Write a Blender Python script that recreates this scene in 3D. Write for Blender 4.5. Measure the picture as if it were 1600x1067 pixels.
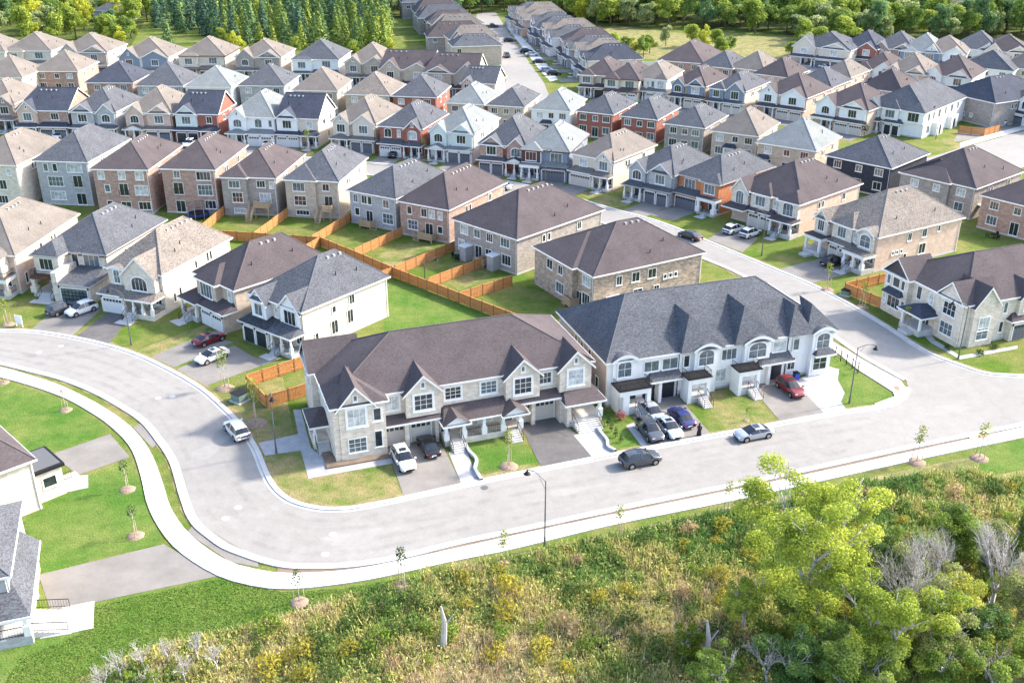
import bpy, math, random
import numpy as np
from mathutils import Vector, Matrix
R = math.radians
rng = random.Random(11)
sc = bpy.context.scene
for o in list(bpy.data.objects): bpy.data.objects.remove(o)
col = sc.collection

# ------------------------------------------------------------------ camera
CAM_H, PITCH, FPX = 60.0, R(25), 1600.0
cd = bpy.data.cameras.new('camera'); cam = bpy.data.objects.new('camera', cd); col.objects.link(cam)
cd.sensor_width = 36; cd.lens = 36; cd.clip_start = 0.5; cd.clip_end = 4000
cam.location = (0, 0, CAM_H); cam.rotation_euler = (R(90) - PITCH, 0, 0)
sc.camera = cam

# ------------------------------------------------------------------ light
SUN_AZ, SUN_EL = R(20), R(35)            # azimuth measured from +x towards +y
sd = (math.cos(SUN_AZ) * math.cos(SUN_EL), math.sin(SUN_AZ) * math.cos(SUN_EL), math.sin(SUN_EL))
w = bpy.data.worlds.new('World'); sc.world = w; w.use_nodes = True
nt = w.node_tree; bg = nt.nodes['Background']
sky = nt.nodes.new('ShaderNodeTexSky'); sky.sky_type = 'NISHITA'; sky.sun_disc = False
sky.sun_elevation = SUN_EL; sky.sun_rotation = math.atan2(sd[0], sd[1]); sky.dust_density = 2.0; sky.air_density = .9; sky.ozone_density = .8
nt.links.new(sky.outputs[0], bg.inputs[0]); bg.inputs[1].default_value = 0.15
sl = bpy.data.lights.new('sun', 'SUN'); so = bpy.data.objects.new('sun', sl); col.objects.link(so)
sl.energy = 2.35; sl.angle = R(4); sl.color = (1.0, 0.93, 0.82)
so.rotation_euler = Vector((-sd[0], -sd[1], -sd[2])).to_track_quat('-Z', 'Y').to_euler()
so.location = (0, 0, 200)
sc.view_settings.view_transform = 'Standard'; sc.view_settings.look = 'None'
sc.view_settings.gamma = 1; sc.view_settings.exposure = 2.02
sc.cycles.max_bounces = 5; sc.cycles.diffuse_bounces = 3; sc.cycles.glossy_bounces = 2
sc.cycles.transparent_max_bounces = 4; sc.cycles.use_denoising = True

# ------------------------------------------------------------------ pixel -> point on a level plane
S_, C_ = math.sin(PITCH), math.cos(PITCH)
def at(px, py, z=0.0):
    dx = (px - 800) / FPX; dy = (533.5 - py) / FPX
    d = (dx, C_ + dy * S_, -S_ + dy * C_); t = (z - CAM_H) / d[2]
    return Vector((d[0] * t, d[1] * t, z))

# ------------------------------------------------------------------ mesh builder
class MB:
    def __init__(s): s.v = []; s.f = []; s.m = []
    def poly(s, pts, mi=0):
        n = len(s.v); s.v += [tuple(p) for p in pts]; s.f.append(tuple(range(n, n + len(pts)))); s.m.append(mi); return s
    def box(s, x0, y0, z0, x1, y1, z1, mi=0):
        n = len(s.v)
        s.v += [(x0, y0, z0), (x1, y0, z0), (x1, y1, z0), (x0, y1, z0), (x0, y0, z1), (x1, y0, z1), (x1, y1, z1), (x0, y1, z1)]
        for q in ((3, 2, 1, 0), (4, 5, 6, 7), (0, 1, 5, 4), (1, 2, 6, 5), (2, 3, 7, 6), (3, 0, 4, 7)):
            s.f.append(tuple(n + i for i in q)); s.m.append(mi)
        return s
    def prism(s, pts, z0, z1, mi=0):
        n = len(s.v); k = len(pts)
        s.v += [(p[0], p[1], z0) for p in pts] + [(p[0], p[1], z1) for p in pts]
        s.f.append(tuple(range(n + k - 1, n - 1, -1))); s.m.append(mi)
        s.f.append(tuple(range(n + k, n + 2 * k))); s.m.append(mi)
        for i in range(k):
            j = (i + 1) % k; s.f.append((n + i, n + j, n + k + j, n + k + i)); s.m.append(mi)
        return s
    def tube(s, p, q, r, n=6, r2=None, mi=0, cap=True):
        p = Vector(p); q = Vector(q); d = q - p
        if d.length < 1e-6: return s
        d.normalize(); a = d.orthogonal().normalized(); b = d.cross(a); r2 = r if r2 is None else r2
        k = len(s.v)
        for c, rr in ((p, r), (q, r2)):
            for i in range(n):
                t = 2 * math.pi * i / n; s.v.append(tuple(c + (a * math.cos(t) + b * math.sin(t)) * rr))
        for i in range(n):
            j = (i + 1) % n; s.f.append((k + i, k + j, k + n + j, k + n + i)); s.m.append(mi)
        if cap:
            s.f.append(tuple(range(k + n - 1, k - 1, -1))); s.m.append(mi)
            s.f.append(tuple(range(k + n, k + 2 * n))); s.m.append(mi)
        return s
    def mesh(s, name, mats, smooth=False):
        me = bpy.data.meshes.new(name); me.from_pydata(s.v, [], s.f)
        for m in (mats if isinstance(mats, (list, tuple)) else [mats]): me.materials.append(m)
        if any(s.m): me.polygons.foreach_set('material_index', s.m)
        if smooth: me.polygons.foreach_set('use_smooth', [True] * len(s.f))
        me.update(); return me
    def build(s, name, mats, parent=None, smooth=False):
        if not s.f: return None
        return link(name, s.mesh(name, mats, smooth), parent)
def link(name, data, parent=None, loc=None, rz=None):
    o = bpy.data.objects.new(name, data); col.objects.link(o)
    if parent is not None: o.parent = parent
    if loc is not None: o.location = loc
    if rz is not None: o.rotation_euler = (0, 0, rz)
    return o
def tag(o, label=None, cat=None, group=None, kind=None):
    if label: o['label'] = label
    if cat: o['category'] = cat
    if group: o['group'] = group
    if kind: o['kind'] = kind
    return o
def thing(name, label, cat, loc=(0, 0, 0), rz=0, group=None):
    return tag(link(name, None, None, loc, rz), label, cat, group)
def copy_tree(o, parent=None):
    c = o.copy(); col.objects.link(c); c.parent = parent
    for ch in list(o.children): copy_tree(ch, c)
    return c

# ------------------------------------------------------------------ materials
def new_mat(name):
    m = bpy.data.materials.new(name); m.use_nodes = True
    n = m.node_tree.nodes; return m, m.node_tree, n['Principled BSDF']
def ramp(t, stops):
    r = t.nodes.new('ShaderNodeValToRGB'); e = r.color_ramp.elements
    while len(e) < len(stops): e.new(0.5)
    for i, (p, c) in enumerate(stops): e[i].position = p; e[i].color = (*c, 1)
    return r
def mixc(t, fac, a, b, mode='MIX'):
    m = t.nodes.new('ShaderNodeMix'); m.data_type = 'RGBA'; m.blend_type = mode
    for s, v in ((0, fac), (6, a), (7, b)):
        if hasattr(v, 'is_linked') or hasattr(v, 'links'): t.links.new(v, m.inputs[s])
        elif s == 0: m.inputs[0].default_value = v
        else: m.inputs[s].default_value = (*v, 1)
    return m.outputs[2]
def noise(t, vec, scale, detail=3, rough=.6):
    n = t.nodes.new('ShaderNodeTexNoise'); n.inputs['Scale'].default_value = scale
    n.inputs['Detail'].default_value = detail; n.inputs['Roughness'].default_value = rough
    if vec is not None: t.links.new(vec, n.inputs['Vector'])
    return n.outputs[0]
def coords(t, which='Object'):
    return t.nodes.new('ShaderNodeTexCoord').outputs[which]
def k(c, f): return tuple(min(1, x * f) for x in c)
def setup(m, t, b, colsock, rough, spec, bumpsock=None, bump=0.2, dist=0.05):
    if hasattr(colsock, 'links'): t.links.new(colsock, b.inputs['Base Color'])
    else: b.inputs['Base Color'].default_value = (*colsock, 1)
    b.inputs['Roughness'].default_value = rough; b.inputs['Specular IOR Level'].default_value = spec
    if bumpsock is not None:
        bn = t.nodes.new('ShaderNodeBump'); bn.inputs['Strength'].default_value = bump; bn.inputs['Distance'].default_value = dist
        t.links.new(bumpsock, bn.inputs['Height']); t.links.new(bn.outputs[0], b.inputs['Normal'])
    return m
def plain(name, c, rough=.7, spec=.3, var=.12, scale=3.0, metal=0):
    m, t, b = new_mat(name); v = coords(t)
    n = noise(t, v, scale, 4)
    r = ramp(t, [(.3, k(c, 1 - var)), (.7, k(c, 1 + var))]); t.links.new(n, r.inputs[0])
    b.inputs['Metallic'].default_value = metal
    return setup(m, t, b, r.outputs[0], rough, spec)
def brick(name, c1, c2, mortar, bw=.55, bh=.2, stain=.12):
    m, t, b = new_mat(name); v = coords(t)
    sp = t.nodes.new('ShaderNodeSeparateXYZ'); t.links.new(v, sp.inputs[0])
    ad = t.nodes.new('ShaderNodeMath'); t.links.new(sp.outputs[0], ad.inputs[0]); t.links.new(sp.outputs[1], ad.inputs[1])
    cb = t.nodes.new('ShaderNodeCombineXYZ'); t.links.new(ad.outputs[0], cb.inputs[0]); t.links.new(sp.outputs[2], cb.inputs[1])
    bt = t.nodes.new('ShaderNodeTexBrick'); t.links.new(cb.outputs[0], bt.inputs['Vector'])
    bt.inputs['Color1'].default_value = (*c1, 1); bt.inputs['Color2'].default_value = (*c2, 1); bt.inputs['Mortar'].default_value = (*mortar, 1)
    bt.inputs['Scale'].default_value = 1; bt.inputs['Brick Width'].default_value = bw; bt.inputs['Row Height'].default_value = bh
    bt.inputs['Mortar Size'].default_value = .018
    n = noise(t, v, 1.3, 5); r = ramp(t, [(.3, (1 - stain,) * 3), (.7, (1 + stain,) * 3)]); t.links.new(n, r.inputs[0])
    c = mixc(t, 1.0, bt.outputs[0], r.outputs[0], 'MULTIPLY')
    return setup(m, t, b, c, .9, .15, bt.outputs[1], -.15, .03)
def shingle(name, c, spread=.35):
    m, t, b = new_mat(name); v = coords(t)
    mp = t.nodes.new('ShaderNodeMapping'); mp.inputs['Scale'].default_value = (1, 1, 2.4); t.links.new(v, mp.inputs[0])
    vo = t.nodes.new('ShaderNodeTexVoronoi'); vo.inputs['Scale'].default_value = 6.5; t.links.new(mp.outputs[0], vo.inputs['Vector'])
    sx = t.nodes.new('ShaderNodeSeparateColor'); t.links.new(vo.outputs['Color'], sx.inputs[0])
    r = ramp(t, [(.05, k(c, 1 - spread)), (.5, c), (.95, k(c, 1 + spread))]); t.links.new(sx.outputs[0], r.inputs[0])
    n = noise(t, v, .35, 4); r2 = ramp(t, [(.3, (.86,) * 3), (.7, (1.12,) * 3)]); t.links.new(n, r2.inputs[0])
    cc = mixc(t, 1.0, r.outputs[0], r2.outputs[0], 'MULTIPLY')
    return setup(m, t, b, cc, .92, .12, sx.outputs[1], .25, .03)
def grass_mat(name, lush, dry, amount, soil=None, scale=.16):
    m, t, b = new_mat(name); v = coords(t)
    n1 = noise(t, v, scale, 6, .65); n2 = noise(t, v, 5.0, 4, .75); n3 = noise(t, v, .9, 4)
    r1 = ramp(t, [(max(0, amount - .16), dry), (min(1, amount + .16), lush)]); t.links.new(n1, r1.inputs[0])
    r2 = ramp(t, [(.28, (.55, .6, .5)), (.5, (1, 1, 1)), (.75, (1.45, 1.4, 1.25))]); t.links.new(n2, r2.inputs[0])
    r3 = ramp(t, [(.3, (.82, .86, .8)), (.7, (1.15, 1.12, 1.1))]); t.links.new(n3, r3.inputs[0])
    c = mixc(t, 1, mixc(t, 1, r1.outputs[0], r2.outputs[0], 'MULTIPLY'), r3.outputs[0], 'MULTIPLY')
    if soil:
        rs = ramp(t, [(.56, (0, 0, 0)), (.66, (1, 1, 1))]); t.links.new(noise(t, v, .33, 5), rs.inputs[0])
        c = mixc(t, rs.outputs[0], c, soil)
    return setup(m, t, b, c, 1, .05, n2, .9, .12)
def paving(name, c, var=.1, big=.06, fine=9.0, cracks=False):
    m, t, b = new_mat(name); v = coords(t)
    r1 = ramp(t, [(.3, k(c, 1 - var)), (.7, k(c, 1 + var))]); t.links.new(noise(t, v, big, 6, .6), r1.inputs[0])
    r2 = ramp(t, [(.3, (.9,) * 3), (.7, (1.08,) * 3)]); t.links.new(noise(t, v, fine, 3, .7), r2.inputs[0])
    r3 = ramp(t, [(.35, (.93,) * 3), (.65, (1.05,) * 3)]); t.links.new(noise(t, v, .6, 5, .7), r3.inputs[0])
    cc = mixc(t, 1, mixc(t, 1, r1.outputs[0], r2.outputs[0], 'MULTIPLY'), r3.outputs[0], 'MULTIPLY')
    if cracks:
        vo = t.nodes.new('ShaderNodeTexVoronoi'); vo.feature = 'DISTANCE_TO_EDGE'; vo.inputs['Scale'].default_value = .11
        wv = t.nodes.new('ShaderNodeVectorMath'); wv.operation = 'ADD'; nn = t.nodes.new('ShaderNodeTexNoise'); nn.inputs['Scale'].default_value = .5
        t.links.new(v, nn.inputs['Vector']); t.links.new(v, wv.inputs[0]); t.links.new(nn.outputs[1], wv.inputs[1]); t.links.new(wv.outputs[0], vo.inputs['Vector'])
        rc = ramp(t, [(.0, (.9,) * 3), (.005, (1,) * 3)]); t.links.new(vo.outputs[0], rc.inputs[0])
        cc = mixc(t, 1, cc, rc.outputs[0], 'MULTIPLY')
    return setup(m, t, b, cc, .9, .2, None)
def glass(name, c, rough=.08):
    m, t, b = new_mat(name)
    n = noise(t, coords(t), 1.2, 2); r = ramp(t, [(.35, k(c, .6)), (.65, k(c, 1.4))]); t.links.new(n, r.inputs[0])
    return setup(m, t, b, r.outputs[0], rough, .7)
def attr_mat(name, rough=.8, trans=.4):
    """leaf material: colour stored on the leaves themselves"""
    m, t, b = new_mat(name)
    a = t.nodes.new('ShaderNodeAttribute'); a.attribute_name = 'col'
    oi = t.nodes.new('ShaderNodeObjectInfo')
    r = ramp(t, [(0, (.82, .84, .8)), (1, (1.18, 1.12, 1.05))]); t.links.new(oi.outputs['Random'], r.inputs[0])
    c = mixc(t, 1, a.outputs['Color'], r.outputs[0], 'MULTIPLY')
    setup(m, t, b, c, rough, .15)
    tr = t.nodes.new('ShaderNodeBsdfTranslucent'); t.links.new(c, tr.inputs[0])
    mx = t.nodes.new('ShaderNodeMixShader'); mx.inputs[0].default_value = trans
    t.links.new(b.outputs[0], mx.inputs[1]); t.links.new(tr.outputs[0], mx.inputs[2])
    t.links.new(mx.outputs[0], t.nodes['Material Output'].inputs[0])
    return m

M = {}
# walls
M['stone_cream'] = brick('stone_cream', (.66, .585, .49), (.49, .425, .35), (.66, .60, .52))
M['stone_grey'] = brick('stone_grey', (.40, .405, .41), (.30, .305, .32), (.42, .42, .42))
M['brick_beige'] = brick('brick_beige', (.50, .41, .325), (.37, .30, .235), (.52, .45, .38))
M['brick_tan'] = brick('brick_tan', (.48, .37, .28), (.20, .155, .13), (.50, .42, .34), .5, .2)
M['brick_pink'] = brick('brick_pink', (.43, .28, .22), (.25, .155, .125), (.46, .36, .30))
M['brick_red'] = brick('brick_red', (.34, .12, .085), (.24, .075, .055), (.34, .2, .16))
M['brick_peach'] = brick('brick_peach', (.58, .43, .34), (.48, .34, .27), (.58, .47, .4))
M['brick_grey'] = brick('brick_grey', (.36, .315, .285), (.23, .20, .18), (.40, .365, .335))
M['brick_black'] = brick('brick_black', (.045, .05, .07), (.03, .033, .045), (.06, .065, .08))
M['brick_orange'] = brick('brick_orange', (.50, .20, .09), (.40, .15, .07), (.45, .25, .15))
M['stucco_white'] = plain('stucco_white', (.74, .735, .72), .9, .1, .05, 1.2)
M['stucco_cream'] = plain('stucco_cream', (.60, .53, .44), .9, .1, .06, 1.0)
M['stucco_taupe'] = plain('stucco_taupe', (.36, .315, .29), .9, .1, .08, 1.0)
M['siding_slate'] = plain('siding_slate', (.20, .235, .30), .7, .2, .08, 2)
M['siding_brown'] = plain('siding_brown', (.085, .04, .03), .6, .3, .2, 6)
M['siding_green'] = plain('siding_green', (.55, .62, .58), .8, .2, .06, 2)
# roofs
M['r_brown'] = shingle('r_brown', (.084, .070, .072), .16)
M['r_tan'] = shingle('r_tan', (.165, .145, .128), .18)
M['r_weather'] = shingle('r_weather', (.175, .152, .133), .4)
M['r_grey'] = shingle('r_grey', (.088, .092, .103), .34)
M['r_dark'] = shingle('r_dark', (.055, .061, .08), .3)
M['r_pale'] = shingle('r_pale', (.185, .198, .196), .2)
# trim and small things
M['trim'] = plain('trim', (.74, .73, .71), .6, .3, .04, 2)
M['trim_tan'] = plain('trim_tan', (.56, .51, .45), .7, .2, .05, 2)
M['black'] = plain('black', (.012, .012, .014), .7, .25, .2, 5)
M['steel'] = plain('steel', (.10, .10, .10), .5, .5, .1, 5)
M['vent'] = plain('vent', (.36, .35, .34), .5, .4, .2, 6)
M['concrete'] = paving('concrete', (.46, .45, .435), .06, .3)
M['glass_dark'] = glass('glass_dark', (.022, .03, .036))
M['glass_mid'] = glass('glass_mid', (.10, .125, .14))
M['glass_blind'] = glass('glass_blind', (.42, .44, .44), .25)
M['gar_white'] = plain('gar_white', (.60, .60, .60), .6, .3, .03, 2)
M['gar_beige'] = plain('gar_beige', (.55, .50, .44), .6, .3, .04, 2)
M['gar_grey'] = plain('gar_grey', (.115, .125, .15), .5, .4, .06, 2)
M['gar_black'] = plain('gar_black', (.022, .026, .034), .35, .5, .1, 2)
M['door_dark'] = plain('door_dark', (.03, .035, .05), .5, .4, .1, 2)
M['wood_fence'] = plain('wood_fence', (.45, .21, .08), .8, .15, .22, 2.2)
M['wood_post'] = plain('wood_post', (.24, .125, .06), .8, .15, .2, 2)
M['wood_deck'] = plain('wood_deck', (.46, .34, .22), .8, .15, .15, 3)
# ground
M['grass'] = grass_mat('grass', (.085, .145, .022), (.21, .19, .075), .47)
M['lawn'] = grass_mat('lawn', (.07, .145, .026), (.16, .19, .055), .47)
M['lawn_patchy'] = grass_mat('lawn_patchy', (.075, .145, .02), (.27, .215, .11), .53, None, .3)
M['asphalt'] = paving('asphalt', (.256, .243, .225), .09, .05, 6, True)
M['driveway'] = paving('driveway', (.205, .19, .173), .16, .25)
M['driveway_dark'] = paving('driveway_dark', (.12, .113, .11), .18, .3)
M['kerb'] = paving('kerb', (.46, .45, .43), .06, .3)
M['walk'] = paving('walk', (.56, .545, .52), .04, .1)
M['paver'] = brick('paver', (.36, .36, .365), (.31, .31, .315), (.27, .27, .27), .6, .6)
M['soil'] = paving('soil', (.19, .14, .10), .25, .5)
M['mulch'] = plain('mulch', (.27, .20, .15), 1, .05, .3, 6)
M['worn'] = grass_mat('worn', (.12, .145, .045), (.29, .225, .13), .56, None, .5)
M['track'] = paving('track', (.243, .23, .212), .09, .3)
M['meadow_ground'] = grass_mat('meadow_ground', (.13, .15, .05), (.30, .25, .13), .5, None, .4)
M['leaf'] = attr_mat('leaf')
M['needle'] = attr_mat('needle', .85, .2)
M['weed'] = attr_mat('weed', .9, .35)
M['bark'] = plain('bark', (.14, .11, .085), .95, .1, .3, 5)
M['bark_pale'] = plain('bark_pale', (.42, .39, .36), .95, .1, .2, 5)
for n_, c_ in (('r_brown', (.115, .098, .098)), ('r_tan', (.25, .215, .185)), ('r_weather', (.26, .225, .195)), ('r_grey', (.125, .13, .142)), ('r_dark', (.078, .085, .105)), ('r_pale', (.25, .262, .26))): M['cap_' + n_] = plain('cap_' + n_, c_, .9, .1, .15, 3)
M['wood_floor'] = grass_mat('wood_floor', (.05, .08, .02), (.11, .125, .04), .5, None, .3)
# ------------------------------------------------------------------ windows and doors
WC = {}
def window_mesh(w, h, nv, nh, arch, tm, trim):
    key = (round(w, 1), round(h, 1), nv, nh, arch, tm, trim)
    if key in WC: return WC[key]
    fr, pn = MB(), MB()
    t = trim; W2, H2 = w / 2, h / 2
    def outline(g):
        a, b0, b1 = W2 + g, -H2 - g, H2 + g
        if not arch: return [(-a, b0), (a, b0), (a, b1), (-a, b1)]
        pts = [(-a, b0), (a, b0)]; rise = .3 * w
        for i in range(9):
            th = math.pi * i / 8; pts.append((a * math.cos(th), b1 - rise + (rise + g * .3) * math.sin(th)))
        return pts
    o, i_ = outline(t), outline(0); n = len(o)
    for q in range(n):
        r = (q + 1) % n
        fr.poly([(o[q][0], -.08, o[q][1]), (o[r][0], -.08, o[r][1]), (i_[r][0], -.08, i_[r][1]), (i_[q][0], -.08, i_[q][1])])
        fr.poly([(o[q][0], 0, o[q][1]), (o[r][0], 0, o[r][1]), (o[r][0], -.08, o[r][1]), (o[q][0], -.08, o[q][1])])
        fr.poly([(i_[q][0], -.02, i_[q][1]), (i_[r][0], -.02, i_[r][1]), (i_[r][0], -.08, i_[r][1]), (i_[q][0], -.08, i_[q][1])])
    bw = .024
    for a in range(1, nv): x = -W2 + w * a / nv; fr.box(x - bw, -.06, -H2, x + bw, -.021, H2 - (.12 * w if arch else 0))
    for a in range(1, nh): z = -H2 + h * a / nh; fr.box(-W2, -.055, z - bw, W2, -.022, z + bw)
    fr.box(-W2 - t - .06, -.14, -H2 - t - .07, W2 + t + .06, 0, -H2 - t + .02)
    pn.poly([(p[0], -.02, p[1]) for p in i_])
    WC[key] = (fr.mesh('window', M[tm]), pn); return WC[key]
PC = {}
def window(par, W, D, face, u, z, w, h, nv=2, nh=1, arch=False, tm='trim', glass_=None, off=0, trim=.11, name='window'):
    fm, pn = window_mesh(w, h, nv, nh, arch, tm, trim)
    if glass_ is None: glass_ = rng.choices(['glass_dark', 'glass_mid', 'glass_blind'], [.52, .31, .17])[0]
    kk = (id(pn), glass_)
    if kk not in PC: PC[kk] = pn.mesh('pane', M[glass_])
    loc, rz = {'f': ((u, -off, z), 0), 'r': ((W + off, u, z), R(90)), 'l': ((-off, u, z), R(-90)), 'b': ((u, D + off, z), R(180))}[face]
    o = link(name, fm, par, loc, rz); link('pane', PC[kk], o); return o
GC = {}
def garage_door_or_opening(par, x, y, w, h, mat, lights=True, grid=False):
    key = (round(w, 1), round(h, 1), mat, lights, grid)
    if key not in GC:
        b = MB(); nrow = 4; ncol = max(3, round(w / .6))
        for r_ in range(nrow):
            z0 = h * r_ / nrow; z1 = h * (r_ + 1) / nrow
            for c in range(ncol): b.box(-w / 2 + w * c / ncol + .02, -.07, z0 + .02, -w / 2 + w * (c + 1) / ncol - .02, 0, z1 - .02)
        b.box(-w / 2, -.045, 0, w / 2, 0, h)
        p = MB()
        if lights or grid:
            for r_ in (range(nrow) if grid else [nrow - 1]):
                for c in range(ncol):
                    x0 = -w / 2 + w * c / ncol + .07; x1 = -w / 2 + w * (c + 1) / ncol - .07
                    p.box(x0, -.085, h * r_ / nrow + .1, x1, -.06, h * (r_ + 1) / nrow - .1)
        tr = MB(); tr.box(-w / 2 - .14, -.1, 0, -w / 2, 0, h).box(w / 2, -.1, 0, w / 2 + .14, 0, h).box(-w / 2 - .14, -.1, h, w / 2 + .14, 0, h + .14)
        GC[key] = (b.mesh('garage_door_or_opening', M[mat]), p.mesh('door_light', M['glass_dark' if not grid else 'glass_mid']) if p.f else None, tr.mesh('door_trim', M['trim']))
    a, p, tr = GC[key]
    o = link('garage_door_or_opening', a, par, (x, y, .06)); link('door_trim', tr, o)
    if p: link('door_light', p, o)
def entry_door(par, x, y, z, w=1.0, h=2.2, mat='door_dark'):
    b = MB().box(-w / 2, -.06, 0, w / 2, 0, h)
    o = b.build('front_door', M[mat], par); o.location = (x, y, z)
    MB().box(-w / 2 - .12, -.09, 0, -w / 2, 0, h + .12).box(w / 2, -.09, 0, w / 2 + .12, 0, h + .12).box(-w / 2, -.09, h, w / 2, 0, h + .12).build('door_frame', M['trim'], o)
    MB().box(-w * .3, -.075, h * .5, w * .3, -.055, h * .9).build('pane', M['glass_mid'], o)

# ------------------------------------------------------------------ roofs
def hip(b, fs, x0, x1, y0, y1, z, along, rise, h0, h1, oh=.4, gw=None, fh=.2):
    """hip or gable roof; `along` is the ridge direction; h0/h1 hip run at each end (0 = gable end)"""
    X0, X1, Y0, Y1 = x0 - oh, x1 + oh, y0 - oh, y1 + oh
    if along == 'y':
        xm = (x0 + x1) / 2; A = (xm, Y0 + h0, z + rise); B = (xm, Y1 - h1, z + rise)
        b.poly([(X0, Y1, z), (X0, Y0, z), A, B]); b.poly([(X1, Y0, z), (X1, Y1, z), B, A])
        if h0 > 0: b.poly([(X0, Y0, z), (X1, Y0, z), A])
        elif gw is not None: gw.poly([(x0, y0, z - .02), (x1, y0, z - .02), (xm, y0, z + rise * .93)])
        if h1 > 0: b.poly([(X1, Y1, z), (X0, Y1, z), B])
        elif gw is not None: gw.poly([(x1, y1, z - .02), (x0, y1, z - .02), (xm, y1, z + rise * .93)])
    else:
        ym = (y0 + y1) / 2; A = (X0 + h0, ym, z + rise); B = (X1 - h1, ym, z + rise)
        b.poly([(X0, Y0, z), (X1, Y0, z), B, A]); b.poly([(X1, Y1, z), (X0, Y1, z), A, B])
        if h0 > 0: b.poly([(X0, Y1, z), (X0, Y0, z), A])
        elif gw is not None: gw.poly([(x0, y1, z - .02), (x0, y0, z - .02), (x0, ym, z + rise * .95)])
        if h1 > 0: b.poly([(X1, Y0, z), (X1, Y1, z), B])
        elif gw is not None: gw.poly([(x1, y0, z - .02), (x1, y1, z - .02), (x1, ym, z + rise * .95)])
        for hh, X, sgn in ((h0, X0, 1), (h1, X1, -1)):
            if hh <= 0:                      # white rake boards on the gable end
                for yy in (Y0, Y1):
                    fs.poly([(X, yy, z), (X, ym, z + rise), (X, ym, z + rise - .28), (X, yy, z - .28)])
    if fs is not None:
        e = .05
        fs.box(X0 - e, Y0 - e, z - fh, X1 + e, Y0, z + .02).box(X0 - e, Y1, z - fh, X1 + e, Y1 + e, z + .02)
        fs.box(X0 - e, Y0 + .001, z - fh, X0, Y1 - .001, z + .02).box(X1, Y0 + .001, z - fh, X1 + e, Y1 - .001, z + .02)
        fs.poly([(X0, Y0, z - fh + .03), (X0, Y1, z - fh + .03), (X1, Y1, z - fh + .03), (X1, Y0, z - fh + .03)])
def cross_gable(b, gw, tr, x0, x1, yf, ze, rise, my, oh=.35, trim=True, closed=True):
    """front-facing gable; my = slope of the main roof plane it dies into"""
    xm = (x0 + x1) / 2; yb = rise / my + .02; X0, X1 = x0 - .42, x1 + .42; zl = ze - .42 * rise / ((x1 - x0) / 2)
    Y = yf - oh; t = .05
    b.poly([(X0, Y, zl + t), (xm, Y, ze + rise + t), (xm, yb, ze + rise + t), (X0, 0.1, zl + t)])
    b.poly([(xm, Y, ze + rise + t), (X1, Y, zl + t), (X1, 0.1, zl + t), (xm, yb, ze + rise + t)])
    b.poly([(X0, 0.1, zl + t), (xm, yb, ze + rise + t), (xm, yb, ze - .2), (X0, 0.1, ze - .3)])
    b.poly([(X1, 0.1, zl + t), (xm, yb, ze + rise + t), (xm, yb, ze - .2), (X1, 0.1, ze - .3)])
    gw.poly([(x0, yf, ze - .01), (x1, yf, ze - .01), (xm, yf, ze + rise - .02)])
    d = .26
    for a in ((X0, zl), (X1, zl)):
        for yy in (Y, Y + .09):
            tr.poly([(a[0], yy, a[1] + t), (xm, yy, ze + rise + t), (xm, yy, ze + rise - d), (a[0], yy, a[1] - d + .05)])
        tr.poly([(a[0], Y, a[1] - d + .05), (xm, Y, ze + rise - d), (xm, Y + .3, ze + rise - d), (a[0], Y + .3, a[1] - d + .05)])
def shed(b, fs, x0, x1, y_in, y_out, z_in, z_out, oh=.3, hipl=True, hipr=True):
    X0, X1, Y = x0 - oh, x1 + oh, y_out - oh
    a0 = x0 + (.6 if hipl else -oh); a1 = x1 - (.6 if hipr else -oh)
    b.poly([(X0, Y, z_out), (X1, Y, z_out), (a1, y_in, z_in), (a0, y_in, z_in)])
    b.poly([(X0, y_in, z_out), (X0, Y, z_out), (a0, y_in, z_in)]); b.poly([(X1, Y, z_out), (X1, y_in, z_out), (a1, y_in, z_in)])
    fs.box(X0 - .04, Y - .05, z_out - .2, X1 + .04, Y, z_out + .02)
    fs.box(X0 - .04, Y + .001, z_out - .2, X0, y_in, z_out + .02).box(X1, Y + .001, z_out - .2, X1 + .04, y_in, z_out + .02)
    fs.poly([(X0, Y, z_out - .17), (X0, y_in, z_out - .17), (X1, y_in, z_out - .17), (X1, Y, z_out - .17)])
def railing(par, pts, z, h=1.0, mat='black', gap=.22, name='railing'):
    b = MB()
    for p, q in zip(pts, pts[1:]):
        p = Vector((*p[:2], z + (p[2] if len(p) > 2 else 0))); q = Vector((*q[:2], z + (q[2] if len(q) > 2 else 0)))
        up = Vector((0, 0, h)); b.tube(p + up, q + up, .035, 4); b.tube(p + up * .12, q + up * .12, .025, 4)
        n = max(1, int((q - p).length / gap))
        for i in range(n + 1):
            c = p.lerp(q, i / n); b.tube(c, c + up, .028 if i in (0, n) else .014, 4, cap=False)
    return b.build(name, M[mat], par)
def steps(par, x0, x1, y, z, n=None, mat='concrete', dy=-1):
    n = n or max(2, round(z / .18)); b = MB()
    for i in range(n):
        b.box(x0, y + dy * .3 * (i + 1), 0, x1, y + dy * .3 * i, z * (n - i) / (n + 1) + .002 * i)
    b.build('steps', M[mat], par)
def column(par, x, y, z0, z1, w=.32, mat='trim', base=True):
    b = MB().box(x - w * .36, y - w * .36, z0, x + w * .36, y + w * .36, z1)
    if base: b.box(x - w * .62, y - w * .62, z0, x + w * .62, y + w * .62, z0 + 1.0).box(x - w * .5, y - w * .5, z1 - .2, x + w * .5, y + w * .5, z1 - .001)
    b.build('column', M[mat], par)

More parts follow.
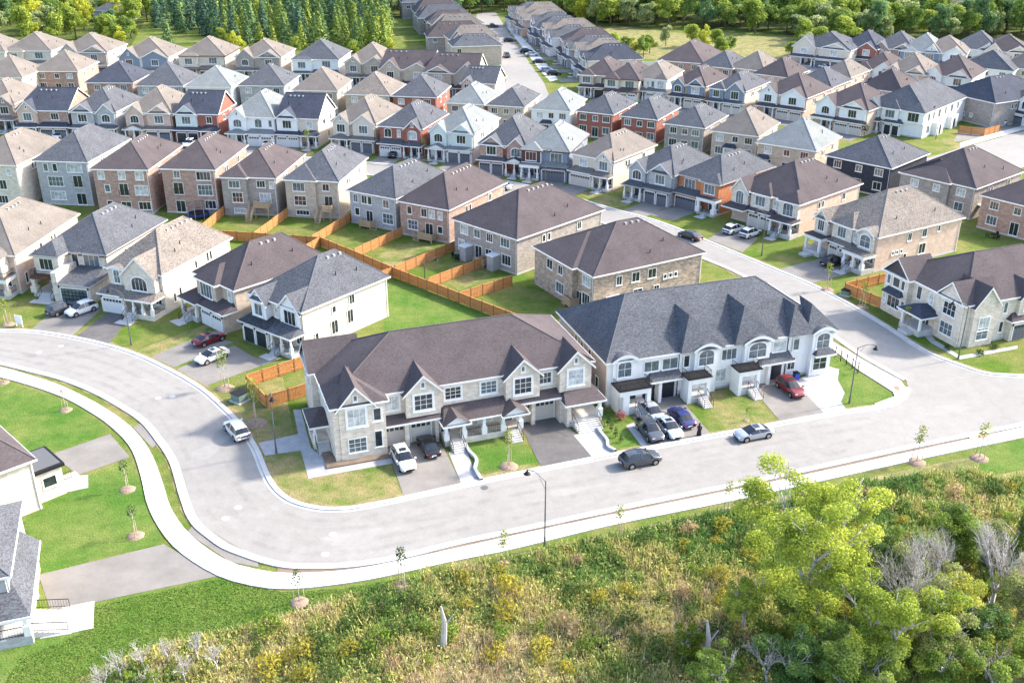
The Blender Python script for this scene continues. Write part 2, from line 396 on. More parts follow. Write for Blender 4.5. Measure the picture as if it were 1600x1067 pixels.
# ------------------------------------------------------------------ houses
def arch_cap(b, tr, x0, x1, y, z, rise, back):
    """eyebrow dormer: curved top over a bay"""
    n = 10; pts = [(x0 + (x1 - x0) * i / n, z + rise * math.sin(math.pi * i / n)) for i in range(n + 1)]
    for (xa, za), (xb, zb) in zip(pts, pts[1:]):
        b.poly([(xa, y - .3, za + .12), (xb, y - .3, zb + .12), (xb, back, zb + .12), (xa, back, za + .12)])
        tr.poly([(xa, y - .3, za + .13), (xb, y - .3, zb + .13), (xb, y - .3, zb - .25), (xa, y - .3, za - .25)])
        tr.poly([(xa, y - .3, za - .25), (xb, y - .3, zb - .25), (xb, y + .1, zb - .25), (xa, y + .1, za - .25)])
        b.poly([(xa, y, z - .3), (xb, y, z - .3), (xb, y, zb - .1), (xa, y, za - .1)], 1)
def house(c, th, W, D, he, wall, roof, label, anchor='R', z=None, group=None, along='y', rise=None, h0=None, h1=None,
          front=None, rear=None, side=True, up=(), gar=None, por=None, skirt=None, drv=0, vents=4, tm='trim', bay=None, name='detached_house',
          floor2=None, box=(), fascia='trim', name_cat='house', drvmat='driveway', plinth=True, lwin=False, depth_up=0):
    """c: pixel (px, py) of the near corner, at the eave (z=None) or at height z; th: heading of the facade"""
    bay = bay or wall; t = R(th); u = Vector((math.cos(t), math.sin(t), 0)); v = Vector((-u.y, u.x, 0)); oh = .4
    if isinstance(c, Vector): P = c.copy(); e = 0
    else: P = at(c[0], c[1], he if z is None else z); e = oh if z is None else 0
    O = P - u * (W + e) + v * e if anchor == 'R' else P + u * e + v * e
    O.z = 0
    root = thing(name, label, name_cat, O, t, group)
    rise = rise if rise is not None else min(4.4, W * .38) * rng.uniform(.9, 1.1)
    if along == 'y':
        h0 = W * .68 if h0 is None else h0; h1 = W * .5 if h1 is None else h1; my = rise / h0 if h0 else 1.0
        if h0 + h1 > D: h0 = h1 = D * .45
        if h0: my = rise / h0
    else:
        h0 = D * .5 if h0 is None else h0; h1 = D * .5 if h1 is None else h1; my = rise / (D / 2 + .4)
    wl, rf, fs, gw, tr = MB(), MB(), MB(), MB(), MB()
    wl.box(0, 0, 0, W, D, he)
    hip(rf, fs, 0, W, 0, D, he, along, rise, h0, h1, oh, gw)
    feats = []; main = (rf, fs, gw)
    for ft in up:
        kind = ft[0]; rf, fs, gw, tr, bw = MB(), MB(), MB(), MB(), MB(); feats.append((rf, fs, gw, tr, bw))
        if kind == 'g':                                   # gabled bay, with its window
            x0, x1 = ft[1] * W, ft[2] * W; o = dict(ft[3]) if len(ft) > 3 else {}
            pj = o.get('p', .55); zb = o.get('zb', 3.6 if he < 7 else 4.0); gr = o.get('r', (x1 - x0) / 2 * .85); inset = o.get('in', .25)
            bw.box(x0 + inset, -pj, zb, x1 - inset, .05, he - .01)
            cross_gable(rf, gw, tr, x0 + inset, x1 - inset, -pj, he, gr, my)
            if o.get('skirt'):                            # little roof across the gable base
                shed(rf, fs, x0 + inset + .2, x1 - inset - .2, -pj - .02, -pj - .35, he + .45, he + .05, .12)
            ww = o.get('w', min(2.2, (x1 - x0) * .45)); hh = o.get('h', 1.7)
            if ww: window(root, W, D, 'f', (x0 + x1) / 2, (zb + he) / 2 + o.get('dz', .15), ww, hh, o.get('nv', 3), o.get('nh', 1), o.get('arch', False), tm, o.get('gl'), off=pj, trim=o.get('trim', .14))
            if o.get('dot'): window(root, W, D, 'f', (x0 + x1) / 2, he + gr * .35, .35, .6, 1, 1, False, tm, 'glass_mid', off=pj, name='attic_vent')
        elif kind == 'h':                                 # hipped wing standing proud of the facade
            x0, x1 = ft[1] * W, ft[2] * W; o = dict(ft[3]) if len(ft) > 3 else {}
            pj = o.get('p', 1.2); zb = o.get('zb', 0 if not o.get('up') else 3.4)
            bw.box(x0 + .02, -pj, zb, x1 - .02, .05, he - .01); bk = o.get('back', 3.5)
            hip(rf, fs, x0, x1, -pj, bk, he + .02, 'y', o.get('r', (x1 - x0) * .34), (x1 - x0) * .6, 0, .36)
            ww = o.get('w', min(2.4, (x1 - x0) * .5))
            if ww: window(root, W, D, 'f', (x0 + x1) / 2, (max(zb, 3.2) + he) / 2 + .1, ww, o.get('h', 1.7), o.get('nv', 3), o.get('nh', 1), o.get('arch', False), tm, o.get('gl'), off=pj)
            if zb == 0 and o.get('low', True): window(root, W, D, 'f', (x0 + x1) / 2, 1.75, ww, 1.6, o.get('nv', 3), 2, False, tm, off=pj)
        elif kind == 'w':
            o = dict(ft[3]) if len(ft) > 3 else {}
            window(root, W, D, 'f', ft[1] * W, o.get('z', he - 1.45), ft[2], o.get('h', 1.5), o.get('nv', 2), o.get('nh', 1), o.get('arch', False), tm, o.get('gl'), off=o.get('off', 0), trim=o.get('trim', .11))
        elif kind == 'a':                                 # eyebrow bay
            x0, x1 = ft[1] * W, ft[2] * W; o = dict(ft[3]) if len(ft) > 3 else {}; pj = o.get('p', .5)
            bw.box(x0 + .3, -pj, o.get('zb', 0), x1 - .3, .05, he - .01); ab = MB()
            arch_cap(ab, tr, x0, x1, -pj, he - .05, o.get('r', .75), 2.0)
            ab.build('eyebrow_roof', [M[roof], M[bay]], root)
            window(root, W, D, 'f', (x0 + x1) / 2, he - 1.15, o.get('w', 1.7), 2.0, 2, 2, True, tm, 'glass_mid', off=pj, trim=.16)
    rf, fs, gw = main; tr = MB(); lows = []
    def low(): lows.append((MB(), MB())); return lows[-1]
    # garage and porch, under a lower roof
    GP, ZS = (gar[3] if gar and len(gar) > 3 and gar[3] else 1.3), 3.0
    if gar:
        g0, g1, n = gar[0] * W, gar[1] * W, gar[2]; gm = gar[4] if len(gar) > 4 else 'gar_grey'; go = gar[5] if len(gar) > 5 else {}
        wl.box(g0 + .02, -GP, 0, g1 - .02, .05, ZS - .02)
        dw = (g1 - g0 - .5 * (n + 1)) / n
        if n == 1: dw = min(dw, 4.9)
        for i in range(n):
            garage_door_or_opening(root, g0 + .5 + dw / 2 + i * (dw + .5) if n > 1 else (g0 + g1) / 2, -GP, dw, 2.25, gm, go.get('lights', True), go.get('grid', False))
        if go.get('roof', True): shed(*low(), g0, g1, 0, -GP, ZS + (.85 if GP < 3 else 1.1), ZS)
        if drv: driveway_for(root, O, u, v, g0, g1, -GP, drv, drvmat)
        for i in range(n + 1 if n > 1 else 2):
            lx = g0 + .25 + i * ((g1 - g0 - .5) / (n if n > 1 else 1)); MB().box(lx - .09, -GP - .16, 2.3, lx + .09, -GP, 2.62).build('wall_lamp', M['black'], root)
    if por:
        p0, p1 = por[0] * W, por[1] * W; st = por[2]; po = por[3] if len(por) > 3 else {}
        pd = po.get('d', 1.9); fz = po.get('z', .55); cm = po.get('col', 'trim')
        fl = MB().box(p0, -pd, 0, p1, .04, fz); fl.build('porch_floor', M[po.get('fm', 'concrete')], root)
        zt = ZS - .22 + po.get('dz', 0)
        if st == 'shed': shed(*low(), p0, p1, 0, -pd, ZS + .85, ZS + .02)
        elif st == 'hip': hip(*low(), p0, p1, -pd, .3, ZS + .02, 'y', 1.0, (p1 - p0) * .5, 0, .3)
        elif st == 'gable':
            hip(*low(), p0, p1, -pd, .3, ZS + .02, 'y', 1.0, 0, 0, .3, MB())
            tr.poly([(p0, -pd, ZS), (p1, -pd, ZS), ((p0 + p1) / 2, -pd, ZS + .9)])
        elif st == 'flat':
            tr.box(p0 - .15, -pd - .15, ZS - .35, p1 + .15, -.01, ZS + .3); low()[0].box(p0 - .25, -pd - .25, ZS + .3, p1 + .25, -.012, ZS + .42)
            zt = ZS - .36
            if po.get('rail'): railing(root, [(p0, -.1), (p0, -pd), (p1, -pd), (p1, -.1)], ZS + .42, .8, name='balcony_rail')
        nC = po.get('n', 3 if p1 - p0 > 3.4 else 2)
        for i in range(nC):
            column(root, p0 + .25 + (p1 - p0 - .5) * i / (nC - 1), -pd + .25, fz, zt, po.get('cw', .34), cm)
        sx = po.get('sx', .5); xs = p0 + (p1 - p0) * sx; sw = po.get('sw', 1.3)
        steps(root, xs - sw / 2, xs + sw / 2, -pd, fz)
        ns = max(2, round(fz / .18)) * .3
        for xx in ((xs - sw / 2, xs + sw / 2) if po.get('srail', True) else ()): railing(root, [(xx, -pd, 0), (xx, -pd - ns, -fz * .9)], fz, .9, gap=.5, name='stair_rail')
        if po.get('rails', True):
            if xs - sw / 2 - p0 > .8: railing(root, [(p0 + .3, -pd + .2), (xs - sw / 2, -pd + .2)], fz, .9)
            if p1 - xs - sw / 2 > .8: railing(root, [(xs + sw / 2, -pd + .2), (p1 - .3, -pd + .2)], fz, .9)
            railing(root, [(p1 - .2, -pd + .3), (p1 - .2, -.1)], fz, .9)
        entry_door(root, p0 + (p1 - p0) * po.get('dx', .4), 0, fz, mat=po.get('door', 'door_dark'))
        if p1 - p0 > 2.6: window(root, W, D, 'f', p0 + (p1 - p0) * (.78 if po.get('dx', .4) < .6 else .25), fz + 1.35, 1.1, 1.4, 2, 1, tm=tm)
        MB().box(xs - sw * .75, -pd - ns - 1.3, .035, xs + sw * .75, -pd - ns, .07).build('landing', M['concrete'], root)
    if skirt: shed(*low(), skirt[0] * W, skirt[1] * W, 0, -skirt[2], ZS + .85, ZS)
    for (x0, y0, z0, x1, y1, z1, mn, nm) in box: MB().box(x0, y0, z0, x1, y1, z1).build(nm, M[mn], root)
    def proud(xf):
        for ft in up:
            if ft[0] in 'hga' and ft[1] < xf < ft[2] and len(ft) > 3 and ft[3].get('low', True) is False: return ft[3].get('p', .6)
        return 0
    if rear:
        for r_ in rear:
            kd = r_[0]
            if kd == 'w': window(root, W, D, 'f', r_[1] * W, r_[2], r_[3], r_[4], r_[5] if len(r_) > 5 else 2, r_[6] if len(r_) > 6 else 1, r_[7] if len(r_) > 7 else False, tm, r_[8] if len(r_) > 8 else None, off=proud(r_[1]))
            elif kd == 'd':                               # sliding patio door
                window(root, W, D, 'f', r_[1] * W, r_[2] + 1.1, r_[3], 2.2, 2, 1, False, tm, 'glass_dark', name='patio_door', trim=.08, off=proud(r_[1]))
            elif kd == 'j':                               # juliet balcony rail
                railing(root, [(r_[1] * W - .9, -.05), (r_[1] * W - .9, -.28), (r_[1] * W + .9, -.28), (r_[1] * W + .9, -.05)], r_[2], 1.0, name='balcony_rail')
            elif kd == 'deck':
                dx, dz, dw, sgn = r_[1] * W, r_[2], r_[3], r_[4]
                MB().box(dx - dw / 2, -1.7, dz - .2, dx + dw / 2, 0, dz).build('deck', M['wood_deck'], root)
                pr = MB()
                for i in range(int(dw / .16)): xx = dx - dw / 2 + .08 + i * .16; pr.box(xx - .055, -1.72, dz, xx + .055, -1.66, dz + .95)
                for s_ in (-1, 1):
                    for i in range(9): yy = -1.6 + i * .18; pr.box(dx + s_ * (dw / 2 - .03) - .03, yy - .055, dz, dx + s_ * (dw / 2 - .03) + .03, yy + .055, dz + .95)
                pr.box(dx - dw / 2, -1.76, dz + .95, dx + dw / 2, -1.62, dz + 1.02); pr.build('deck_rail', M['wood_deck'], root)
                for s_ in (-1, 1): MB().box(dx + s_ * (dw / 2 - .15) - .08, -1.65, 0, dx + s_ * (dw / 2 - .15) + .08, -1.49, dz - .2).build('deck_post', M['wood_deck'], root)
                n = max(2, int(dz / .2)); st_ = MB(); x0 = dx + sgn * dw / 2
                for i in range(n): st_.box(min(x0, x0 + sgn * 1.0), -.9 - .27 * (i + 1), dz * (n - i - 1) / n, max(x0, x0 + sgn * 1.0), -.9 - .27 * i, dz * (n - i - 1) / n + .06)
                for xx in (x0 + sgn * .03, x0 + sgn * .97):
                    for q in (0, .45, .9): st_.tube((xx, -.9, dz + q - .1), (xx, -.9 - .27 * n, q), .05, 4)
                st_.build('deck_stairs', M['wood_deck'], root)
    if front:
        for r_ in front: window(root, W, D, 'f', r_[0] * W, r_[1], r_[2], r_[3], r_[4] if len(r_) > 4 else 2, r_[5] if len(r_) > 5 else 1, r_[6] if len(r_) > 6 else False, tm, off=r_[7] if len(r_) > 7 else 0)
    if side:
        sw_ = side if isinstance(side, (list, tuple)) else [(D * .3, he - 1.5, .6, 1.1), (D * .36, he - 1.5, .6, 1.1), (D * .72, he - 1.4, .9, 1.2), (D * .55, 1.8, .8, 1.4)]
        for q in sw_: window(root, W, D, 'r', q[0], q[1], q[2], q[3], 1 if q[2] < .8 else 2, 1, False, tm, 'glass_dark')
        window(root, W, D, 'l', D * .5, he - 1.4, .9, 1.2, 2, 1, False, tm)
        for q in (.25, .7): window(root, W, D, 'b', W * q, he - 1.4, 1.5, 1.4, 2, 1, False, tm)
    if lwin:
        for q in lwin: window(root, W, D, 'l', q[0], q[1], q[2], q[3], q[4] if len(q) > 4 else 2, 1, False, tm)
    wl.build('wall', M[wall], root)
    for q in feats:
        g_r = q[0].build('gable_roof', M[roof], root)
        if q[1].f: q[1].build('fascia', M[fascia], g_r or root)
        if q[2].f: q[2].build('gable_wall', M[bay], root)
        if q[3].f: q[3].build('gable_trim', M['trim'], g_r or root)
        q[4].build('bay_wall', M[bay], root)
    if gw.f: gw.build('gable_end', M[wall], root)
    if tr.f: tr.build('porch_gable', M['trim'], root)
    r_o = rf.build('roof', M[roof], root)
    fs.build('fascia', M[fascia], r_o)
    for lr, lf in lows:
        l_o = lr.build('lower_roof', M[roof], root)
        if lf.f: lf.build('fascia', M[fascia], l_o)
    if plinth: MB().box(-.05, -.05, 0, W + .05, D + .05, .3).build('foundation', M['concrete'], root)
    # roof vents and stacks, small but readable
    def rz_(x, y):
        if along == 'y': d_ = [rise * (x + oh) / (W / 2 + oh), rise * (W + oh - x) / (W / 2 + oh)] + ([rise * (y + oh) / h0] if h0 else []) + ([rise * (D + oh - y) / h1] if h1 else [])
        else: d_ = [rise * (y + oh) / (D / 2 + oh), rise * (D + oh - y) / (D / 2 + oh)] + ([rise * (x + oh) / h0] if h0 else []) + ([rise * (W + oh - x) / h1] if h1 else [])
        return he + min(d_)
    cap = MB(); X0, X1, Y0, Y1 = -oh, W + oh, -oh, D + oh; zz = he + rise
    if along == 'y': A_1, B_1 = (W / 2, Y0 + h0, zz), (W / 2, Y1 - h1, zz); ends = (((X0, Y0), (X1, Y0), h0), ((X0, Y1), (X1, Y1), h1))
    else: A_1, B_1 = (X0 + h0, D / 2, zz), (X1 - h1, D / 2, zz); ends = (((X0, Y0), (X0, Y1), h0), ((X1, Y0), (X1, Y1), h1))
    cap.tube(A_1, B_1, .09, 4)
    for (c1, c2, hh), Q in zip(ends, (A_1, B_1)):
        if hh > 0: cap.tube((*c1, he), Q, .08, 4); cap.tube((*c2, he), Q, .08, 4)
    cap.build('ridge_cap', M['cap_' + roof], r_o)
    for i in range(vents):
        if along == 'y': x = W / 2 + .7; y = h0 + (D - h0 - h1) * .15 + i * 1.15 + .3
        else: x = h0 + 1 + i * 1.6 * (W / 16); y = D / 2 - .9
        zz = rz_(x, y); MB().box(x - .17, y - .17, zz - .15, x + .17, y + .17, zz + .2).build('roof_vent', M['vent'], r_o)
    if vents:
        for i in range(2):
            x = W * rng.uniform(.78, .92) if along == 'y' else W * rng.uniform(.2, .8); y = D * rng.uniform(.25, .75) if along == 'y' else D * .25
            zz = rz_(x, y); MB().tube((x, y, zz - .1), (x, y, zz + .55), .07, 6).build('vent_pipe', M['black'], r_o)
    MB().tube((W - .15, -.07, 0), (W - .15, -.07, he - .1), .05, 5).build('downspout', M[fascia], root); MB().tube((W + .07, D - .2, 0), (W + .07, D - .2, he - .1), .05, 5).build('downspout', M[fascia], root)
    return root
DRV = []
def driveway_for(root, O, u, v, g0, g1, y0, L, mat):
    pts = [O + u * (g0 + .2) + v * y0, O + u * (g0 + .2) + v * (y0 - L), O + u * (g1 - .2) + v * (y0 - L), O + u * (g1 - .2) + v * y0]
    DRV.append((pts, mat))
# ------------------------------------------------------------------ ground, roads, walks
def P2(pts, z=0): return [at(x, y, 0) for x, y in pts]
def sheet(name, pts, z, mat, kind='structure', label=None, cat=None):
    b = MB(); b.poly([(p[0], p[1], z) for p in pts]); o = b.build(name, M[mat]); tag(o, label, cat, None, kind); return o
def smooth_line(pts, n=6):
    """Catmull-Rom through world points"""
    out = []; p = [pts[0] * 2 - pts[1]] + pts + [pts[-1] * 2 - pts[-2]]
    for i in range(1, len(p) - 2):
        for j in range(n):
            t = j / n; a, b, c, d = p[i - 1], p[i], p[i + 1], p[i + 2]
            out.append(.5 * ((2 * b) + (c - a) * t + (2 * a - 5 * b + 4 * c - d) * t * t + (3 * b - a - 3 * c + d) * t ** 3))
    out.append(pts[-1]); return out
def resample(l, n):
    d = [0]
    for a, b in zip(l, l[1:]): d.append(d[-1] + (b - a).length)
    out = []; j = 0
    for i in range(n):
        s = d[-1] * i / (n - 1)
        while j < len(l) - 2 and d[j + 1] < s: j += 1
        t = (s - d[j]) / max(1e-6, d[j + 1] - d[j]); out.append(l[j].lerp(l[j + 1], min(1, t)))
    return out
def strip(b, l, r, z, n=60):
    l, r = resample(l, n), resample(r, n)
    for i in range(n - 1): b.poly([(l[i].x, l[i].y, z), (r[i].x, r[i].y, z), (r[i + 1].x, r[i + 1].y, z), (l[i + 1].x, l[i + 1].y, z)])
def offset(l, d):
    out = []
    for i, p in enumerate(l):
        t = (l[min(i + 1, len(l) - 1)] - l[max(i - 1, 0)]); t.z = 0; t.normalize(); out.append(p + Vector((-t.y, t.x, 0)) * d)
    return out
def kerb_line(pts, w=.55, h=.13, side=1):
    """kerb laid along a line of world points, its body on the `side` of the line"""
    l = smooth_line(pts); r = offset(l, w * side); g = offset(l, -.35 * side); b = MB()
    for i in range(len(l) - 1):
        a, c, e, f = l[i], l[i + 1], r[i + 1], r[i]
        b.poly([(a.x, a.y, h), (c.x, c.y, h), (e.x, e.y, h), (f.x, f.y, h)])
        b.poly([(a.x, a.y, 0), (c.x, c.y, 0), (c.x, c.y, h), (a.x, a.y, h)]); b.poly([(f.x, f.y, 0), (e.x, e.y, 0), (e.x, e.y, h), (f.x, f.y, h)])
        b.poly([(a.x, a.y, .028), (c.x, c.y, .028), (g[i + 1].x, g[i + 1].y, .028), (g[i].x, g[i].y, .028)])
    o = b.build('kerb', M['kerb']); tag(o, kind='structure'); return l

b = MB(); N = 40
b.poly([(-900, 20, 0), (900, 20, 0), (900, 1500, 0), (-900, 1500, 0)]); tag(b.build('ground', M['grass']), kind='structure')
# main road: house-side kerb and walk-side kerb
outer = smooth_line(P2([(-60, 516), (0, 517), (60, 520), (130, 532), (200, 551), (260, 578), (310, 607), (345, 637), (375, 668), (398, 705), (410, 735), (425, 762), (450, 783), (490, 795), (540, 797), (620, 783), (760, 752), (940, 716), (1100, 685), (1290, 650), (1372, 637)]))
inner = smooth_line(P2([(-60, 556), (0, 567), (50, 579), (100, 592), (150, 612), (187, 632), (225, 657), (248, 684), (272, 720), (288, 772), (304, 812), (332, 838), (360, 856), (400, 870), (437, 881), (492, 884), (553, 881), (621, 870), (706, 849), (800, 829), (984, 790), (1200, 746), (1412, 700), (1600, 662), (1680, 646)]))
rd = MB()
i0 = [p for p in inner]; o0 = [p for p in outer]
cut = max(i for i, p in enumerate(i0) if p.x < 38)
strip(rd, o0, i0[:cut + 1], .02, 90)
# junction and side street
jn = P2([(1372, 637), (1400, 630), (1416, 616), (1419, 606), (1416, 594)])
sleft = smooth_line(P2([(1416, 594), (1350, 557), (1300, 522), (1215, 462), (1150, 425), (1085, 398), (1010, 368), (930, 345), (850, 322), (780, 305), (700, 290), (600, 276), (480, 264), (380, 257), (250, 253), (100, 250), (-60, 248)]))
sright = smooth_line(P2([(1680, 594), (1600, 589), (1537, 584), (1490, 568), (1440, 547), (1380, 508), (1285, 454), (1211, 422), (1100, 376), (1030, 348), (955, 327), (880, 305), (800, 286), (720, 272), (620, 259), (480, 247), (380, 241), (250, 238), (100, 235), (-60, 233)]))
jc = [p for p in sright if p.x > 30]
poly = [o0[-1]] + jn[1:] + [at(1440, 547), at(1490, 568), at(1537, 584), at(1600, 589), at(1680, 594), at(1680, 646)] + [p for p in reversed(i0) if p.x >= i0[cut].x - .01 and p.x < 64]
rd.poly([(p.x, p.y, .02) for p in poly])
k0 = next(i for i, p in enumerate(sright) if p.x < at(1440, 547).x and p.y > 120)
strip(rd, sleft, sright[k0:], .02, 110)
pa = P2([(1300, 524), (1416, 594), (1440, 600), (1480, 575), (1440, 549), (1380, 510), (1330, 480)]); rd.poly([(p.x, p.y, .018) for p in pa])
tag(rd.build('road', M['asphalt']), kind='structure')
def px_kerb(pts, side): return kerb_line(P2(pts), side=side)
kerb_line(resample(outer, 70) + jn[1:4], side=1)
kerb_line(resample(sleft, 60), side=1)
kerb_line(resample(inner, 70), side=-1)
kerb_line(resample(sright, 70), side=-1)
# pavement along the walk side
wu = smooth_line(P2([(-60, 562), (0, 574), (37, 584), (87, 600), (125, 617), (162, 637), (205, 668), (236, 708), (256, 760), (266, 792), (288, 826), (320, 855), (360, 879), (400, 890), (440, 896), (492, 895), (553, 890), (645, 872), (800, 838), (984, 799), (1200, 755), (1412, 709), (1600, 668), (1680, 652)]))
wd = smooth_line(P2([(-60, 577), (0, 590), (50, 604), (100, 622), (137, 642), (172, 666), (204, 700), (220, 744), (230, 788), (250, 828), (282, 864), (340, 900), (400, 917), (446, 921), (492, 918), (584, 905), (706, 878), (800, 859), (953, 822), (1106, 791), (1200, 771), (1334, 741), (1475, 710), (1600, 684), (1680, 668)]))
wb = MB(); L, Rr = resample(wu, 90), resample(wd, 90)
for i in range(89):
    a, c, e, f = L[i], L[i + 1], Rr[i + 1], Rr[i]
    wb.poly([(a.x, a.y, .12), (f.x, f.y, .12), (e.x, e.y, .12), (c.x, c.y, .12)])
    wb.poly([(a.x, a.y, 0), (c.x, c.y, 0), (c.x, c.y, .12), (a.x, a.y, .12)]); wb.poly([(f.x, f.y, 0), (e.x, e.y, 0), (e.x, e.y, .12), (f.x, f.y, .12)])
pavement = tag(wb.build('pavement', M['walk']), kind='structure')
# soil verge between kerb and pavement on the meadow side
vb = MB(); va = [p for p in inner if p.x > -22 or (p.y < 79 and p.x > -24)]; va = va[next(i for i, p in enumerate(va) if p.y < 80):]
vu = [p for p in wu if p.y < 200 and p.x > va[0].x and p.y > 70]; vu = vu[next(i for i, p in enumerate(vu) if p.y < 80):]
strip(vb, offset(va, -.55), vu, .03, 70); tag(vb.build('soil_verge', M['soil']), kind='structure')
# corner pavement beside the white townhouse
pb = MB(); q = P2([(1290, 537), (1300, 534), (1350, 564), (1408, 596), (1414, 606), (1409, 618), (1396, 628), (1372, 634), (1366, 632), (1398, 620), (1395, 613), (1340, 578)])
pb.prism([(p.x, p.y) for p in q], .02, .12); tag(pb.build('pavement', M['walk']), kind='structure')
q = P2([(1396, 604), (1404, 603), (1406, 613), (1398, 613)]); tag(MB().prism([(p.x, p.y) for p in q], .1, .126).build('tactile_paving', M['brick_pink']), kind='structure')
q = P2([(1513, 683), (1540, 679), (1545, 684), (1516, 689)]); tag(MB().prism([(p.x, p.y) for p in q], .1, .126).build('tactile_paving', M['brick_pink']), kind='structure')
# lawns with their own look
def lawn(pts, mat='lawn', z=.012, nm='lawn'): sheet(nm, P2(pts), z, mat)
lawn([(1297, 545), (1340, 580), (1395, 616), (1398, 622), (1321, 640), (1314, 628), (1320, 614), (1309, 594), (1311, 577), (1290, 566)])
lawn([(600, 440), (640, 425), (780, 488), (860, 520), (700, 530), (600, 530)], 'lawn')
lawn([(728, 686), (800, 672), (838, 722), (744, 742), (735, 720)], 'lawn', .016)
lawn([(735, 715), (800, 690), (846, 734), (752, 754)], 'lawn_patchy', .013)
lawn([(936, 655), (948, 640), (1010, 700), (965, 709), (945, 690)])
lawn([(1098, 616), (1160, 600), (1215, 660), (1130, 680)], 'lawn_patchy')
lawn([(385, 602), (440, 580), (462, 690), (412, 708), (396, 690), (375, 660), (345, 630)], 'lawn_patchy')
lawn([(415, 712), (480, 700), (612, 725), (628, 778), (540, 793), (470, 788), (430, 760)], 'lawn_patchy')
lawn([(-80, 594), (0, 594), (50, 608), (100, 626), (137, 646), (170, 672), (100, 702), (-80, 720)])
lawn([(10, 830), (60, 800), (130, 745), (203, 716), (220, 750), (230, 790), (250, 832), (250, 850), (60, 895), (0, 860)])
lawn([(-60, 1010), (80, 955), (340, 903), (400, 920), (446, 924), (530, 918), (640, 900), (500, 940), (380, 975), (200, 1010), (60, 1090), (-60, 1090)])
lawn([(1520, 700), (1600, 687), (1680, 672), (1680, 720), (1540, 742)])
for pts in ([(640, 380), (690, 390), (610, 425), (585, 400)], [(790, 388), (825, 400), (720, 455), (690, 438)], [(1470, 215), (1545, 222), (1530, 236), (1478, 232)], [(180, 560), (340, 500), (310, 525), (235, 560)], [(900, 300), (955, 300), (985, 320), (950, 328)]):
    lawn(pts, 'lawn_patchy')
# meadow floor
sheet('meadow', P2([(640, 903), (720, 883), (860, 854), (1106, 800), (1334, 752), (1520, 712), (1540, 745), (1700, 715), (1800, 1400), (100, 1400), (120, 1060), (220, 1012), (400, 972), (520, 940)]), .008, 'meadow_ground')
# distant road and yards
for nm, pts, m in (('road', [(745, 20), (775, 20), (800, 60), (850, 130), (862, 160), (800, 175), (740, 165), (788, 140), (792, 118), (765, 80), (742, 45)], 'asphalt'),
                   ('road', [(1160, 100), (1250, 97), (1310, 108), (1390, 128), (1340, 140), (1230, 120), (1160, 118)], 'asphalt'),
                   ('road', [(1440, 250), (1500, 232), (1600, 205), (1680, 184), (1680, 225), (1600, 262), (1520, 280)], 'asphalt'),
                   ('pavement', [(1500, 224), (1600, 196), (1680, 176), (1680, 181), (1600, 203), (1500, 231)], 'walk'),
                   ('pavement', [(790, 40), (798, 40), (850, 95), (872, 125), (860, 128), (845, 112)], 'walk')):
    sheet(nm, P2(pts), .035 if nm == 'pavement' else .03, m)
for q in ([(-60, 74), (150, 66), (205, 72), (240, 8), (-60, 8)], [(330, 78), (460, 78), (560, 86), (606, 82), (608, 5), (330, 5)], [(600, 28), (720, 24), (790, 14), (860, 26), (1000, 44), (1060, 42), (1260, 58), (1300, 66), (1700, 62), (1800, -30), (600, -30)]): sheet('woodland_floor', P2(q), .01, 'wood_floor')
sheet('dry_field', P2([(890, 55), (960, 40), (1060, 52), (1250, 60), (1250, 92), (1130, 98), (1000, 92), (900, 75)]), .02, 'meadow_ground')
# driveways drawn from the photograph
for pts, m in (([(103, 470), (163, 480), (113, 525), (50, 514)], 'driveway'), ([(181, 478), (212, 487), (170, 537), (119, 526)], 'driveway_dark'),
               ([(319, 522), (366, 535), (272, 574), (236, 558)], 'driveway'), ([(366, 540), (400, 560), (440, 560), (322, 603), (276, 577)], 'driveway'),
               ([(602, 694), (688, 690), (721, 756), (631, 775)], 'driveway'), ([(809, 657), (876, 646), (925, 714), (847, 733)], 'driveway_dark'),
               ([(985, 640), (1056, 615), (1115, 683), (1010, 703)], 'driveway'), ([(1172, 602), (1232, 584), (1288, 646), (1220, 660)], 'driveway'),
               ([(1140, 352), (1184, 373), (1160, 395), (1106, 374)], 'driveway'), ([(1288, 403), (1335, 425), (1268, 443), (1215, 421)], 'driveway'),
               ([(80, 710), (172, 678), (203, 714), (122, 742)], 'driveway'), ([(208, 668), (226, 658), (250, 690), (238, 700)], 'driveway'),
               ([(60, 898), (256, 850), (340, 900), (80, 955)], 'driveway'), ([(292, 832), (306, 815), (402, 872), (404, 886), (360, 878)], 'driveway'),
               ([(1500, 200), (1590, 196), (1580, 212), (1490, 222)], 'driveway'), ([(1210, 98), (1270, 96), (1300, 112), (1240, 108)], 'driveway')):
    sheet('driveway', P2(pts), .026, m)
sheet('patio', P2([(1240, 596), (1292, 572), (1311, 577), (1309, 594), (1320, 614), (1314, 628), (1322, 639), (1288, 646)]), .03, 'paver')
for pts in ([(701, 708), (723, 688), (747, 751), (721, 756)], [(896, 680), (933, 671), (957, 708), (925, 714)], [(404, 692), (466, 678), (458, 640), (470, 640), (486, 700), (510, 718), (612, 712), (614, 724), (482, 748), (470, 704), (414, 712)],
            [(978, 665), (990, 660), (1012, 698), (1006, 702)], [(1440, 505), (1462, 532), (1500, 556), (1590, 540), (1590, 545), (1500, 562), (1455, 536), (1428, 510)], [(85, 955), (117, 951), (112, 990), (62, 998)], [(96, 744), (138, 742), (138, 762), (100, 770)]):
    sheet('path', P2(pts), .032, 'paver')
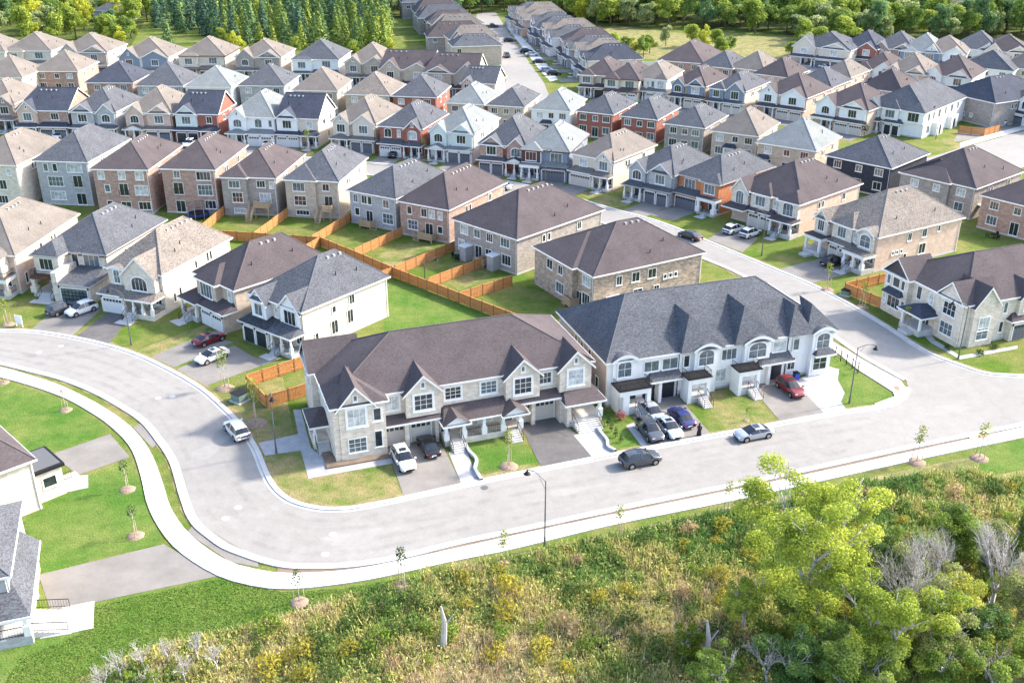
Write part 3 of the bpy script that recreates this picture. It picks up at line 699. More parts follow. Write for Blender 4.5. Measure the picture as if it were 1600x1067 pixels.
# worn grass behind the kerbs, wheel tracks in the lanes
def worn(l, d0, d1, n=80):
    b = MB(); l = resample(l, n); a = offset(l, d0); c = offset(l, d1)
    c = [p.lerp(q, .55 + .45 * math.sin(i * 1.7) * math.sin(i * .61)) for i, (p, q) in enumerate(zip(a, c))]
    strip(b, a, c, .0185, n); tag(b.build('worn_verge', M['worn']), kind='structure')
worn(outer, .5, 1.7); worn(sleft[:40], .5, 1.3, 40); worn(sright, -.5, -1.5); worn(inner[:70], -.5, -1.0)
tk = MB(); Lr, Rr2 = resample(o0, 90), resample(i0[:cut + 1], 90)
for f in (.2, .38, .62, .8): strip(tk, [a.lerp(c, f - .035) for a, c in zip(Lr, Rr2)], [a.lerp(c, f + .035) for a, c in zip(Lr, Rr2)], .0212, 90)
tk.build('wheel_tracks', M['track']); tag(bpy.data.objects['wheel_tracks'], kind='structure')
# stains and patches worn into the asphalt
M['stain_pale'] = paving('stain_pale', (.272, .258, .24), .05, .5); M['stain_dark'] = paving('stain_dark', (.238, .225, .208), .05, .5)
for (x, y, a_, b_, m_) in [(395, 757, 2.6, .9, 'stain_pale'), (352, 800, 1.4, .8, 'stain_dark'), (1418, 545, 2.2, .8, 'stain_pale'), (560, 838, 3.5, 1.0, 'stain_pale'), (690, 806, 4.0, .5, 'stain_dark'), (1120, 722, 3.2, .6, 'stain_dark'), (250, 600, 3.0, .7, 'stain_pale'), (120, 556, 2.6, .5, 'stain_dark'), (900, 765, 3.6, .5, 'stain_pale'), (1480, 640, 3.0, .9, 'stain_pale'), (1180, 440, 2.4, .8, 'stain_pale'), (330, 700, 1.0, 3.0, 'stain_pale')]:
    p = at(x, y); pts = []
    for i in range(18): t_ = i * math.pi / 9; rr_ = 1 + .28 * math.sin(t_ * 3 + x) + .15 * math.sin(t_ * 5 + y); q_ = Vector((a_ * rr_ * math.cos(t_), b_ * rr_ * math.sin(t_), 0)); q_.rotate(Matrix.Rotation(R(19 if x > 420 else -25), 3, 'Z')); pts.append(p + q_)
    sheet('road_stain', pts, .0225, m_)
# manhole covers set in the asphalt
for i, (x, y) in enumerate([(61, 551), (95, 541), (269, 620), (247, 622), (520, 835), (508, 866), (372, 793), (352, 810), (757, 762), (1370, 642)]):
    p = at(x, y); m = MB(); m.prism([(math.cos(a * .5236) * .42, math.sin(a * .5236) * .42) for a in range(12)], .015, .034); m.prism([(math.cos(a * .5236) * .3, math.sin(a * .5236) * .3) for a in range(12)], .03, .04)
    o = m.build('manhole_cover', M['steel' if i == 8 else 'vent']); o.location = (p.x, p.y, 0); tag(o, 'round iron manhole cover set flush in the grey road', 'manhole', 'manhole covers in the road')
# ------------------------------------------------------------------ houses: the walk-out row, rears towards the gardens
G3 = 'houses backing onto the fenced gardens'
def base_row(z, *xs): return [('w', x, z, 1.5, 1.3, 3) for x in xs]
house((26, 259), -6, 10.5, 18, 8.6, 'stone_cream', 'r_tan', 'cream stone three-storey house with tan roof beside the grey stone one', group=G3,
      rear=[('w', .5, 7.2, 1.3, 1.2, 2), ('w', .84, 7.2, .7, 1.2, 1), ('w', .62, 4.7, 2.6, 1.7, 4), ('w', .6, 1.8, 2.4, 1.4, 4), ('w', .2, 7.2, 1.2, 1.2)], vents=3)
house((137, 254), -6, 10.3, 18, 8.7, 'stone_grey', 'r_grey', 'grey stone three-storey house with grey roof and balcony doors', group=G3,
      rear=[('w', .18, 7.4, .8, 1.4, 1), ('w', .36, 7.4, .8, 1.4, 1), ('w', .74, 7.4, 2.9, 1.5, 4), ('w', .33, 4.7, 2.9, 1.8, 4, 2, False, 'glass_mid'), ('d', .76, 3.7, 1.7), ('j', .76, 3.7), ('w', .33, 1.9, 2.9, 1.5, 4), ('d', .78, .2, 1.8)], vents=0)
house((232, 266), -3, 10.4, 18, 8.6, 'brick_pink', 'r_brown', 'pink brick three-storey house with brown roof and white lintels', group=G3,
      rear=[('w', .14, 7.4, 1.1, 1.4, 2, 1, False, 'glass_blind'), ('w', .52, 7.4, 1.2, 1.4, 2, 1, False, 'glass_blind'), ('w', .84, 7.4, 1.4, 1.5, 2, 1, False, 'glass_blind'), ('w', .22, 4.9, .9, 1.3, 1), ('d', .52, 3.6, 1.6), ('j', .52, 3.6), ('w', .84, 4.6, 2.3, 1.7, 3, 2, False, 'glass_blind'), ('w', .22, 1.7, .9, 1.5, 1), ('d', .52, .1, 1.8), ('w', .86, 1.6, 2.2, 1.4, 3)], vents=5)
house((337, 266), -5, 10.2, 18, 8.6, 'brick_pink', 'r_brown', 'pink brick three-storey house behind the round trampoline', group=G3,
      rear=[('w', .28, 7.5, 1.1, 1.3, 2), ('w', .78, 7.3, 2.6, 1.5, 4), ('d', .28, 3.7, 1.8), ('j', .28, 3.7), ('w', .78, 4.6, 2.7, 1.9, 4, 2, False, 'glass_mid'), ('d', .28, .2, 1.7), ('w', .85, 1.8, 2.0, 1.5, 3)], vents=6)
house((432, 279), -7, 10.2, 17, 7.4, 'brick_grey', 'r_brown', 'taupe brick house with brown roof and a tall wooden deck stair', group=G3,
      rear=[('w', .24, 6.1, 2.0, 1.3, 3), ('w', .72, 6.1, 1.5, 1.2, 3), ('w', .92, 6.0, .7, 1.2, 1), ('w', .28, 3.6, 1.9, 1.8, 3, 2), ('w', .78, 3.5, 2.0, 1.6, 3), ('w', .3, 1.0, 2.2, .8, 4), ('deck', .74, 2.2, 2.8, -1)],
      up=[('h', .0, .47, {'p': .7, 'w': 0, 'low': False, 'r': 1.7})], vents=5)
house((530, 284.6), -10, 10.1, 17, 7.2, 'brick_beige', 'r_grey', 'beige brick house with blue-grey roof and a small deck stair', group=G3,
      rear=[('w', .26, 5.9, 2.2, 1.5, 3), ('w', .76, 5.9, 1.2, 1.2, 2), ('w', .27, 3.3, 2.2, 1.7, 3, 2), ('w', .3, 1.0, 2.4, .8, 4), ('d', .8, 2.0, 1.5), ('deck', .8, 1.9, 1.7, -1)],
      up=[('h', .0, .58, {'p': .5, 'w': 0, 'low': False, 'r': 2.1})], vents=4)
house((618.7, 311.5), -30, 10.3, 17.5, 6.2, 'stone_grey', 'r_grey', 'blue-grey brick house with grey roof and half-round patio deck', group=G3,
      rear=[('w', .13, 4.9, .9, 1.4, 2), ('w', .32, 4.9, 1.1, 1.4, 2), ('w', .44, 4.9, .8, 1.4, 1), ('w', .79, 4.8, 1.2, 1.4, 2), ('w', .15, 2.4, .9, 1.3, 1), ('d', .42, .7, 1.4), ('w', .82, 2.1, 2.2, 1.8, 3, 2), ('deck', .42, .6, 2.6, 1)], vents=5)
house((702, 329), -30, 10.3, 19, 6.2, 'brick_pink', 'r_brown', 'red-brown brick house with brown roof and wood deck off the patio door', group=G3,
      rear=[('w', .2, 4.8, .9, 1.3, 1), ('w', .5, 4.8, 1.1, 1.4, 2), ('w', .66, 4.8, 1.1, 1.4, 2, 1, False, 'glass_blind'), ('w', .83, 4.8, .8, 1.3, 1), ('w', .26, 2.2, 2.0, 1.6, 3, 2), ('d', .6, .75, 1.5), ('w', .82, 2.2, .9, 1.2, 1), ('deck', .6, .7, 3.0, -1)], vents=6)
house((808, 375), -44, 14.6, 21, 6.2, 'brick_grey', 'r_brown', 'wide taupe brick semi-detached pair with brown roof and two small grey rear annexes', group=G3, rise=4.9, h0=8.5, name='semi_detached_house',
      rear=[('w', .17, 4.9, 1.7, 1.4, 3, 1, False, 'glass_blind'), ('w', .38, 4.9, 1.3, 1.3, 2, 1, False, 'glass_mid'), ('w', .58, 4.9, 1.3, 1.3, 3), ('w', .82, 4.9, 1.9, 1.4, 3), ('w', .12, 2.1, 1.3, 1.6, 2, 1, False, 'glass_blind'), ('d', .4, .6, 1.5), ('d', .56, .6, 1.3), ('w', .84, 2.0, 1.9, 1.6, 3), ('deck', .53, .6, 1.6, -1)],
      box=[(2.9, -1.6, 0, 4.3, -.02, 2.5, 'vent', 'rear_annex'), (2.75, -1.75, 2.5, 4.45, -.02, 2.66, 'trim', 'annex_roof'), (9.3, -1.6, 0, 10.7, -.02, 2.5, 'vent', 'rear_annex'), (9.15, -1.75, 2.5, 10.85, -.02, 2.66, 'trim', 'annex_roof')], vents=8)
house((927, 433.4), -60, 15, 20, 6.2, 'brick_tan', 'r_brown', 'mottled brown stone semi-detached pair with brown roof beside the side street', group=G3, rise=4.6, h0=9.5, name='semi_detached_house',
      up=[('h', .0, .72, {'p': .9, 'w': 0, 'low': False, 'r': 3.0, 'back': 6})],
      rear=[('w', .3, 4.8, 1.5, 1.4, 2), ('w', .5, 4.8, 1.1, 1.3, 2), ('w', .88, 4.8, 1.9, 1.4, 3), ('w', .5, 1.9, 2.1, 1.6, 3), ('w', .88, 1.9, 1.9, 1.7, 3), ('d', .76, .3, 1.3), ('deck', .7, .6, 1.8, -1)],
      side=[(4.5, 4.6, .9, 1.3), (7.5, 4.6, 1.3, 1.4), (10.5, 4.6, 1.4, 1.4), (13.0, 3.6, .5, .6), (14.0, 3.6, .5, .6), (15.0, 3.6, .5, .6), (8, 1.8, 1.6, 1.5), (11.5, 1.8, .9, 1.3)],
      box=[(15.02, 2.2, 2.3, 16.0, 4.6, 2.45, 'trim', 'door_canopy')], vents=8)

# ------------------------------------------------------------------ left crescent
house((24, 400), -5, 12, 20, 6.3, 'brick_peach', 'r_tan', 'peach brick house with plain taupe-brown roof and white stone porch', bay='stone_cream', rise=4.6,
      up=[('a', .58, .93, {'w': 1.8, 'zb': 3.0, 'p': 2.2}), ('w', .3, 1.4)], por=(.45, .95, 'flat', {'d': 2.6, 'n': 2, 'col': 'stone_cream', 'cw': .6, 'rail': True}), gar=(.0, .42, 1, 1.2, 'gar_grey'),
      side=[(2.0, 1.9, .6, 1.6), (5.5, 4.4, .8, 1.6), (7.5, 4.9, .7, 1.3), (11, 5.0, .5, 1.1), (12, 5.0, .5, 1.1), (4.4, 1.6, .8, 1.9)])
house((166, 399), -13, 10.8, 17, 6.2, 'stone_cream', 'r_grey', 'modern white stone house with dark grey hip roofs and glass garage door', bay='stone_cream', rise=4.2, fascia='vent', h0=6.5,
      up=[('h', .0, .4, {'p': 2.6, 'zb': 3.0, 'w': 2.2, 'nv': 3, 'r': 1.7, 'back': 2.5}), ('w', .76, 2.6, {'nv': 3, 'gl': 'glass_mid', 'h': 2.0}), ('w', .5, 1.0, {'nv': 1, 'h': 2.0})],
      gar=(.5, 1.0, 1, 5.2, 'gar_black', {'grid': True}), por=(.02, .42, 'none', {'d': 4.2, 'n': 2, 'col': 'stone_cream', 'cw': .8, 'z': .7, 'sx': .6, 'sw': 2.4, 'dx': .5, 'rails': False}),
      box=[(.1, -4.2, 2.9, 4.6, -2.6, 3.2, 'siding_brown', 'balcony_floor'), (4.55, -5.2, 0, 5.45, -.02, 4.6, 'stone_cream', 'stone_pier'), (-.03, -.03, 5.6, 10.83, 17.03, 6.19, 'siding_brown', 'wood_band')])
railing(bpy.data.objects['detached_house.009'] if False else [o for o in bpy.data.objects if o.get('label', '').startswith('modern white stone')][0], [(.2, -2.7), (.2, -4.1), (4.4, -4.1)], 3.2, 1.0, name='balcony_rail')
house((252.6, 431), -20, 9.6, 17, 6.2, 'stucco_cream', 'r_weather', 'cream house with speckled tan roof and bracketed gable over its porch', bay='stone_cream', rise=4.4,
      up=[('g', .36, .98, {'p': 1.2, 'arch': True, 'w': 2.6, 'nv': 4, 'h': 2.0, 'zb': 3.0, 'r': 2.6}), ('a', .04, .36, {'w': 1.0, 'zb': 3.2, 'r': .5, 'p': .4})],
      gar=(.0, .45, 1, 2.4, 'gar_white'), por=(.45, 1.0, 'shed', {'d': 3.0, 'z': .75, 'n': 4, 'sx': .3, 'sw': 1.8, 'dx': .5, 'fm': 'stone_cream'}),
      side=[(2.2, 1.8, .5, 1.2), (3.6, 2.2, .5, 1.2), (8, 4.9, .5, 1.1), (11, 5.1, .5, 1.3), (11.8, 5.1, .5, 1.3), (13.5, 1.8, .8, 1.3)], vents=6)
house((365, 455), -43, 10.0, 16.5, 6.1, 'brick_beige', 'r_brown', 'tan brick house with brown roof, white grid window and dark red car outside', bay='brick_beige', rise=4.3,
      up=[('h', .16, .66, {'p': 1.0, 'zb': 3.0, 'w': 2.9, 'h': 2.2, 'nv': 4, 'gl': 'glass_mid', 'r': 1.9, 'back': 4}), ('w', .07, .9, {'nv': 2}), ('w', .86, .8, {'nv': 1})],
      gar=(.40, 1.0, 2, 2.3, 'gar_white'), por=(-.06, .36, 'shed', {'d': 2.8, 'z': .8, 'n': 2, 'sx': .5, 'sw': 1.7, 'dx': .6}), skirt=None, side=[(9, 4.7, .8, 1.2)], vents=3)
house((471, 489), -38, 10.4, 16, 6.2, 'stucco_cream', 'r_grey', 'cream stucco house with blue-grey speckled roof and white car outside', bay='stucco_white', rise=4.4, h0=8.5,
      up=[('g', .58, 1.0, {'p': .3, 'w': 2.2, 'h': 1.9, 'nv': 3, 'r': 2.0, 'gl': 'glass_dark', 'zb': 3.0}), ('g', .08, .42, {'p': 1.0, 'w': 1.5, 'nv': 2, 'h': 1.6, 'zb': 3.0, 'r': 1.6, 'skirt': True}), ('w', .5, .6, {'nv': 1})],
      gar=(.02, .56, 2, 2.3, 'gar_black'), por=(.58, 1.0, 'shed', {'d': 2.4, 'z': .5, 'n': 3, 'sx': .3, 'dx': .35, 'sw': 1.4}), skirt=(.0, .58, 2.3),
      side=[(2.2, 1.7, .5, 1.0), (5.5, 2.0, 1.1, 1.9), (5.6, 4.6, .6, .9), (8.5, 2.6, 1.0, 1.9), (9.0, 5.0, .9, 1.3)], vents=3)

# ------------------------------------------------------------------ right of the side street
house((1254, 320), -48, 14.5, 19, 6.2, 'brick_peach', 'r_brown', 'cream stone semi-detached pair with brown roof and two white cars outside', bay='stone_cream', rise=4.8, h0=8, name='semi_detached_house',
      up=[('g', .0, .28, {'w': 1.6, 'h': 2.3, 'arch': True, 'p': .8, 'zb': 3.0, 'r': 2.2}), ('h', .3, .58, {'up': 1, 'p': .6, 'w': 2.0, 'r': 1.6, 'gl': 'glass_mid'}), ('w', .65, 1.2), ('h', .72, 1.0, {'up': 1, 'p': .9, 'w': 2.0, 'arch': True, 'h': 2.3, 'gl': 'glass_mid', 'r': 1.7})],
      gar=(.28, .66, 2, 1.0, 'gar_beige'), por=(.68, 1.0, 'shed', {'d': 2.6, 'z': .8, 'n': 3, 'sx': .4, 'dx': .4}), skirt=(-.02, .28, 2.4), tm='trim', vents=5)
h_ = house((1373, 372), -60, 13.2, 20, 6.1, 'brick_peach', 'r_weather', 'cream brick semi-detached pair with speckled taupe roof and black car outside', bay='stone_cream', rise=4.8, h0=9, name='semi_detached_house',
      up=[('g', .02, .27, {'w': 1.3, 'p': .9, 'zb': 3.4, 'r': 1.7, 'skirt': True}), ('h', .3, .62, {'up': 1, 'p': .4, 'w': 1.7, 'r': 1.8}), ('w', .66, .8, {'nv': 1}), ('a', .72, 1.0, {'w': 2.0, 'zb': 3.3, 'p': .7, 'r': 1.0})],
      gar=(.3, .66, 2, 1.0, 'gar_beige'), por=(.68, 1.0, 'flat', {'d': 2.8, 'z': .8, 'n': 3, 'sx': .35, 'dx': .4, 'cw': .5}),
      box=[(.1, -2.6, 2.7, 3.8, -.02, 3.3, 'trim', 'porch_entablature'), (0, -2.7, 3.3, 3.9, -.02, 3.45, 'r_brown', 'porch_flat_roof'), (.2, -2.5, 0, .6, -2.1, 2.7, 'trim', 'porch_column'), (3.2, -2.5, 0, 3.6, -2.1, 2.7, 'trim', 'porch_column'), (.1, -2.6, 0, 3.8, -.03, .8, 'concrete', 'porch_base'), (1.0, -4.4, 0, 2.6, -2.62, .4, 'concrete', 'porch_steps')],
      side=[(4, 2.6, .4, .5), (5, 2.6, .4, .5), (6, 2.6, .4, .5), (7.5, 4.8, .8, 1.2), (11, 4.9, 1.0, 1.3), (14.5, 5.1, .5, .9), (7, 1.4, .7, 1.1), (11, 2.2, 1.5, 1.7)], vents=3)
house((1496, 543), 21, 16, 15, 6.3, 'stone_cream', 'r_brown', 'corner house of pale stone with brown roof and navy porch canopy', anchor='L', z=0, bay='stone_cream', along='x', h0=8, h1=0, rise=4.1,
      up=[('g', .06, .34, {'w': 1.7, 'h': 1.8, 'p': .6, 'zb': 0, 'r': 2.4}), ('w', .45, .6, {'nv': 1}), ('g', .56, .8, {'w': 1.6, 'p': .5, 'zb': 3.4, 'r': 1.8}), ('w', .86, 1.2)], front=[(.2, 1.8, 1.9, 1.6, 2, 2, False, .6), (.44, 2.0, .6, 1.5, 1)],
      gar=(.5, .85, 1, .9, 'gar_grey'), side=False, lwin=[(6.2, 4.8, .8, 1.5, 1), (8.6, 4.8, .8, 1.8, 1), (7.0, 1.6, .9, 1.6, 1)],
      box=[(-.9, 10.0, 0, -.02, 14.9, 6.28, 'stone_cream', 'side_bay'), (-2.8, 4.6, 0, -.03, 8.6, .9, 'concrete', 'side_porch_floor'), (-4.0, 5.6, 0, -2.82, 7.4, .5, 'concrete', 'side_porch_steps'), (-2.7, 4.7, .9, -2.4, 5.0, 3.0, 'trim', 'porch_column'), (-2.7, 8.2, .9, -2.4, 8.5, 3.0, 'trim', 'porch_column'), (-.06, 6.0, .9, -.03, 7.0, 3.0, 'door_dark', 'front_door')], vents=0, name='corner_house')
cr = [o for o in bpy.data.objects if o.get('label', '').startswith('corner house of pale')][0]
b = MB(); f_ = MB(); hip(b, f_, -2.9, .2, 4.4, 8.8, 3.0, 'x', 1.0, 1.8, 0, .3); r_ = b.build('porch_roof', M['r_dark'], cr); f_.build('fascia', M['trim'], r_)
b = MB(); f_ = MB(); hip(b, f_, -.9, 4.0, 9.9, 15, 6.3, 'x', 2.6, 0, 0, .4, b); r_ = b.build('wing_roof', M['r_brown'], cr); f_.build('fascia', M['trim'], r_)
b = MB(); f_ = MB(); gg = MB(); hip(b, f_, -.25, 6, .1, 4.7, 6.33, 'x', 2.5, 0, 0, .35, gg); r_ = b.build('wing_roof', M['r_brown'], cr); f_.build('fascia', M['trim'], r_); gg.build('wing_gable', M['stone_cream'], cr)
MB().box(-.25, .1, 0, -.02, 4.7, 6.3).build('side_bay', M['stone_cream'], cr)
b = MB(); b.poly([(-1.9, 10.6, 3.4), (-1.9, 14.3, 3.4), (-.9, 13.9, 4.1), (-.9, 11.0, 4.1)]); b.poly([(-1.9, 10.6, 3.4), (-.9, 10.6, 3.4), (-.9, 11.0, 4.1)]); b.poly([(-1.9, 14.3, 3.4), (-.9, 14.3, 3.4), (-.9, 13.9, 4.1)])
b.build('bay_canopy', M['r_dark'], cr)
for z_ in (4.8, 1.9): window(cr, 16, 15, 'l', 2.4, z_, 2.2, 1.7, 3, 2, off=.25)
for (y_, z_, w_, h_2) in ((12.4, 5.1, 1.3, 1.3), (11.0, 5.1, .6, 1.3), (14.0, 5.1, .6, 1.3), (12.4, 2.0, 2.4, 1.6), (10.5, 2.1, .6, 1.4), (14.4, 2.1, .5, 1.4)): window(cr, 16, 15, 'l', y_, z_, w_, h_2, 3 if w_ > 2 else 1, 1, off=.9)

# ------------------------------------------------------------------ the brown-roofed townhouse row
c0 = at(526, 724)
T1 = house(c0 + Vector((-math.sin(R(19.5)), math.cos(R(19.5)), 0)) * 1.7, 19.5, 31, 13.5, 6.9, 'stone_cream', 'r_brown', 'cream stone townhouse row with long brown roof and five white gables', anchor='L', along='x', rise=4.2, h0=9, h1=8,
      name='townhouse_row', name_cat='townhouse', vents=0, tm='trim', lwin=[(3.5, 5.4, .9, 1.6), (8, 5.4, .9, 1.6), (11, 2.0, 1.0, 1.5)],
      up=[('g', .02, .145, {'p': 1.7, 'zb': 0, 'w': 1.9, 'h': 2.0, 'nv': 3, 'nh': 2, 'dz': 1.9, 'r': 2.25, 'gl': 'glass_blind', 'trim': .28, 'dot': 1, 'in': .02}),
          ('h', .0, .188, {'p': 1.6, 'zb': 0, 'w': 0, 'low': False, 'r': 1.7, 'back': 4}), ('w', .145 + .012, .75, {'nv': 1, 'off': 1.62, 'z': 5.3, 'h': 1.4, 'trim': .22}),
          ('g', .26, .405, {'p': .9, 'zb': 3.7, 'w': 2.0, 'h': 1.8, 'nv': 3, 'nh': 3, 'r': 1.95, 'trim': .26, 'dot': 1}), ('w', .222, 1.6, {'nv': 2, 'z': 5.45, 'h': 1.6, 'trim': .22, 'gl': 'glass_blind'}),
          ('w', .452, 1.8, {'nv': 3, 'nh': 3, 'z': 5.5, 'h': 1.4, 'trim': .24}), ('w', .59, 1.8, {'nv': 3, 'nh': 3, 'z': 5.5, 'h': 1.4, 'trim': .24}),
          ('g', .64, .79, {'p': .9, 'zb': 3.7, 'w': 2.0, 'h': 1.9, 'nv': 3, 'nh': 3, 'r': 2.0, 'trim': .26, 'dot': 1}), ('w', .815, 1.4, {'nv': 3, 'nh': 2, 'z': 5.5, 'h': 1.3, 'trim': .24}),
          ('g', .855, 1.0, {'p': .9, 'zb': 3.7, 'w': 1.8, 'h': 1.9, 'nv': 2, 'nh': 3, 'r': 1.95, 'trim': .26, 'dot': 1})],
      front=[(.06 + .02, 1.9, 1.9, 1.6, 3, 3, False, 1.7), (.157, 2.2, .75, 1.9, 1, 1, False, 1.62)])
for a_, b_2, y_ in ((8.05, 8.55, .95), (23.25, 23.7, .95), (11.6, 12.0, .9), (26.6, 27.2, 1.6)): MB().box(a_, -y_, 0, b_2, .02, 3.2).build('pier', M['stone_cream'], T1)
def low_roof(root, mat, fn, *a, **kw):
    lr, lf = MB(), MB(); fn(lr, lf, *a, **kw); o_ = lr.build('porch_roof', M[mat], root); lf.build('fascia', M['trim'], o_)
for a_ in ((5.95, 12.0, 0, -1.1, 4.0, 3.3, .25, False, False), (21.2, 26.7, 0, -1.1, 4.0, 3.3, .25, False, False), (12.3, 21.5, 0, -2.3, 4.1, 3.1, .25, True, True), (26.9, 31.6, 0, -2.9, 4.1, 3.0, .25, True, True)): low_roof(T1, 'r_brown', shed, *a_)
for x0 in (12.2, 19.2):
    gw_ = MB(); low_roof(T1, 'r_brown', hip, x0, x0 + 2.7, -2.9, -.2, 3.05, 'y', 1.0, 0, 0, .3, gw_); gw_.build('porch_gable', M['trim'], T1)
for x_ in (7.0, 10.1, 22.4, 25.2): garage_door_or_opening(T1, x_, -.06, 2.3, 2.4, 'gar_beige')
for x_ in (7.0, 10.1, 22.4, 25.2): MB().box(x_ - .1, -.2, 2.75, x_ + .1, -.02, 3.05).build('wall_lamp', M['black'], T1)
MB().box(12.3, -2.3, 0, 21.6, .02, .75).build('porch_floor', M['stone_cream'], T1); MB().box(27.3, -2.8, 0, 31.5, .02, .8).build('porch_floor', M['stone_cream'], T1)
for x_ in (12.5, 14.6, 17.0, 19.3, 21.4): column(T1, x_, -2.1, .75, 2.95, .5, 'trim')
column(T1, 31.2, -2.6, .8, 2.85, .5, 'trim')
MB().box(27.0, -2.8, 0, 27.5, -.1, 2.9).build('pier', M['stone_cream'], T1)
for x_, y_ in ((13.5, -2.3), (20.3, -2.3), (29.3, -2.8)):
    sw2 = 1.6 if x_ > 25 else .75
    b = MB()
    for i in range(6): b.box(x_ - sw2, y_ - .32 * (i + 1), 0, x_ + sw2, y_ - .32 * i, .8 * (6 - i) / 7)
    b.build('steps', M['concrete'], T1)
    for s_ in (-1, 1): railing(T1, [(x_ + s_ * sw2, y_, 0), (x_ + s_ * sw2, y_ - 1.9, -.7)], .8, .95, gap=.6, name='stair_rail')
railing(T1, [(14.8, -2.15), (16.8, -2.15)], .75, .95); railing(T1, [(17.2, -2.15), (19.1, -2.15)], .75, .95)
for x_ in (13.0, 20.6, 28.4): entry_door(T1, x_, 0, .78, 1.05, 2.2)
for x_ in (15.3, 17.8, 30.0): window(T1, 31, 13.5, 'f', x_, 2.0, 1.5, 1.5, 3, 2, trim=.2)
window(T1, 31, 13.5, 'l', 2.2, 5.5, .9, 1.5); 
b = MB(); f_ = MB(); hip(b, f_, -1.9, .3, 2.0, 6.2, 3.0, 'x', 1.0, 1.5, 0, .3); r_ = b.build('side_porch_roof', M['r_brown'], T1); f_.build('fascia', M['trim'], r_)
MB().box(-1.8, 2.1, 0, -.02, 6.1, .9).build('side_porch_floor', M['stone_cream'], T1); steps(T1, -1.6, -.1, 2.1, .9)
railing(T1, [(-1.6, 2.1, 0), (-1.6, .6, -.8)], .9, .95, gap=.5, name='stair_rail')
for y_ in (2.3, 5.9): column(T1, -1.6, y_, .9, 2.85, .35, 'trim')
b = MB(); f_ = MB(); gg = MB(); hip(b, f_, -.8, 5.0, 7.5, 13.4, 6.92, 'x', 2.9, 0, 0, .35, gg); r_ = b.build('wing_roof', M['r_brown'], T1); f_.build('fascia', M['trim'], r_); gg.build('wing_gable', M['stone_cream'], T1)
MB().box(-.8, 7.5, 0, -.02, 13.4, 6.9).build('side_bay', M['stone_cream'], T1)
for y_ in (9.5, 11.6): window(T1, 31, 13.5, 'l', y_, 5.2, .9, 1.6, off=.8)
MB().prism([(-.3, -2.6), (5.9, -2.6), (5.9, -1.75), (4.4, -1.75), (4.3, -1.75), (0, -1.75), (-.3, 1.8), (-1.2, 1.8), (-1.2, -2.6)], .01, .2).build('planting_bed', M['soil'], T1)

# ------------------------------------------------------------------ the white townhouse row
T2 = house((947, 636), 18.6, 31.3, 16, 6.1, 'stucco_white', 'r_grey', 'white townhouse row with grey speckled roof and four arched eyebrow dormers', anchor='L', z=0, along='x', rise=5.0, h0=6.0, h1=7.5, name='townhouse_row', name_cat='townhouse', vents=0,
      up=[('a', .01, .125, {'w': 1.7, 'p': .25}), ('w', .185, 1.9, {'nv': 2, 'gl': 'glass_mid', 'h': 1.3}), ('w', .265, 2.0, {'nv': 2, 'gl': 'glass_mid', 'h': 1.4}), ('w', .335, .7, {'nv': 1, 'off': .1}),
          ('a', .355, .475, {'w': 2.0, 'p': .5}), ('w', .525, 2.0, {'nv': 3, 'gl': 'glass_mid', 'h': 1.4}), ('a', .575, .71, {'w': 2.4, 'p': .6}), ('w', .755, 1.8, {'nv': 2, 'h': 1.4}), ('w', .83, .8, {'nv': 1, 'off': .15, 'gl': 'glass_mid'}), ('a', .885, 1.0, {'w': 1.8, 'p': .8})],
      front=[(.475 + .02, 1.9, 1.4, 1.6, 2), (.345, 1.9, .8, 1.5, 1), (.42, 1.9, 1.3, 1.6, 2, 1, False, .5), (.82, 1.9, 1.0, 1.6, 2), (.94, 1.8, 1.9, 1.8, 2, 2, False, .8)],
      lwin=[(5.5, 4.6, .8, 1.4, 1), (10, 4.6, .8, 1.4, 1), (3, 2.0, .8, 1.4, 1), (8, 1.8, .8, 1.3, 1)], side=[(5, 4.6, .8, 1.4), (10, 4.6, 1.0, 1.4), (6, 1.8, 1.6, 1.6)])
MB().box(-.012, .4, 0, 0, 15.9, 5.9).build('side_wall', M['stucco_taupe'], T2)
for a_ in ((5.2, 9.3, 0, -1.2, 3.9, 3.1, .2, True, False), (20.2, 24.9, 0, -1.3, 3.9, 3.1, .2, True, False), (28.3, 31.0, -.8, -1.5, 4.0, 3.2, .2)): low_roof(T2, 'r_grey', shed, *a_)
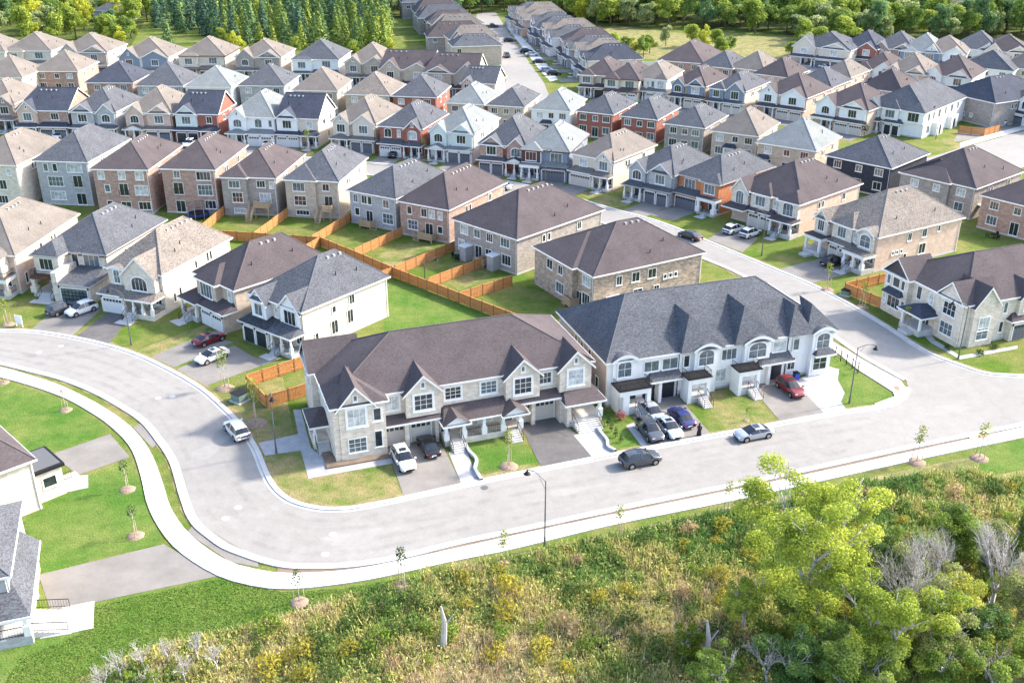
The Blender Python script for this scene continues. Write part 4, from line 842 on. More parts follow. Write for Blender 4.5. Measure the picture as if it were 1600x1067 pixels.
for x0, x1, d_ in ((.5, 4.6, 2.7), (9.7, 12.7, 2.5), (16.6, 19.6, 2.6)):
    pw, pc = MB(), MB(); pw.box(x0, -d_, 2.6, x1, -.6 if x0 > 9 else -.3, 3.3); pw.box(x0, -d_, 0, x0 + .5, -d_ + .5, 2.6).box(x1 - .5, -d_, 0, x1, -d_ + .5, 2.6)
    if x0 < 1: pw.box(x0, -d_, 0, x0 + 1.3, -d_ + .4, 2.59).box(x0, -d_ + .4, 0, x0 + .3, -.3, 2.58)
    else: pw.box(x0, -d_ + .5, 0, x0 + .3, -.6, 2.58)
    pc.box(x0 - .15, -d_ - .15, 3.3, x1 + .15, -.6 if x0 > 9 else -.3, 3.44)
    pw.build('porch_wall', M['stucco_white'], T2); pc.build('balcony_deck', M['black'], T2)
    railing(T2, [(x0, -.7), (x0, -d_), (x1, -d_), (x1, -.7)], 3.44, .75, name='balcony_rail')
    MB().box(x0 + .3, -d_ + .01, 0, x1 - .01, -.31, .8).build('porch_floor', M['concrete'], T2)
    xs = x0 + (x1 - x0) * .66; b = MB()
    for i in range(6): b.box(xs - .6, -d_ - .3 * (i + 1), 0, xs + .6, -d_ - .3 * i, .8 * (6 - i) / 7)
    b.build('steps', M['concrete'], T2)
    for s_ in (-1, 1): railing(T2, [(xs + s_ * .6, -d_, 0), (xs + s_ * .6, -d_ - 1.8, -.7)], .8, .95, gap=.5, name='stair_rail')
    entry_door(T2, xs, -.31 if x0 < 9 else -.02, .8, 1.0, 2.1, 'door_dark')
for x_ in (7.8, 23.0): garage_door_or_opening(T2, x_, -.05, 2.5, 2.3, 'gar_black', lights=False)
for x_ in (5.7, 20.9): MB().box(x_ - .9, -.06, 0, x_ + .9, -.01, 2.5).build('garage_door_or_opening', M['gar_black'], T2)  # flat black panels paint the shade inside two open bays; no doors here
for x_ in (6.65, 21.85): MB().box(x_ - .2, -1.1, 0, x_ + .2, -.02, 3.0).build('pier', M['stucco_white'], T2)
for x_ in (9.45, 24.8): MB().tube((x_, -.08, 0), (x_, -.08, 6), .06, 5).build('downspout', M['black'], T2)
# tall cross gables of the white row's roof
for x0, x1, rr, xo in ((9.6, 15.2, 3.7, -.9), (17.0, 22.6, 3.9, -.6), (24.6, 27.9, 3.0, .3), (27.2, 31.4, 2.9, -.2)):
    b = MB(); xm = (x0 + x1) / 2 + xo; my_ = 5.0 / 8.4; yb = rr / my_; zt = 6.1 + rr; F = (xm, 1.9, zt); K_ = (xm, yb, zt + .03)
    b.poly([(x0 - .3, -.8, 6.1), F, K_, (x0 - .3, -.3, 6.14)]); b.poly([(x1 + .3, -.8, 6.1), F, K_, (x1 + .3, -.3, 6.14)]); b.poly([(x0 - .3, -.8, 6.1), (x1 + .3, -.8, 6.1), F])
    b.build('dormer_roof', M['r_grey'], T2)

# ------------------------------------------------------------------ the two house fronts at the lower left
A_ = house((66, 794), 45, 14, 11, 5.9, 'stone_cream', 'r_brown', 'pale stone house with flat-roofed entry beside the curved walk', anchor='R', z=0, along='x', rise=3.6, vents=0, side=[(2, 4.2, .9, 1.3)], rear=[('w', .55, 2.0, 1.2, .9, 2)], h1=4)
MB().box(14.0, 1.0, 0, 17.0, 5.2, 3.4).build('entry_wall', M['stone_cream'], A_); MB().box(13.9, .7, 3.4, 17.3, 5.5, 3.75).build('entry_roof', M['black'], A_); MB().box(14.0, 1.0, 3.76, 17.0, 5.2, 3.8).build('entry_roof_deck', M['steel'], A_)
MB().box(17.0, 1.6, .9, 17.03, 3.2, 2.5).build('entry_opening', M['gar_beige'], A_); window(A_, 17, 11, 'f', 15.6, 2.1, 1.3, 1.1, 1, 1, off=-1.0)
railing(A_, [(17.1, 3.4), (18.6, 3.4)], 0.1, .9); MB().box(17.0, 1.4, 0, 19.4, 4.4, .14).build('entry_step', M['concrete'], A_)
B_ = house((45, 900), 19, 12, 11, 5.9, 'stone_grey', 'r_grey', 'grey stone house with grey porch roof and black porch rails', anchor='R', z=5.9, along='x', rise=3.2, vents=0, rear=[])
B_.location = at(48, 960, 3.1) + Vector((-math.cos(R(19)) * 13.6 - math.sin(R(19)) * 2.4, -math.sin(R(19)) * 13.6 + math.cos(R(19)) * 2.4, 0)); B_.location.z = 0
MB().box(-.02, 1.0, 0, 11.9, 10.9, 5.7).build('inner_wall', M['stucco_white'], B_)
b, f_ = MB(), MB()
X = 13.6
b.poly([(3, -2.6, 3.1), (X, -2.6, 3.1), (X - 1.6, 1.0, 4.6), (3, 1.0, 4.6)]); b.poly([(X, -2.6, 3.1), (X, 8.6, 3.1), (X - 1.6, 8.6, 4.6), (X - 1.6, 1.0, 4.6)])
f_.box(3, -2.66, 2.85, X + .06, -2.6, 3.12).box(X, -2.6, 2.85, X + .06, 8.6, 3.12); f_.poly([(3, -2.6, 2.9), (X, -2.6, 2.9), (X, 8.6, 2.9), (3, 8.6, 2.9)])
r_ = b.build('porch_roof', M['r_grey'], B_); f_.build('fascia', M['trim'], r_)
MB().box(3, -2.3, 0, X - .3, .98, .9).build('porch_floor', M['stone_grey'], B_); MB().box(3.2, -2.1, .9, X - .5, .9, .93).build('porch_deck', M['concrete'], B_)
for x_ in (6.5, X - .6): column(B_, x_, -2.0, .9, 2.9, .45, 'trim')
column(B_, X - .6, 4.0, .1, 2.9, .45, 'trim'); MB().box(X - 1.4, 1.0, 0, X - .5, 8.5, 2.9).build('garage_wall', M['stone_cream'], B_)
railing(B_, [(10.4, -2.15), (X - .9, -2.15)], .92, .95); railing(B_, [(X - .4, 1.6, 0), (X + 2.4, 1.6, -.6)], .75, .9); railing(B_, [(X - .4, -1.6, 0), (X + 2.4, -1.6, -.6)], .75, .9)
b = MB()
for i in range(5): b.box(X - .3 + .4 * i, -1.6, 0, X + .1 + .4 * i, 1.6, .75 * (5 - i) / 6)
b.build('steps', M['concrete'], B_); MB().box(X + 1.7, -1.9, 0, X + 4.4, 1.9, .06).build('landing', M['concrete'], B_)
# ------------------------------------------------------------------ fronts along the crescent behind the gardens
G2 = 'houses fronting the crescent'
def fr(c, th, W, wall, roof, label, flip=False, st='gg', garc='gar_grey', bay=None, n=2, por='shed', he=6.1, z=0, D=16, group=G2, along='y', drv=7.5, gl=None, fascia='trim', side=True, **kw):
    """front with porch on one side and garage on the other; flip puts the garage on the left"""
    X = (lambda a, b: (1 - b, 1 - a)) if flip else (lambda a, b: (a, b))
    pa, ga = X(.0, .40), X(.42, 1.0); up = []
    a, b_ = X(.0, .42), X(.46, 1.0)
    o1 = {'w': 1.9, 'zb': 3.3, 'p': .5, 'gl': gl}; o2 = {'w': 2.0, 'zb': 3.3, 'p': .5, 'gl': gl}
    if st == 'gg': up = [('g', *a, {**o1, 'dot': 1}), ('g', *b_, {**o2, 'r': 2.0})]
    elif st == 'g1': up = [('g', *a, {**o1, 'dot': 1}), ('w', (b_[0] + b_[1]) / 2, 1.8, {'nv': 3, 'gl': gl}), ]
    elif st == '1g': up = [('w', (a[0] + a[1]) / 2, 1.2, {'gl': gl}), ('g', *b_, {**o2, 'r': 2.1, 'skirt': 1})]
    elif st == 'gs': up = [('g', *a, {**o1, 'arch': True}), ('g', *b_, {**o2, 'r': 1.9, 'skirt': 1})]
    elif st == 'aa': up = [('g', *a, {**o1, 'arch': True, 'dot': 1}), ('w', (b_[0] + b_[1]) / 2 - .08, 1.6, {'arch': True, 'nv': 2, 'h': 1.9, 'gl': gl}), ('w', (b_[0] + b_[1]) / 2 + .18, .7, {'nv': 1, 'gl': gl})]
    elif st == 'mod': up = [('h', *a, {'up': 1, 'p': .9, 'w': 2.2, 'r': 1.3, 'gl': 'glass_mid'}), ('w', (b_[0] + b_[1]) / 2, 2.4, {'nv': 3, 'h': 1.8, 'gl': 'glass_mid'})]
    elif st == 'dor': up = [('h', *a, {'up': 1, 'p': .7, 'w': 1.6, 'r': 1.6}), ('g', *b_, {**o2, 'r': 2.2, 'nv': 3, 'h': 1.9})]
    elif st == 'ww': up = [('w', .14, .7, {'nv': 1}), ('w', .3, .7, {'nv': 1}), ('w', .46, .7, {'nv': 1}), ('w', .6, .7, {'nv': 1}), ('h', .66, 1.0, {'up': 1, 'p': .4, 'w': 1.7, 'arch': True, 'h': 2.0, 'r': 1.7})]
    po = {'d': 2.0, 'z': .5, 'dx': .5}
    po.update(kw.pop('po', {}))
    return house(c, th, W, D, he, wall, roof, label, z=z, up=up, bay=bay or wall, gar=(*ga, n, 1.4, garc), por=(*pa, por, po), group=group, along=along, drv=drv, fascia=fascia, side=side, **kw)
fr((30, 204), -2, 11.4, 'brick_pink', 'r_tan', 'brick house with navy gable and tan roof beside the dark ridge-roofed house', st='g1', he=6.6, garc='gar_grey', flip=True)
fr((113, 216), -4, 12.5, 'brick_pink', 'r_dark', 'brick and white house with long dark ridge roof and white car outside', st='g1', along='x', h0=3, h1=0, rise=4.2, D=13, he=6.6, garc='gar_grey', bay='brick_peach')
fr((187, 218), -4, 11.0, 'stone_grey', 'r_grey', 'grey stone house with pale side wall and triple window beside the tan brick one', flip=True, st='gs', he=6.6, garc='gar_grey')
fr((274, 220), -4, 11.4, 'brick_peach', 'r_tan', 'tan brick house with twin gables and two slate garage doors', st='gs', he=6.6, garc='gar_grey', por='gable')
fr((345, 222), -5, 10.4, 'brick_red', 'r_dark', 'red brick and mint siding house with steep dark ridge roof', flip=True, st='1g', along='x', h0=2, h1=0, rise=4.4, D=12, he=6.6, garc='gar_black', bay='siding_green')
fr((432, 228), -9, 11.2, 'stucco_white', 'r_pale', 'white house with pale roof, arched window and white garage doors', st='aa', he=6.6, garc='gar_white', por='hip')
fr((500, 230), -10, 10.2, 'stucco_cream', 'r_dark', 'cream house with dark ridge roof, wide gable and white garage doors', flip=True, st='1g', along='x', h0=1, h1=0, rise=4.6, D=12, he=6.6, garc='gar_white', bay='stucco_white')
fr((589, 238), -16, 10.6, 'brick_beige', 'r_tan', 'beige house with twin gables and two dark garage doors', st='gg', he=6.6, garc='gar_grey', bay='stucco_cream', por='hip')
fr((661, 247), -17, 10.2, 'brick_red', 'r_grey', 'red brick house with grey roof, white-framed gable window and black van outside', flip=True, st='aa', he=6.6, garc='gar_white')
fr((741, 255), -19, 10.4, 'stucco_white', 'r_pale', 'white house with pale green-grey roof and gabled white porch', st='gs', he=6.6, garc='gar_grey', bay='siding_green', por='gable')
fr((822, 274), -18, 10.4, 'brick_red', 'r_grey', 'red and brown brick house with steep blue front gable and wrap porch', flip=True, st='gs', garc='gar_grey', bay='brick_pink', por='gable', rise=4.6)
fr((888, 283), -18, 10, 'siding_slate', 'r_pale', 'modern white and charcoal house with wood panels and pale roof', st='mod', garc='gar_grey', n=1, bay='stucco_white', por='flat', fascia='siding_brown', box=[(.05, -.95, 3.6, 4.1, -.92, 6.0, 'siding_brown', 'wood_panel')])
fr((957, 298), -37, 9.8, 'stucco_cream', 'r_tan', 'cream house with tan roof and dark brown porch awning by a driveway', flip=True, st='g1', garc='gar_beige', n=1, bay='stone_cream', D=16.5)
fr((1050, 322), -40, 10.2, 'stone_grey', 'r_grey', 'slate blue stone house with grey twin gables and charcoal garage doors', st='gs', garc='gar_grey', D=15, fascia='vent')
fr((1124, 337), -45, 9.8, 'brick_orange', 'r_grey', 'modern orange brick and white house with grey hip roof', flip=True, st='mod', garc='gar_grey', n=1, bay='brick_orange', por='flat', fascia='vent', D=17.5, po={'n': 2, 'cw': .7})

# ------------------------------------------------------------------ the row behind, rears towards us
G1B = 'rear-facing second row of houses'
def rr(c, th, W, wall, roof, label, D=15, he=6.1, bays=0, canopy=None, v=5, group=G1B, **kw):
    x1, x2, x3 = .2 + rng.uniform(-.03, .03), .52, .82 + rng.uniform(-.03, .03)
    rear = [('w', x1, he - 1.35, 1.5, 1.3, 3), ('w', x2, he - 1.35, 1.2, 1.2, 2), ('w', x3, he - 1.35, 1.6, 1.3, 3), ('w', x1, 2.0, 1.8, 1.5, 3), ('d', x2, .4, 1.5), ('w', x3, 2.0, 1.6, 1.5, 2)]
    r_ = house(c, th, W, D, he, wall, roof, label, rear=rear, group=group, vents=v, **kw)
    if canopy:
        MB().box(W * canopy - 1.2, -1.0, 0, W * canopy + 1.2, -.02, 3.0).build('bay_window_wall', M['trim'], r_)
        b = MB(); b.poly([(W * canopy - 1.5, -1.3, 3.0), (W * canopy + 1.5, -1.3, 3.0), (W * canopy + 1.1, -.02, 3.7), (W * canopy - 1.1, -.02, 3.7)]); b.poly([(W * canopy - 1.5, -1.3, 3.0), (W * canopy - 1.1, -.02, 3.7), (W * canopy - 1.5, -.02, 3.0)]); b.poly([(W * canopy + 1.5, -1.3, 3.0), (W * canopy + 1.1, -.02, 3.7), (W * canopy + 1.5, -.02, 3.0)])
        b.build('bay_canopy', M['r_dark'], r_); window(r_, W, D, 'f', W * canopy, 2.0, 1.7, 1.3, 3, off=1.0)
    return r_
rr((35, 122), -1, 12.7, 'stucco_cream', 'r_tan', 'cream house with tan roof, rear end of its row beside the brown brick rear', v=3)
rr((122, 112), -1, 12.7, 'brick_pink', 'r_tan', 'brown brick rear with tan roof behind the dark ridge-roofed brick house')
rr((208, 130), -2, 12.7, 'brick_pink', 'r_dark', 'plum brick rear with dark grey hip roof behind the grey stone front')
rr((286, 135), -2, 12.3, 'stone_grey', 'r_grey', 'grey rear with slate grey roof behind the twin-gabled tan brick house')
rr((362, 137), -3, 12.3, 'stucco_white', 'r_pale', 'white rear with pale grey-green roof behind the mint and red house')
rr((445, 135), -4, 12.1, 'stone_grey', 'r_grey', 'grey rear with blue-grey roof behind the white arched-window house')
rr((528, 143), -6, 11.7, 'brick_beige', 'r_tan', 'beige rear with smooth tan roof behind the cream dark-roofed house')
rr((610, 150), -9, 11.7, 'brick_beige', 'r_weather', 'beige rear with speckled tan roof behind the beige twin-gabled house')
rr((683, 153), -10, 11.4, 'brick_red', 'r_grey', 'red brick rear with blue-grey roof behind the red brick gabled house')
rr((757, 164), -13, 9.4, 'brick_beige', 'r_pale', 'beige rear with pale grey roof behind the white porch-gabled house')
rr((820, 168), -16, 9.2, 'brick_beige', 'r_grey', 'beige rear with dark blue-grey roof and dark gable end behind')
rr((892, 175), -18, 9.6, 'stucco_white', 'r_pale', 'white rear with pale roof and dark-canopied bay window', canopy=.4)
rr((959, 180), -27, 9.2, 'brick_red', 'r_grey', 'red brick rear with dark roof beside the white rear with a bay window')
rr((1028, 188), -28, 8.8, 'brick_red', 'r_grey', 'red brick rear with dark roof beside the grey brick rear')
rr((1102, 201), -30, 9.4, 'brick_grey', 'r_grey', 'grey brick rear with blue-grey roof beside the tan rear with a canopy')
rr((1186, 214), -30, 10.4, 'brick_beige', 'r_tan', 'tan brick rear with tan roof and dark-canopied bay window', canopy=.42)
rr((1276, 237), -35, 12.6, 'brick_beige', 'r_pale', 'wide white rear with pale roof beside the black brick one', canopy=.12)
rr((1394, 264), -45, 13.8, 'brick_black', 'r_grey', 'black brick rear with slate grey roof and four white windows', D=16, side=False)
rr((1526, 295.6), -50, 14.6, 'brick_grey', 'r_brown', 'wide brown brick semi-detached rear with brown roof and white door canopy', D=18, rise=4.8, h0=8, name='semi_detached_house', up=[('h', .0, .68, {'p': .8, 'w': 0, 'low': False, 'r': 2.8})], box=[(14.62, 2, 2.4, 15.8, 4, 2.55, 'trim', 'door_canopy')])
rr((1650, 334), -52, 13, 'brick_pink', 'r_brown', 'pink brick rear with brown roof and arched windows over a patio', D=18)

# ------------------------------------------------------------------ far row of fronts below the spruces
G1 = 'house fronts along the far street'
def ff(c, th, W, wall, roof, label, **kw): return fr(c, th, W, wall, roof, label, group=G1, z=None, drv=6, he=6.8, **kw)
ff((8, 82), -1, 12.9, 'stucco_cream', 'r_tan', 'cream gabled house beside the tan-roofed balcony house', st='g1')
ff((80, 80), -1, 14.6, 'stone_cream', 'r_tan', 'cream stone house with tan roof and white balcony', st='mod', garc='gar_grey', bay='stone_cream')
ff((168, 82), -2, 15.2, 'brick_beige', 'r_tan', 'beige house with tan roof, dark dormer canopy and arched window', st='gs', garc='gar_grey')
ff((264, 90), -2, 15.2, 'stucco_white', 'r_tan', 'white and slate house with tan roof and blue front gables', st='gg', garc='gar_white', bay='siding_slate')
ff((352, 88), -3, 14.0, 'stone_cream', 'r_tan', 'white stone house with plain peach-tan roof and black windows', st='mod', garc='gar_grey', fascia='siding_brown')
ff((440, 90), -4, 14.0, 'brick_beige', 'r_tan', 'taupe house with peach-tan roof, twin gables and arched windows', st='gs', garc='gar_grey', bay='brick_grey')
ff((530, 94), -5, 14.0, 'stucco_white', 'r_grey', 'white house with slate roof and black balcony over twin garages', st='mod', garc='gar_black', flip=False, rise=4.8)
ff((604, 100), -8, 12.3, 'brick_beige', 'r_tan', 'beige house with three tan gables and white garage door', st='gg', garc='gar_white', n=1)
ff((676, 110), -8, 15.2, 'brick_beige', 'r_brown', 'beige house with plum-brown ridge roof and small bracketed gables', st='gg', along='x', h0=1, h1=0, rise=4.4, D=14, garc='gar_grey')
ff((747, 116), -9, 15.2, 'brick_beige', 'r_brown', 'beige corner house with plum-brown roof and tall arched gable window', st='gs', along='x', h0=3, h1=0, rise=4.4, D=14, garc='gar_grey', flip=True)
fr((775, 132), -14, 9.5, 'brick_beige', 'r_grey', 'beige house with blue-grey ridge roof at the corner of the far street', st='g1', along='x', h0=1, h1=0, D=11, z=None, group=G1, drv=0)

# ------------------------------------------------------------------ right-hand far fronts
GM = 'house fronts right of the far street'
def mm(c, th, W, wall, roof, label, **kw): return fr(c, th, W, wall, roof, label, group=GM, z=None, drv=6, **kw)
mm((962, 120), -20, 10, 'brick_beige', 'r_brown', 'beige house with brown hip roof and black balcony at the street corner', st='mod', garc='gar_black', n=1)
mm((1000, 126), -22, 9.6, 'stucco_cream', 'r_brown', 'cream house with brown wide-eaved roof and small balcony', st='mod', garc='gar_white', fascia='siding_brown')
mm((1044, 126), -24, 10, 'stucco_white', 'r_tan', 'white house with tan roof and a row of small upper windows', st='ww', garc='gar_white')
mm((1104, 136), -32, 9.8, 'brick_beige', 'r_brown', 'tan house with brown gables and arched blue-shuttered window', st='gs', garc='gar_beige', bay='siding_slate')
mm((1166, 144), -34, 9.8, 'stucco_cream', 'r_grey', 'cream house with blue-grey roof, slate bay dormer and white gable', st='dor', garc='gar_beige', bay='siding_slate')
mm((1262, 154), -38, 13, 'brick_peach', 'r_brown', 'white and peach semi-detached pair with brown roof and bracketed wide gable', st='gg', garc='gar_beige', bay='stucco_white', rise=4.4, name='semi_detached_house')
mm((1358, 174), -42, 13.5, 'brick_peach', 'r_brown', 'white and peach pair with plum-brown roofs, balcony porch and arched window', st='gs', garc='gar_beige', bay='stucco_white', rise=4.6, por='flat', name='semi_detached_house')
h_ = house((1448, 178), -42, 15, 26, 6.2, 'stucco_white', 'r_grey', 'white townhouse block with slate roof and black doors on the corner', rise=4.8, h0=7, group=GM, name='townhouse_row', name_cat='townhouse',
      up=[('g', .0, .28, {'w': 1.8, 'h': 2.1, 'arch': True, 'r': 2.2}), ('h', .3, .58, {'up': 1, 'p': .5, 'w': 2.2, 'r': 1.8}), ('h', .66, 1.0, {'up': 1, 'p': .6, 'w': 2.6, 'h': 2.0, 'r': 2.0})],
      gar=(.36, .66, 2, 1.0, 'gar_black'), por=(.02, .3, 'shed', {'d': 1.8}), side=[(2.5, 4.7, 1.2, 1.7), (5.5, 4.7, 1.0, 1.6), (9, 4.7, 1.4, 1.7), (13, 4.7, 1.0, 1.6), (17, 4.7, 1.4, 1.7), (21, 4.7, 1.0, 1.6), (3, 1.8, 1.4, 1.8), (12, 1.8, 1.4, 1.8), (20, 1.8, 1.2, 1.8)], vents=0,
      box=[(15.02, 5.5, 0, 16.3, 9.5, 3.1, 'stucco_white', 'side_porch'), (15.02, 7.0, .1, 16.32, 8.2, 2.4, 'gar_black', 'side_door'), (15.02, 15, 0, 16.3, 19, 3.1, 'stucco_white', 'side_porch'), (16.31, 16, .1, 16.34, 17.4, 2.4, 'gar_black', 'side_door')])
GR = 'hip-roofed houses behind the far fronts'
def hp(c, th, W, wall, roof, label='brown hip-roofed house among the crowded roofs', D=14, **kw): return rr(c, th, W, wall, roof, label, D=D, group=GR, v=3, **kw)
hp((1100, 100), -25, 14, 'brick_pink', 'r_brown', 'long brick house with brown roof beside the white vinyl fence', D=22)
hp((1145, 108), -32, 10, 'brick_pink', 'r_grey', 'grey hip roof wedged between two brown roofs')
hp((1195, 112), -36, 11, 'brick_peach', 'r_tan', 'tan hip roof behind the slate bay dormer house')
hp((1232, 122), -38, 10, 'brick_peach', 'r_brown', 'plum hip roof behind the white bracketed-gable pair')
hp((1300, 138), -38, 11, 'brick_peach', 'r_grey', 'grey low roof behind the peach pair with a balcony')
hp((1330, 122), -38, 9, 'brick_peach', 'r_tan', 'tan roof end standing by the far pavement')
hp((1412, 146), -40, 12, 'brick_peach', 'r_brown', 'brown pyramid roof behind the white townhouse block')
fr((1398, 112), -34, 11, 'stucco_white', 'r_brown', 'white house with plum pyramid roof facing the far lane', z=None, group=GR, drv=0, st='dor')
fr((1450, 118), -34, 12, 'brick_peach', 'r_tan', 'cream house with tan roof and arched gable window facing the far lane', z=None, group=GR, drv=0, st='gs')
fr((1520, 124), -36, 13, 'stucco_white', 'r_brown', 'white house with plum roof and arched gables facing the far lane', z=None, group=GR, drv=0, st='gs')
hp((1585, 112), -36, 15, 'stucco_white', 'r_grey', 'white-walled house with grey ridge roof beyond the plum roof')
hp((1640, 112), -36, 13, 'stucco_cream', 'r_tan', 'cream house with tan roof beside the white-walled grey ridge roof')
house((1556, 162), -62, 16, 22, 6.2, 'brick_grey', 'r_dark', 'grey brick end house with navy-black roof above a wooden fence', rise=4.6, group=GR, vents=3, rear=[('w', .3, 2.0, .7, .8, 1), ('w', .45, 2.0, .7, .8, 1), ('w', .6, 2.0, .7, .8, 1)], h0=7)
house((1650, 168), -62, 14, 24, 6.2, 'stucco_white', 'r_brown', 'white townhouse block with plum roof and arched porches beside the navy-roofed end house', rise=4.8, group=GR, vents=0, up=[('g', .3, .6, {}), ('g', .65, .95, {})], gar=(.2, .5, 1, 1.0, 'gar_grey'), por=(.55, .95, 'flat', {'d': 2}), name='townhouse_row', name_cat='townhouse')
GF = 'houses along the wood edge'
for (c, th, W, wl_, rf_, lb, st_) in [((1330, 80), -36, 19, 'stucco_cream', 'r_grey', 'white pair with slate roof at the end of the row by the wood', 'gs'), ((1372, 78), -34, 12, 'brick_red', 'r_dark', 'red brick house with navy roof by the wood', 'gg'),
      ((1430, 80), -30, 13, 'brick_pink', 'r_grey', 'brick house with grey ridge roof and white gable by the wood', 'gs'), ((1472, 84), -28, 12, 'siding_slate', 'r_pale', 'slate and white house with pale roof by the wood', 'mod'),
      ((1512, 86), -26, 13, 'stucco_white', 'r_tan', 'white gabled house with taupe roof by the wood', 'gg'), ((1562, 80), -24, 12, 'stucco_white', 'r_grey', 'white house with grey roof and large front gable by the wood', '1g'),
      ((1614, 84), -22, 14, 'stucco_cream', 'r_brown', 'cream pair with plum roof by the wood, last of its row', 'gs')]:
    fr(c, th, W, wl_, rf_, lb, z=None, group=GF, drv=6, st=st_, garc='gar_white' if 'pale' in lb else 'gar_grey')

# ------------------------------------------------------------------ street running away at the top
GU = 'houses lining the street that runs away'
p0 = at(668, 88); d0 = Vector((math.cos(R(101.5)), math.sin(R(101.5)), 0)); e0 = Vector((d0.y, -d0.x, 0))
for i, (rf_, wl_, nm) in enumerate([('r_grey', 'brick_beige', 'grey'), ('r_tan', 'brick_peach', 'tan'), ('r_brown', 'brick_grey', 'brown'), ('r_tan', 'brick_peach', 'tan'), ('r_tan', 'brick_red', 'tan'), ('r_brown', 'brick_grey', 'brown'), ('r_grey', 'brick_grey', 'grey'), ('r_brown', 'brick_grey', 'brown'), ('r_brown', 'stone_grey', 'brown'), ('r_grey', 'brick_grey', 'grey'), ('r_grey', 'brick_grey', 'grey')]):
    house(p0 + d0 * (i * 11.6 - 21) + e0 * (22 + [0, 1.6, -.8, .9, 2.2][i % 5]), 11.5 + [0, 2, -2][i % 3], 16 if i == 0 else [19, 17, 20.5, 18][i % 4], 10.2, [6.2, 6.8, 5.8][i % 3], wl_, rf_, '%s-roofed house in the row between the spruces and the receding street' % nm, group=GU + ', ' + nm, along='x', rise=3.2 + .65 * (i % 4), vents=0 if i > 3 else 4,
          rear=[('w', .12, 4.8, 1.3, 1.2), ('w', .3, 2.0, 1.2, 1.2)], up=[('g', .02, .3, {'w': 0, 'p': .02, 'zb': 5, 'r': 2.0})] if i % 2 else [], side=[(3, 4.6, 1.4, 1.5), (7, 4.6, 1.4, 1.5), (5, 1.7, 2.4, 1.9)])
p0 = at(906, 128)
for i, (rf_, wl_, nm, st_) in enumerate([('r_dark', 'stucco_cream', 'navy', 'gs'), ('r_tan', 'brick_beige', 'tan', 'gg'), ('r_grey', 'stone_grey', 'grey', 'gs'), ('r_brown', 'brick_pink', 'brown', 'mod'), ('r_grey', 'stucco_white', 'grey', 'gg'), ('r_tan', 'stone_cream', 'tan', 'gs'), ('r_grey', 'siding_slate', 'grey', 'mod'), ('r_grey', 'stucco_white', 'grey', 'gg'), ('r_tan', 'brick_peach', 'tan', 'gs'), ('r_tan', 'stucco_cream', 'tan', 'gg'), ('r_grey', 'stone_cream', 'grey', 'gs')]):
    fr(p0 + d0 * (i * 11.4) + e0 * (2.5 + [0, 1.6, .6, 2.2][i % 4]), -78.5, 9.9, wl_, rf_, '%s-roofed house in the row opposite the spruces on the receding street' % nm, group=GU + ', opposite the spruces, ' + nm, st=st_, drv=7, D=[17, 15, 18][i % 3], he=[6.1, 6.7, 5.8, 6.4][i % 4], flip=bool(i % 2), garc=['gar_grey', 'gar_white', 'gar_black'][i % 3])
# roofs glimpsed among the far trees
GT = 'old houses among the far trees'
for c, th, W, wl_, rf_, lb in [((1018, 10), -10, 13, 'stucco_white', 'r_pale', 'white old house glimpsed between the far trees'), ((1398, 12), -6, 18, 'stucco_white', 'r_pale', 'long low white house among the far trees'), ((1570, 14), -4, 22, 'brick_red', 'r_tan', 'brick bungalow with pale roof among the far trees'), ((195, 18), -8, 14, 'stone_grey', 'r_grey', 'grey house with bay front half hidden by the broadleaf wood')]:
    house(c, th, W, 10, 4.5, wl_, rf_, lb, along='x', rise=2.6, vents=0, rear=[('w', .25, 2.6, 1.3, 1.3), ('w', .7, 2.6, 1.3, 1.3)])
# driveways that belong to house fronts
for pts, mt in DRV: sheet('driveway', pts, .024, mt)
# ------------------------------------------------------------------ fences
def panel_mesh(Lp=2.4, h=1.7):
    b = MB(); n = 16
    for i in range(n): b.box(Lp * i / n + .006, -.02 - .012 * (i % 2), .08, Lp * (i + 1) / n - .006, .012, h)
    for z in (.35, h - .3): b.box(0, .012, z, Lp, .06, z + .1)
    b.box(0, -.06, h, Lp, .08, h + .05); return b.mesh('panel', M['wood_fence'])
PANEL = panel_mesh(); POST = MB().box(-.06, -.06, 0, .06, .06, 1.82).box(-.08, -.08, 1.82, .08, .08, 1.87).mesh('post', M['wood_post'])
VP = MB().box(0, -.03, .05, 2.4, .03, 1.8).box(0, -.05, 1.72, 2.4, .05, 1.84).mesh('panel', M['trim'])
def fence(pts, label, group='wooden garden fences', z=1.8, white=False):
    P = [at(x, y, z) for x, y in pts]
    for p in P: p.z = 0
    root = thing('garden_fence', label, 'fence', P[0], 0, group)
    for a, b_ in zip(P, P[1:]):
        d = b_ - a; n = max(1, round(d.length / 2.4)); ang = math.atan2(d.y, d.x)
        for i in range(n):
            p = a.lerp(b_, i / n); dz = rng.uniform(-.05, .02)
            o = link('panel', VP if white else PANEL, root, (p.x - P[0].x, p.y - P[0].y, dz), ang); o.scale = (d.length / n / 2.4, 1, 1)
            link('post', POST if not white else VP, root, (p.x - P[0].x, p.y - P[0].y, .02), ang).scale = (1, 1, 1) if not white else (.06, 1.8, 1.02)
    p = P[-1]
    if not white: link('post', POST, root, (p.x - P[0].x, p.y - P[0].y, 0))
fence([(308.5, 356), (345, 359.5), (393.5, 362.6), (436, 365.7), (499.8, 369.5), (567.7, 397), (612, 416), (667, 437), (717, 456), (790, 484), (868, 513)], 'long cedar fence bending along the foot of the back gardens')
fence([(308.5, 356), (351, 320)], 'cedar side fence beside the round trampoline')
fence([(397, 362.5), (452, 322)], 'cedar side fence between the taupe and beige brick houses')
fence([(487, 368), (550, 330)], 'cedar side fence between the beige and blue-grey houses')
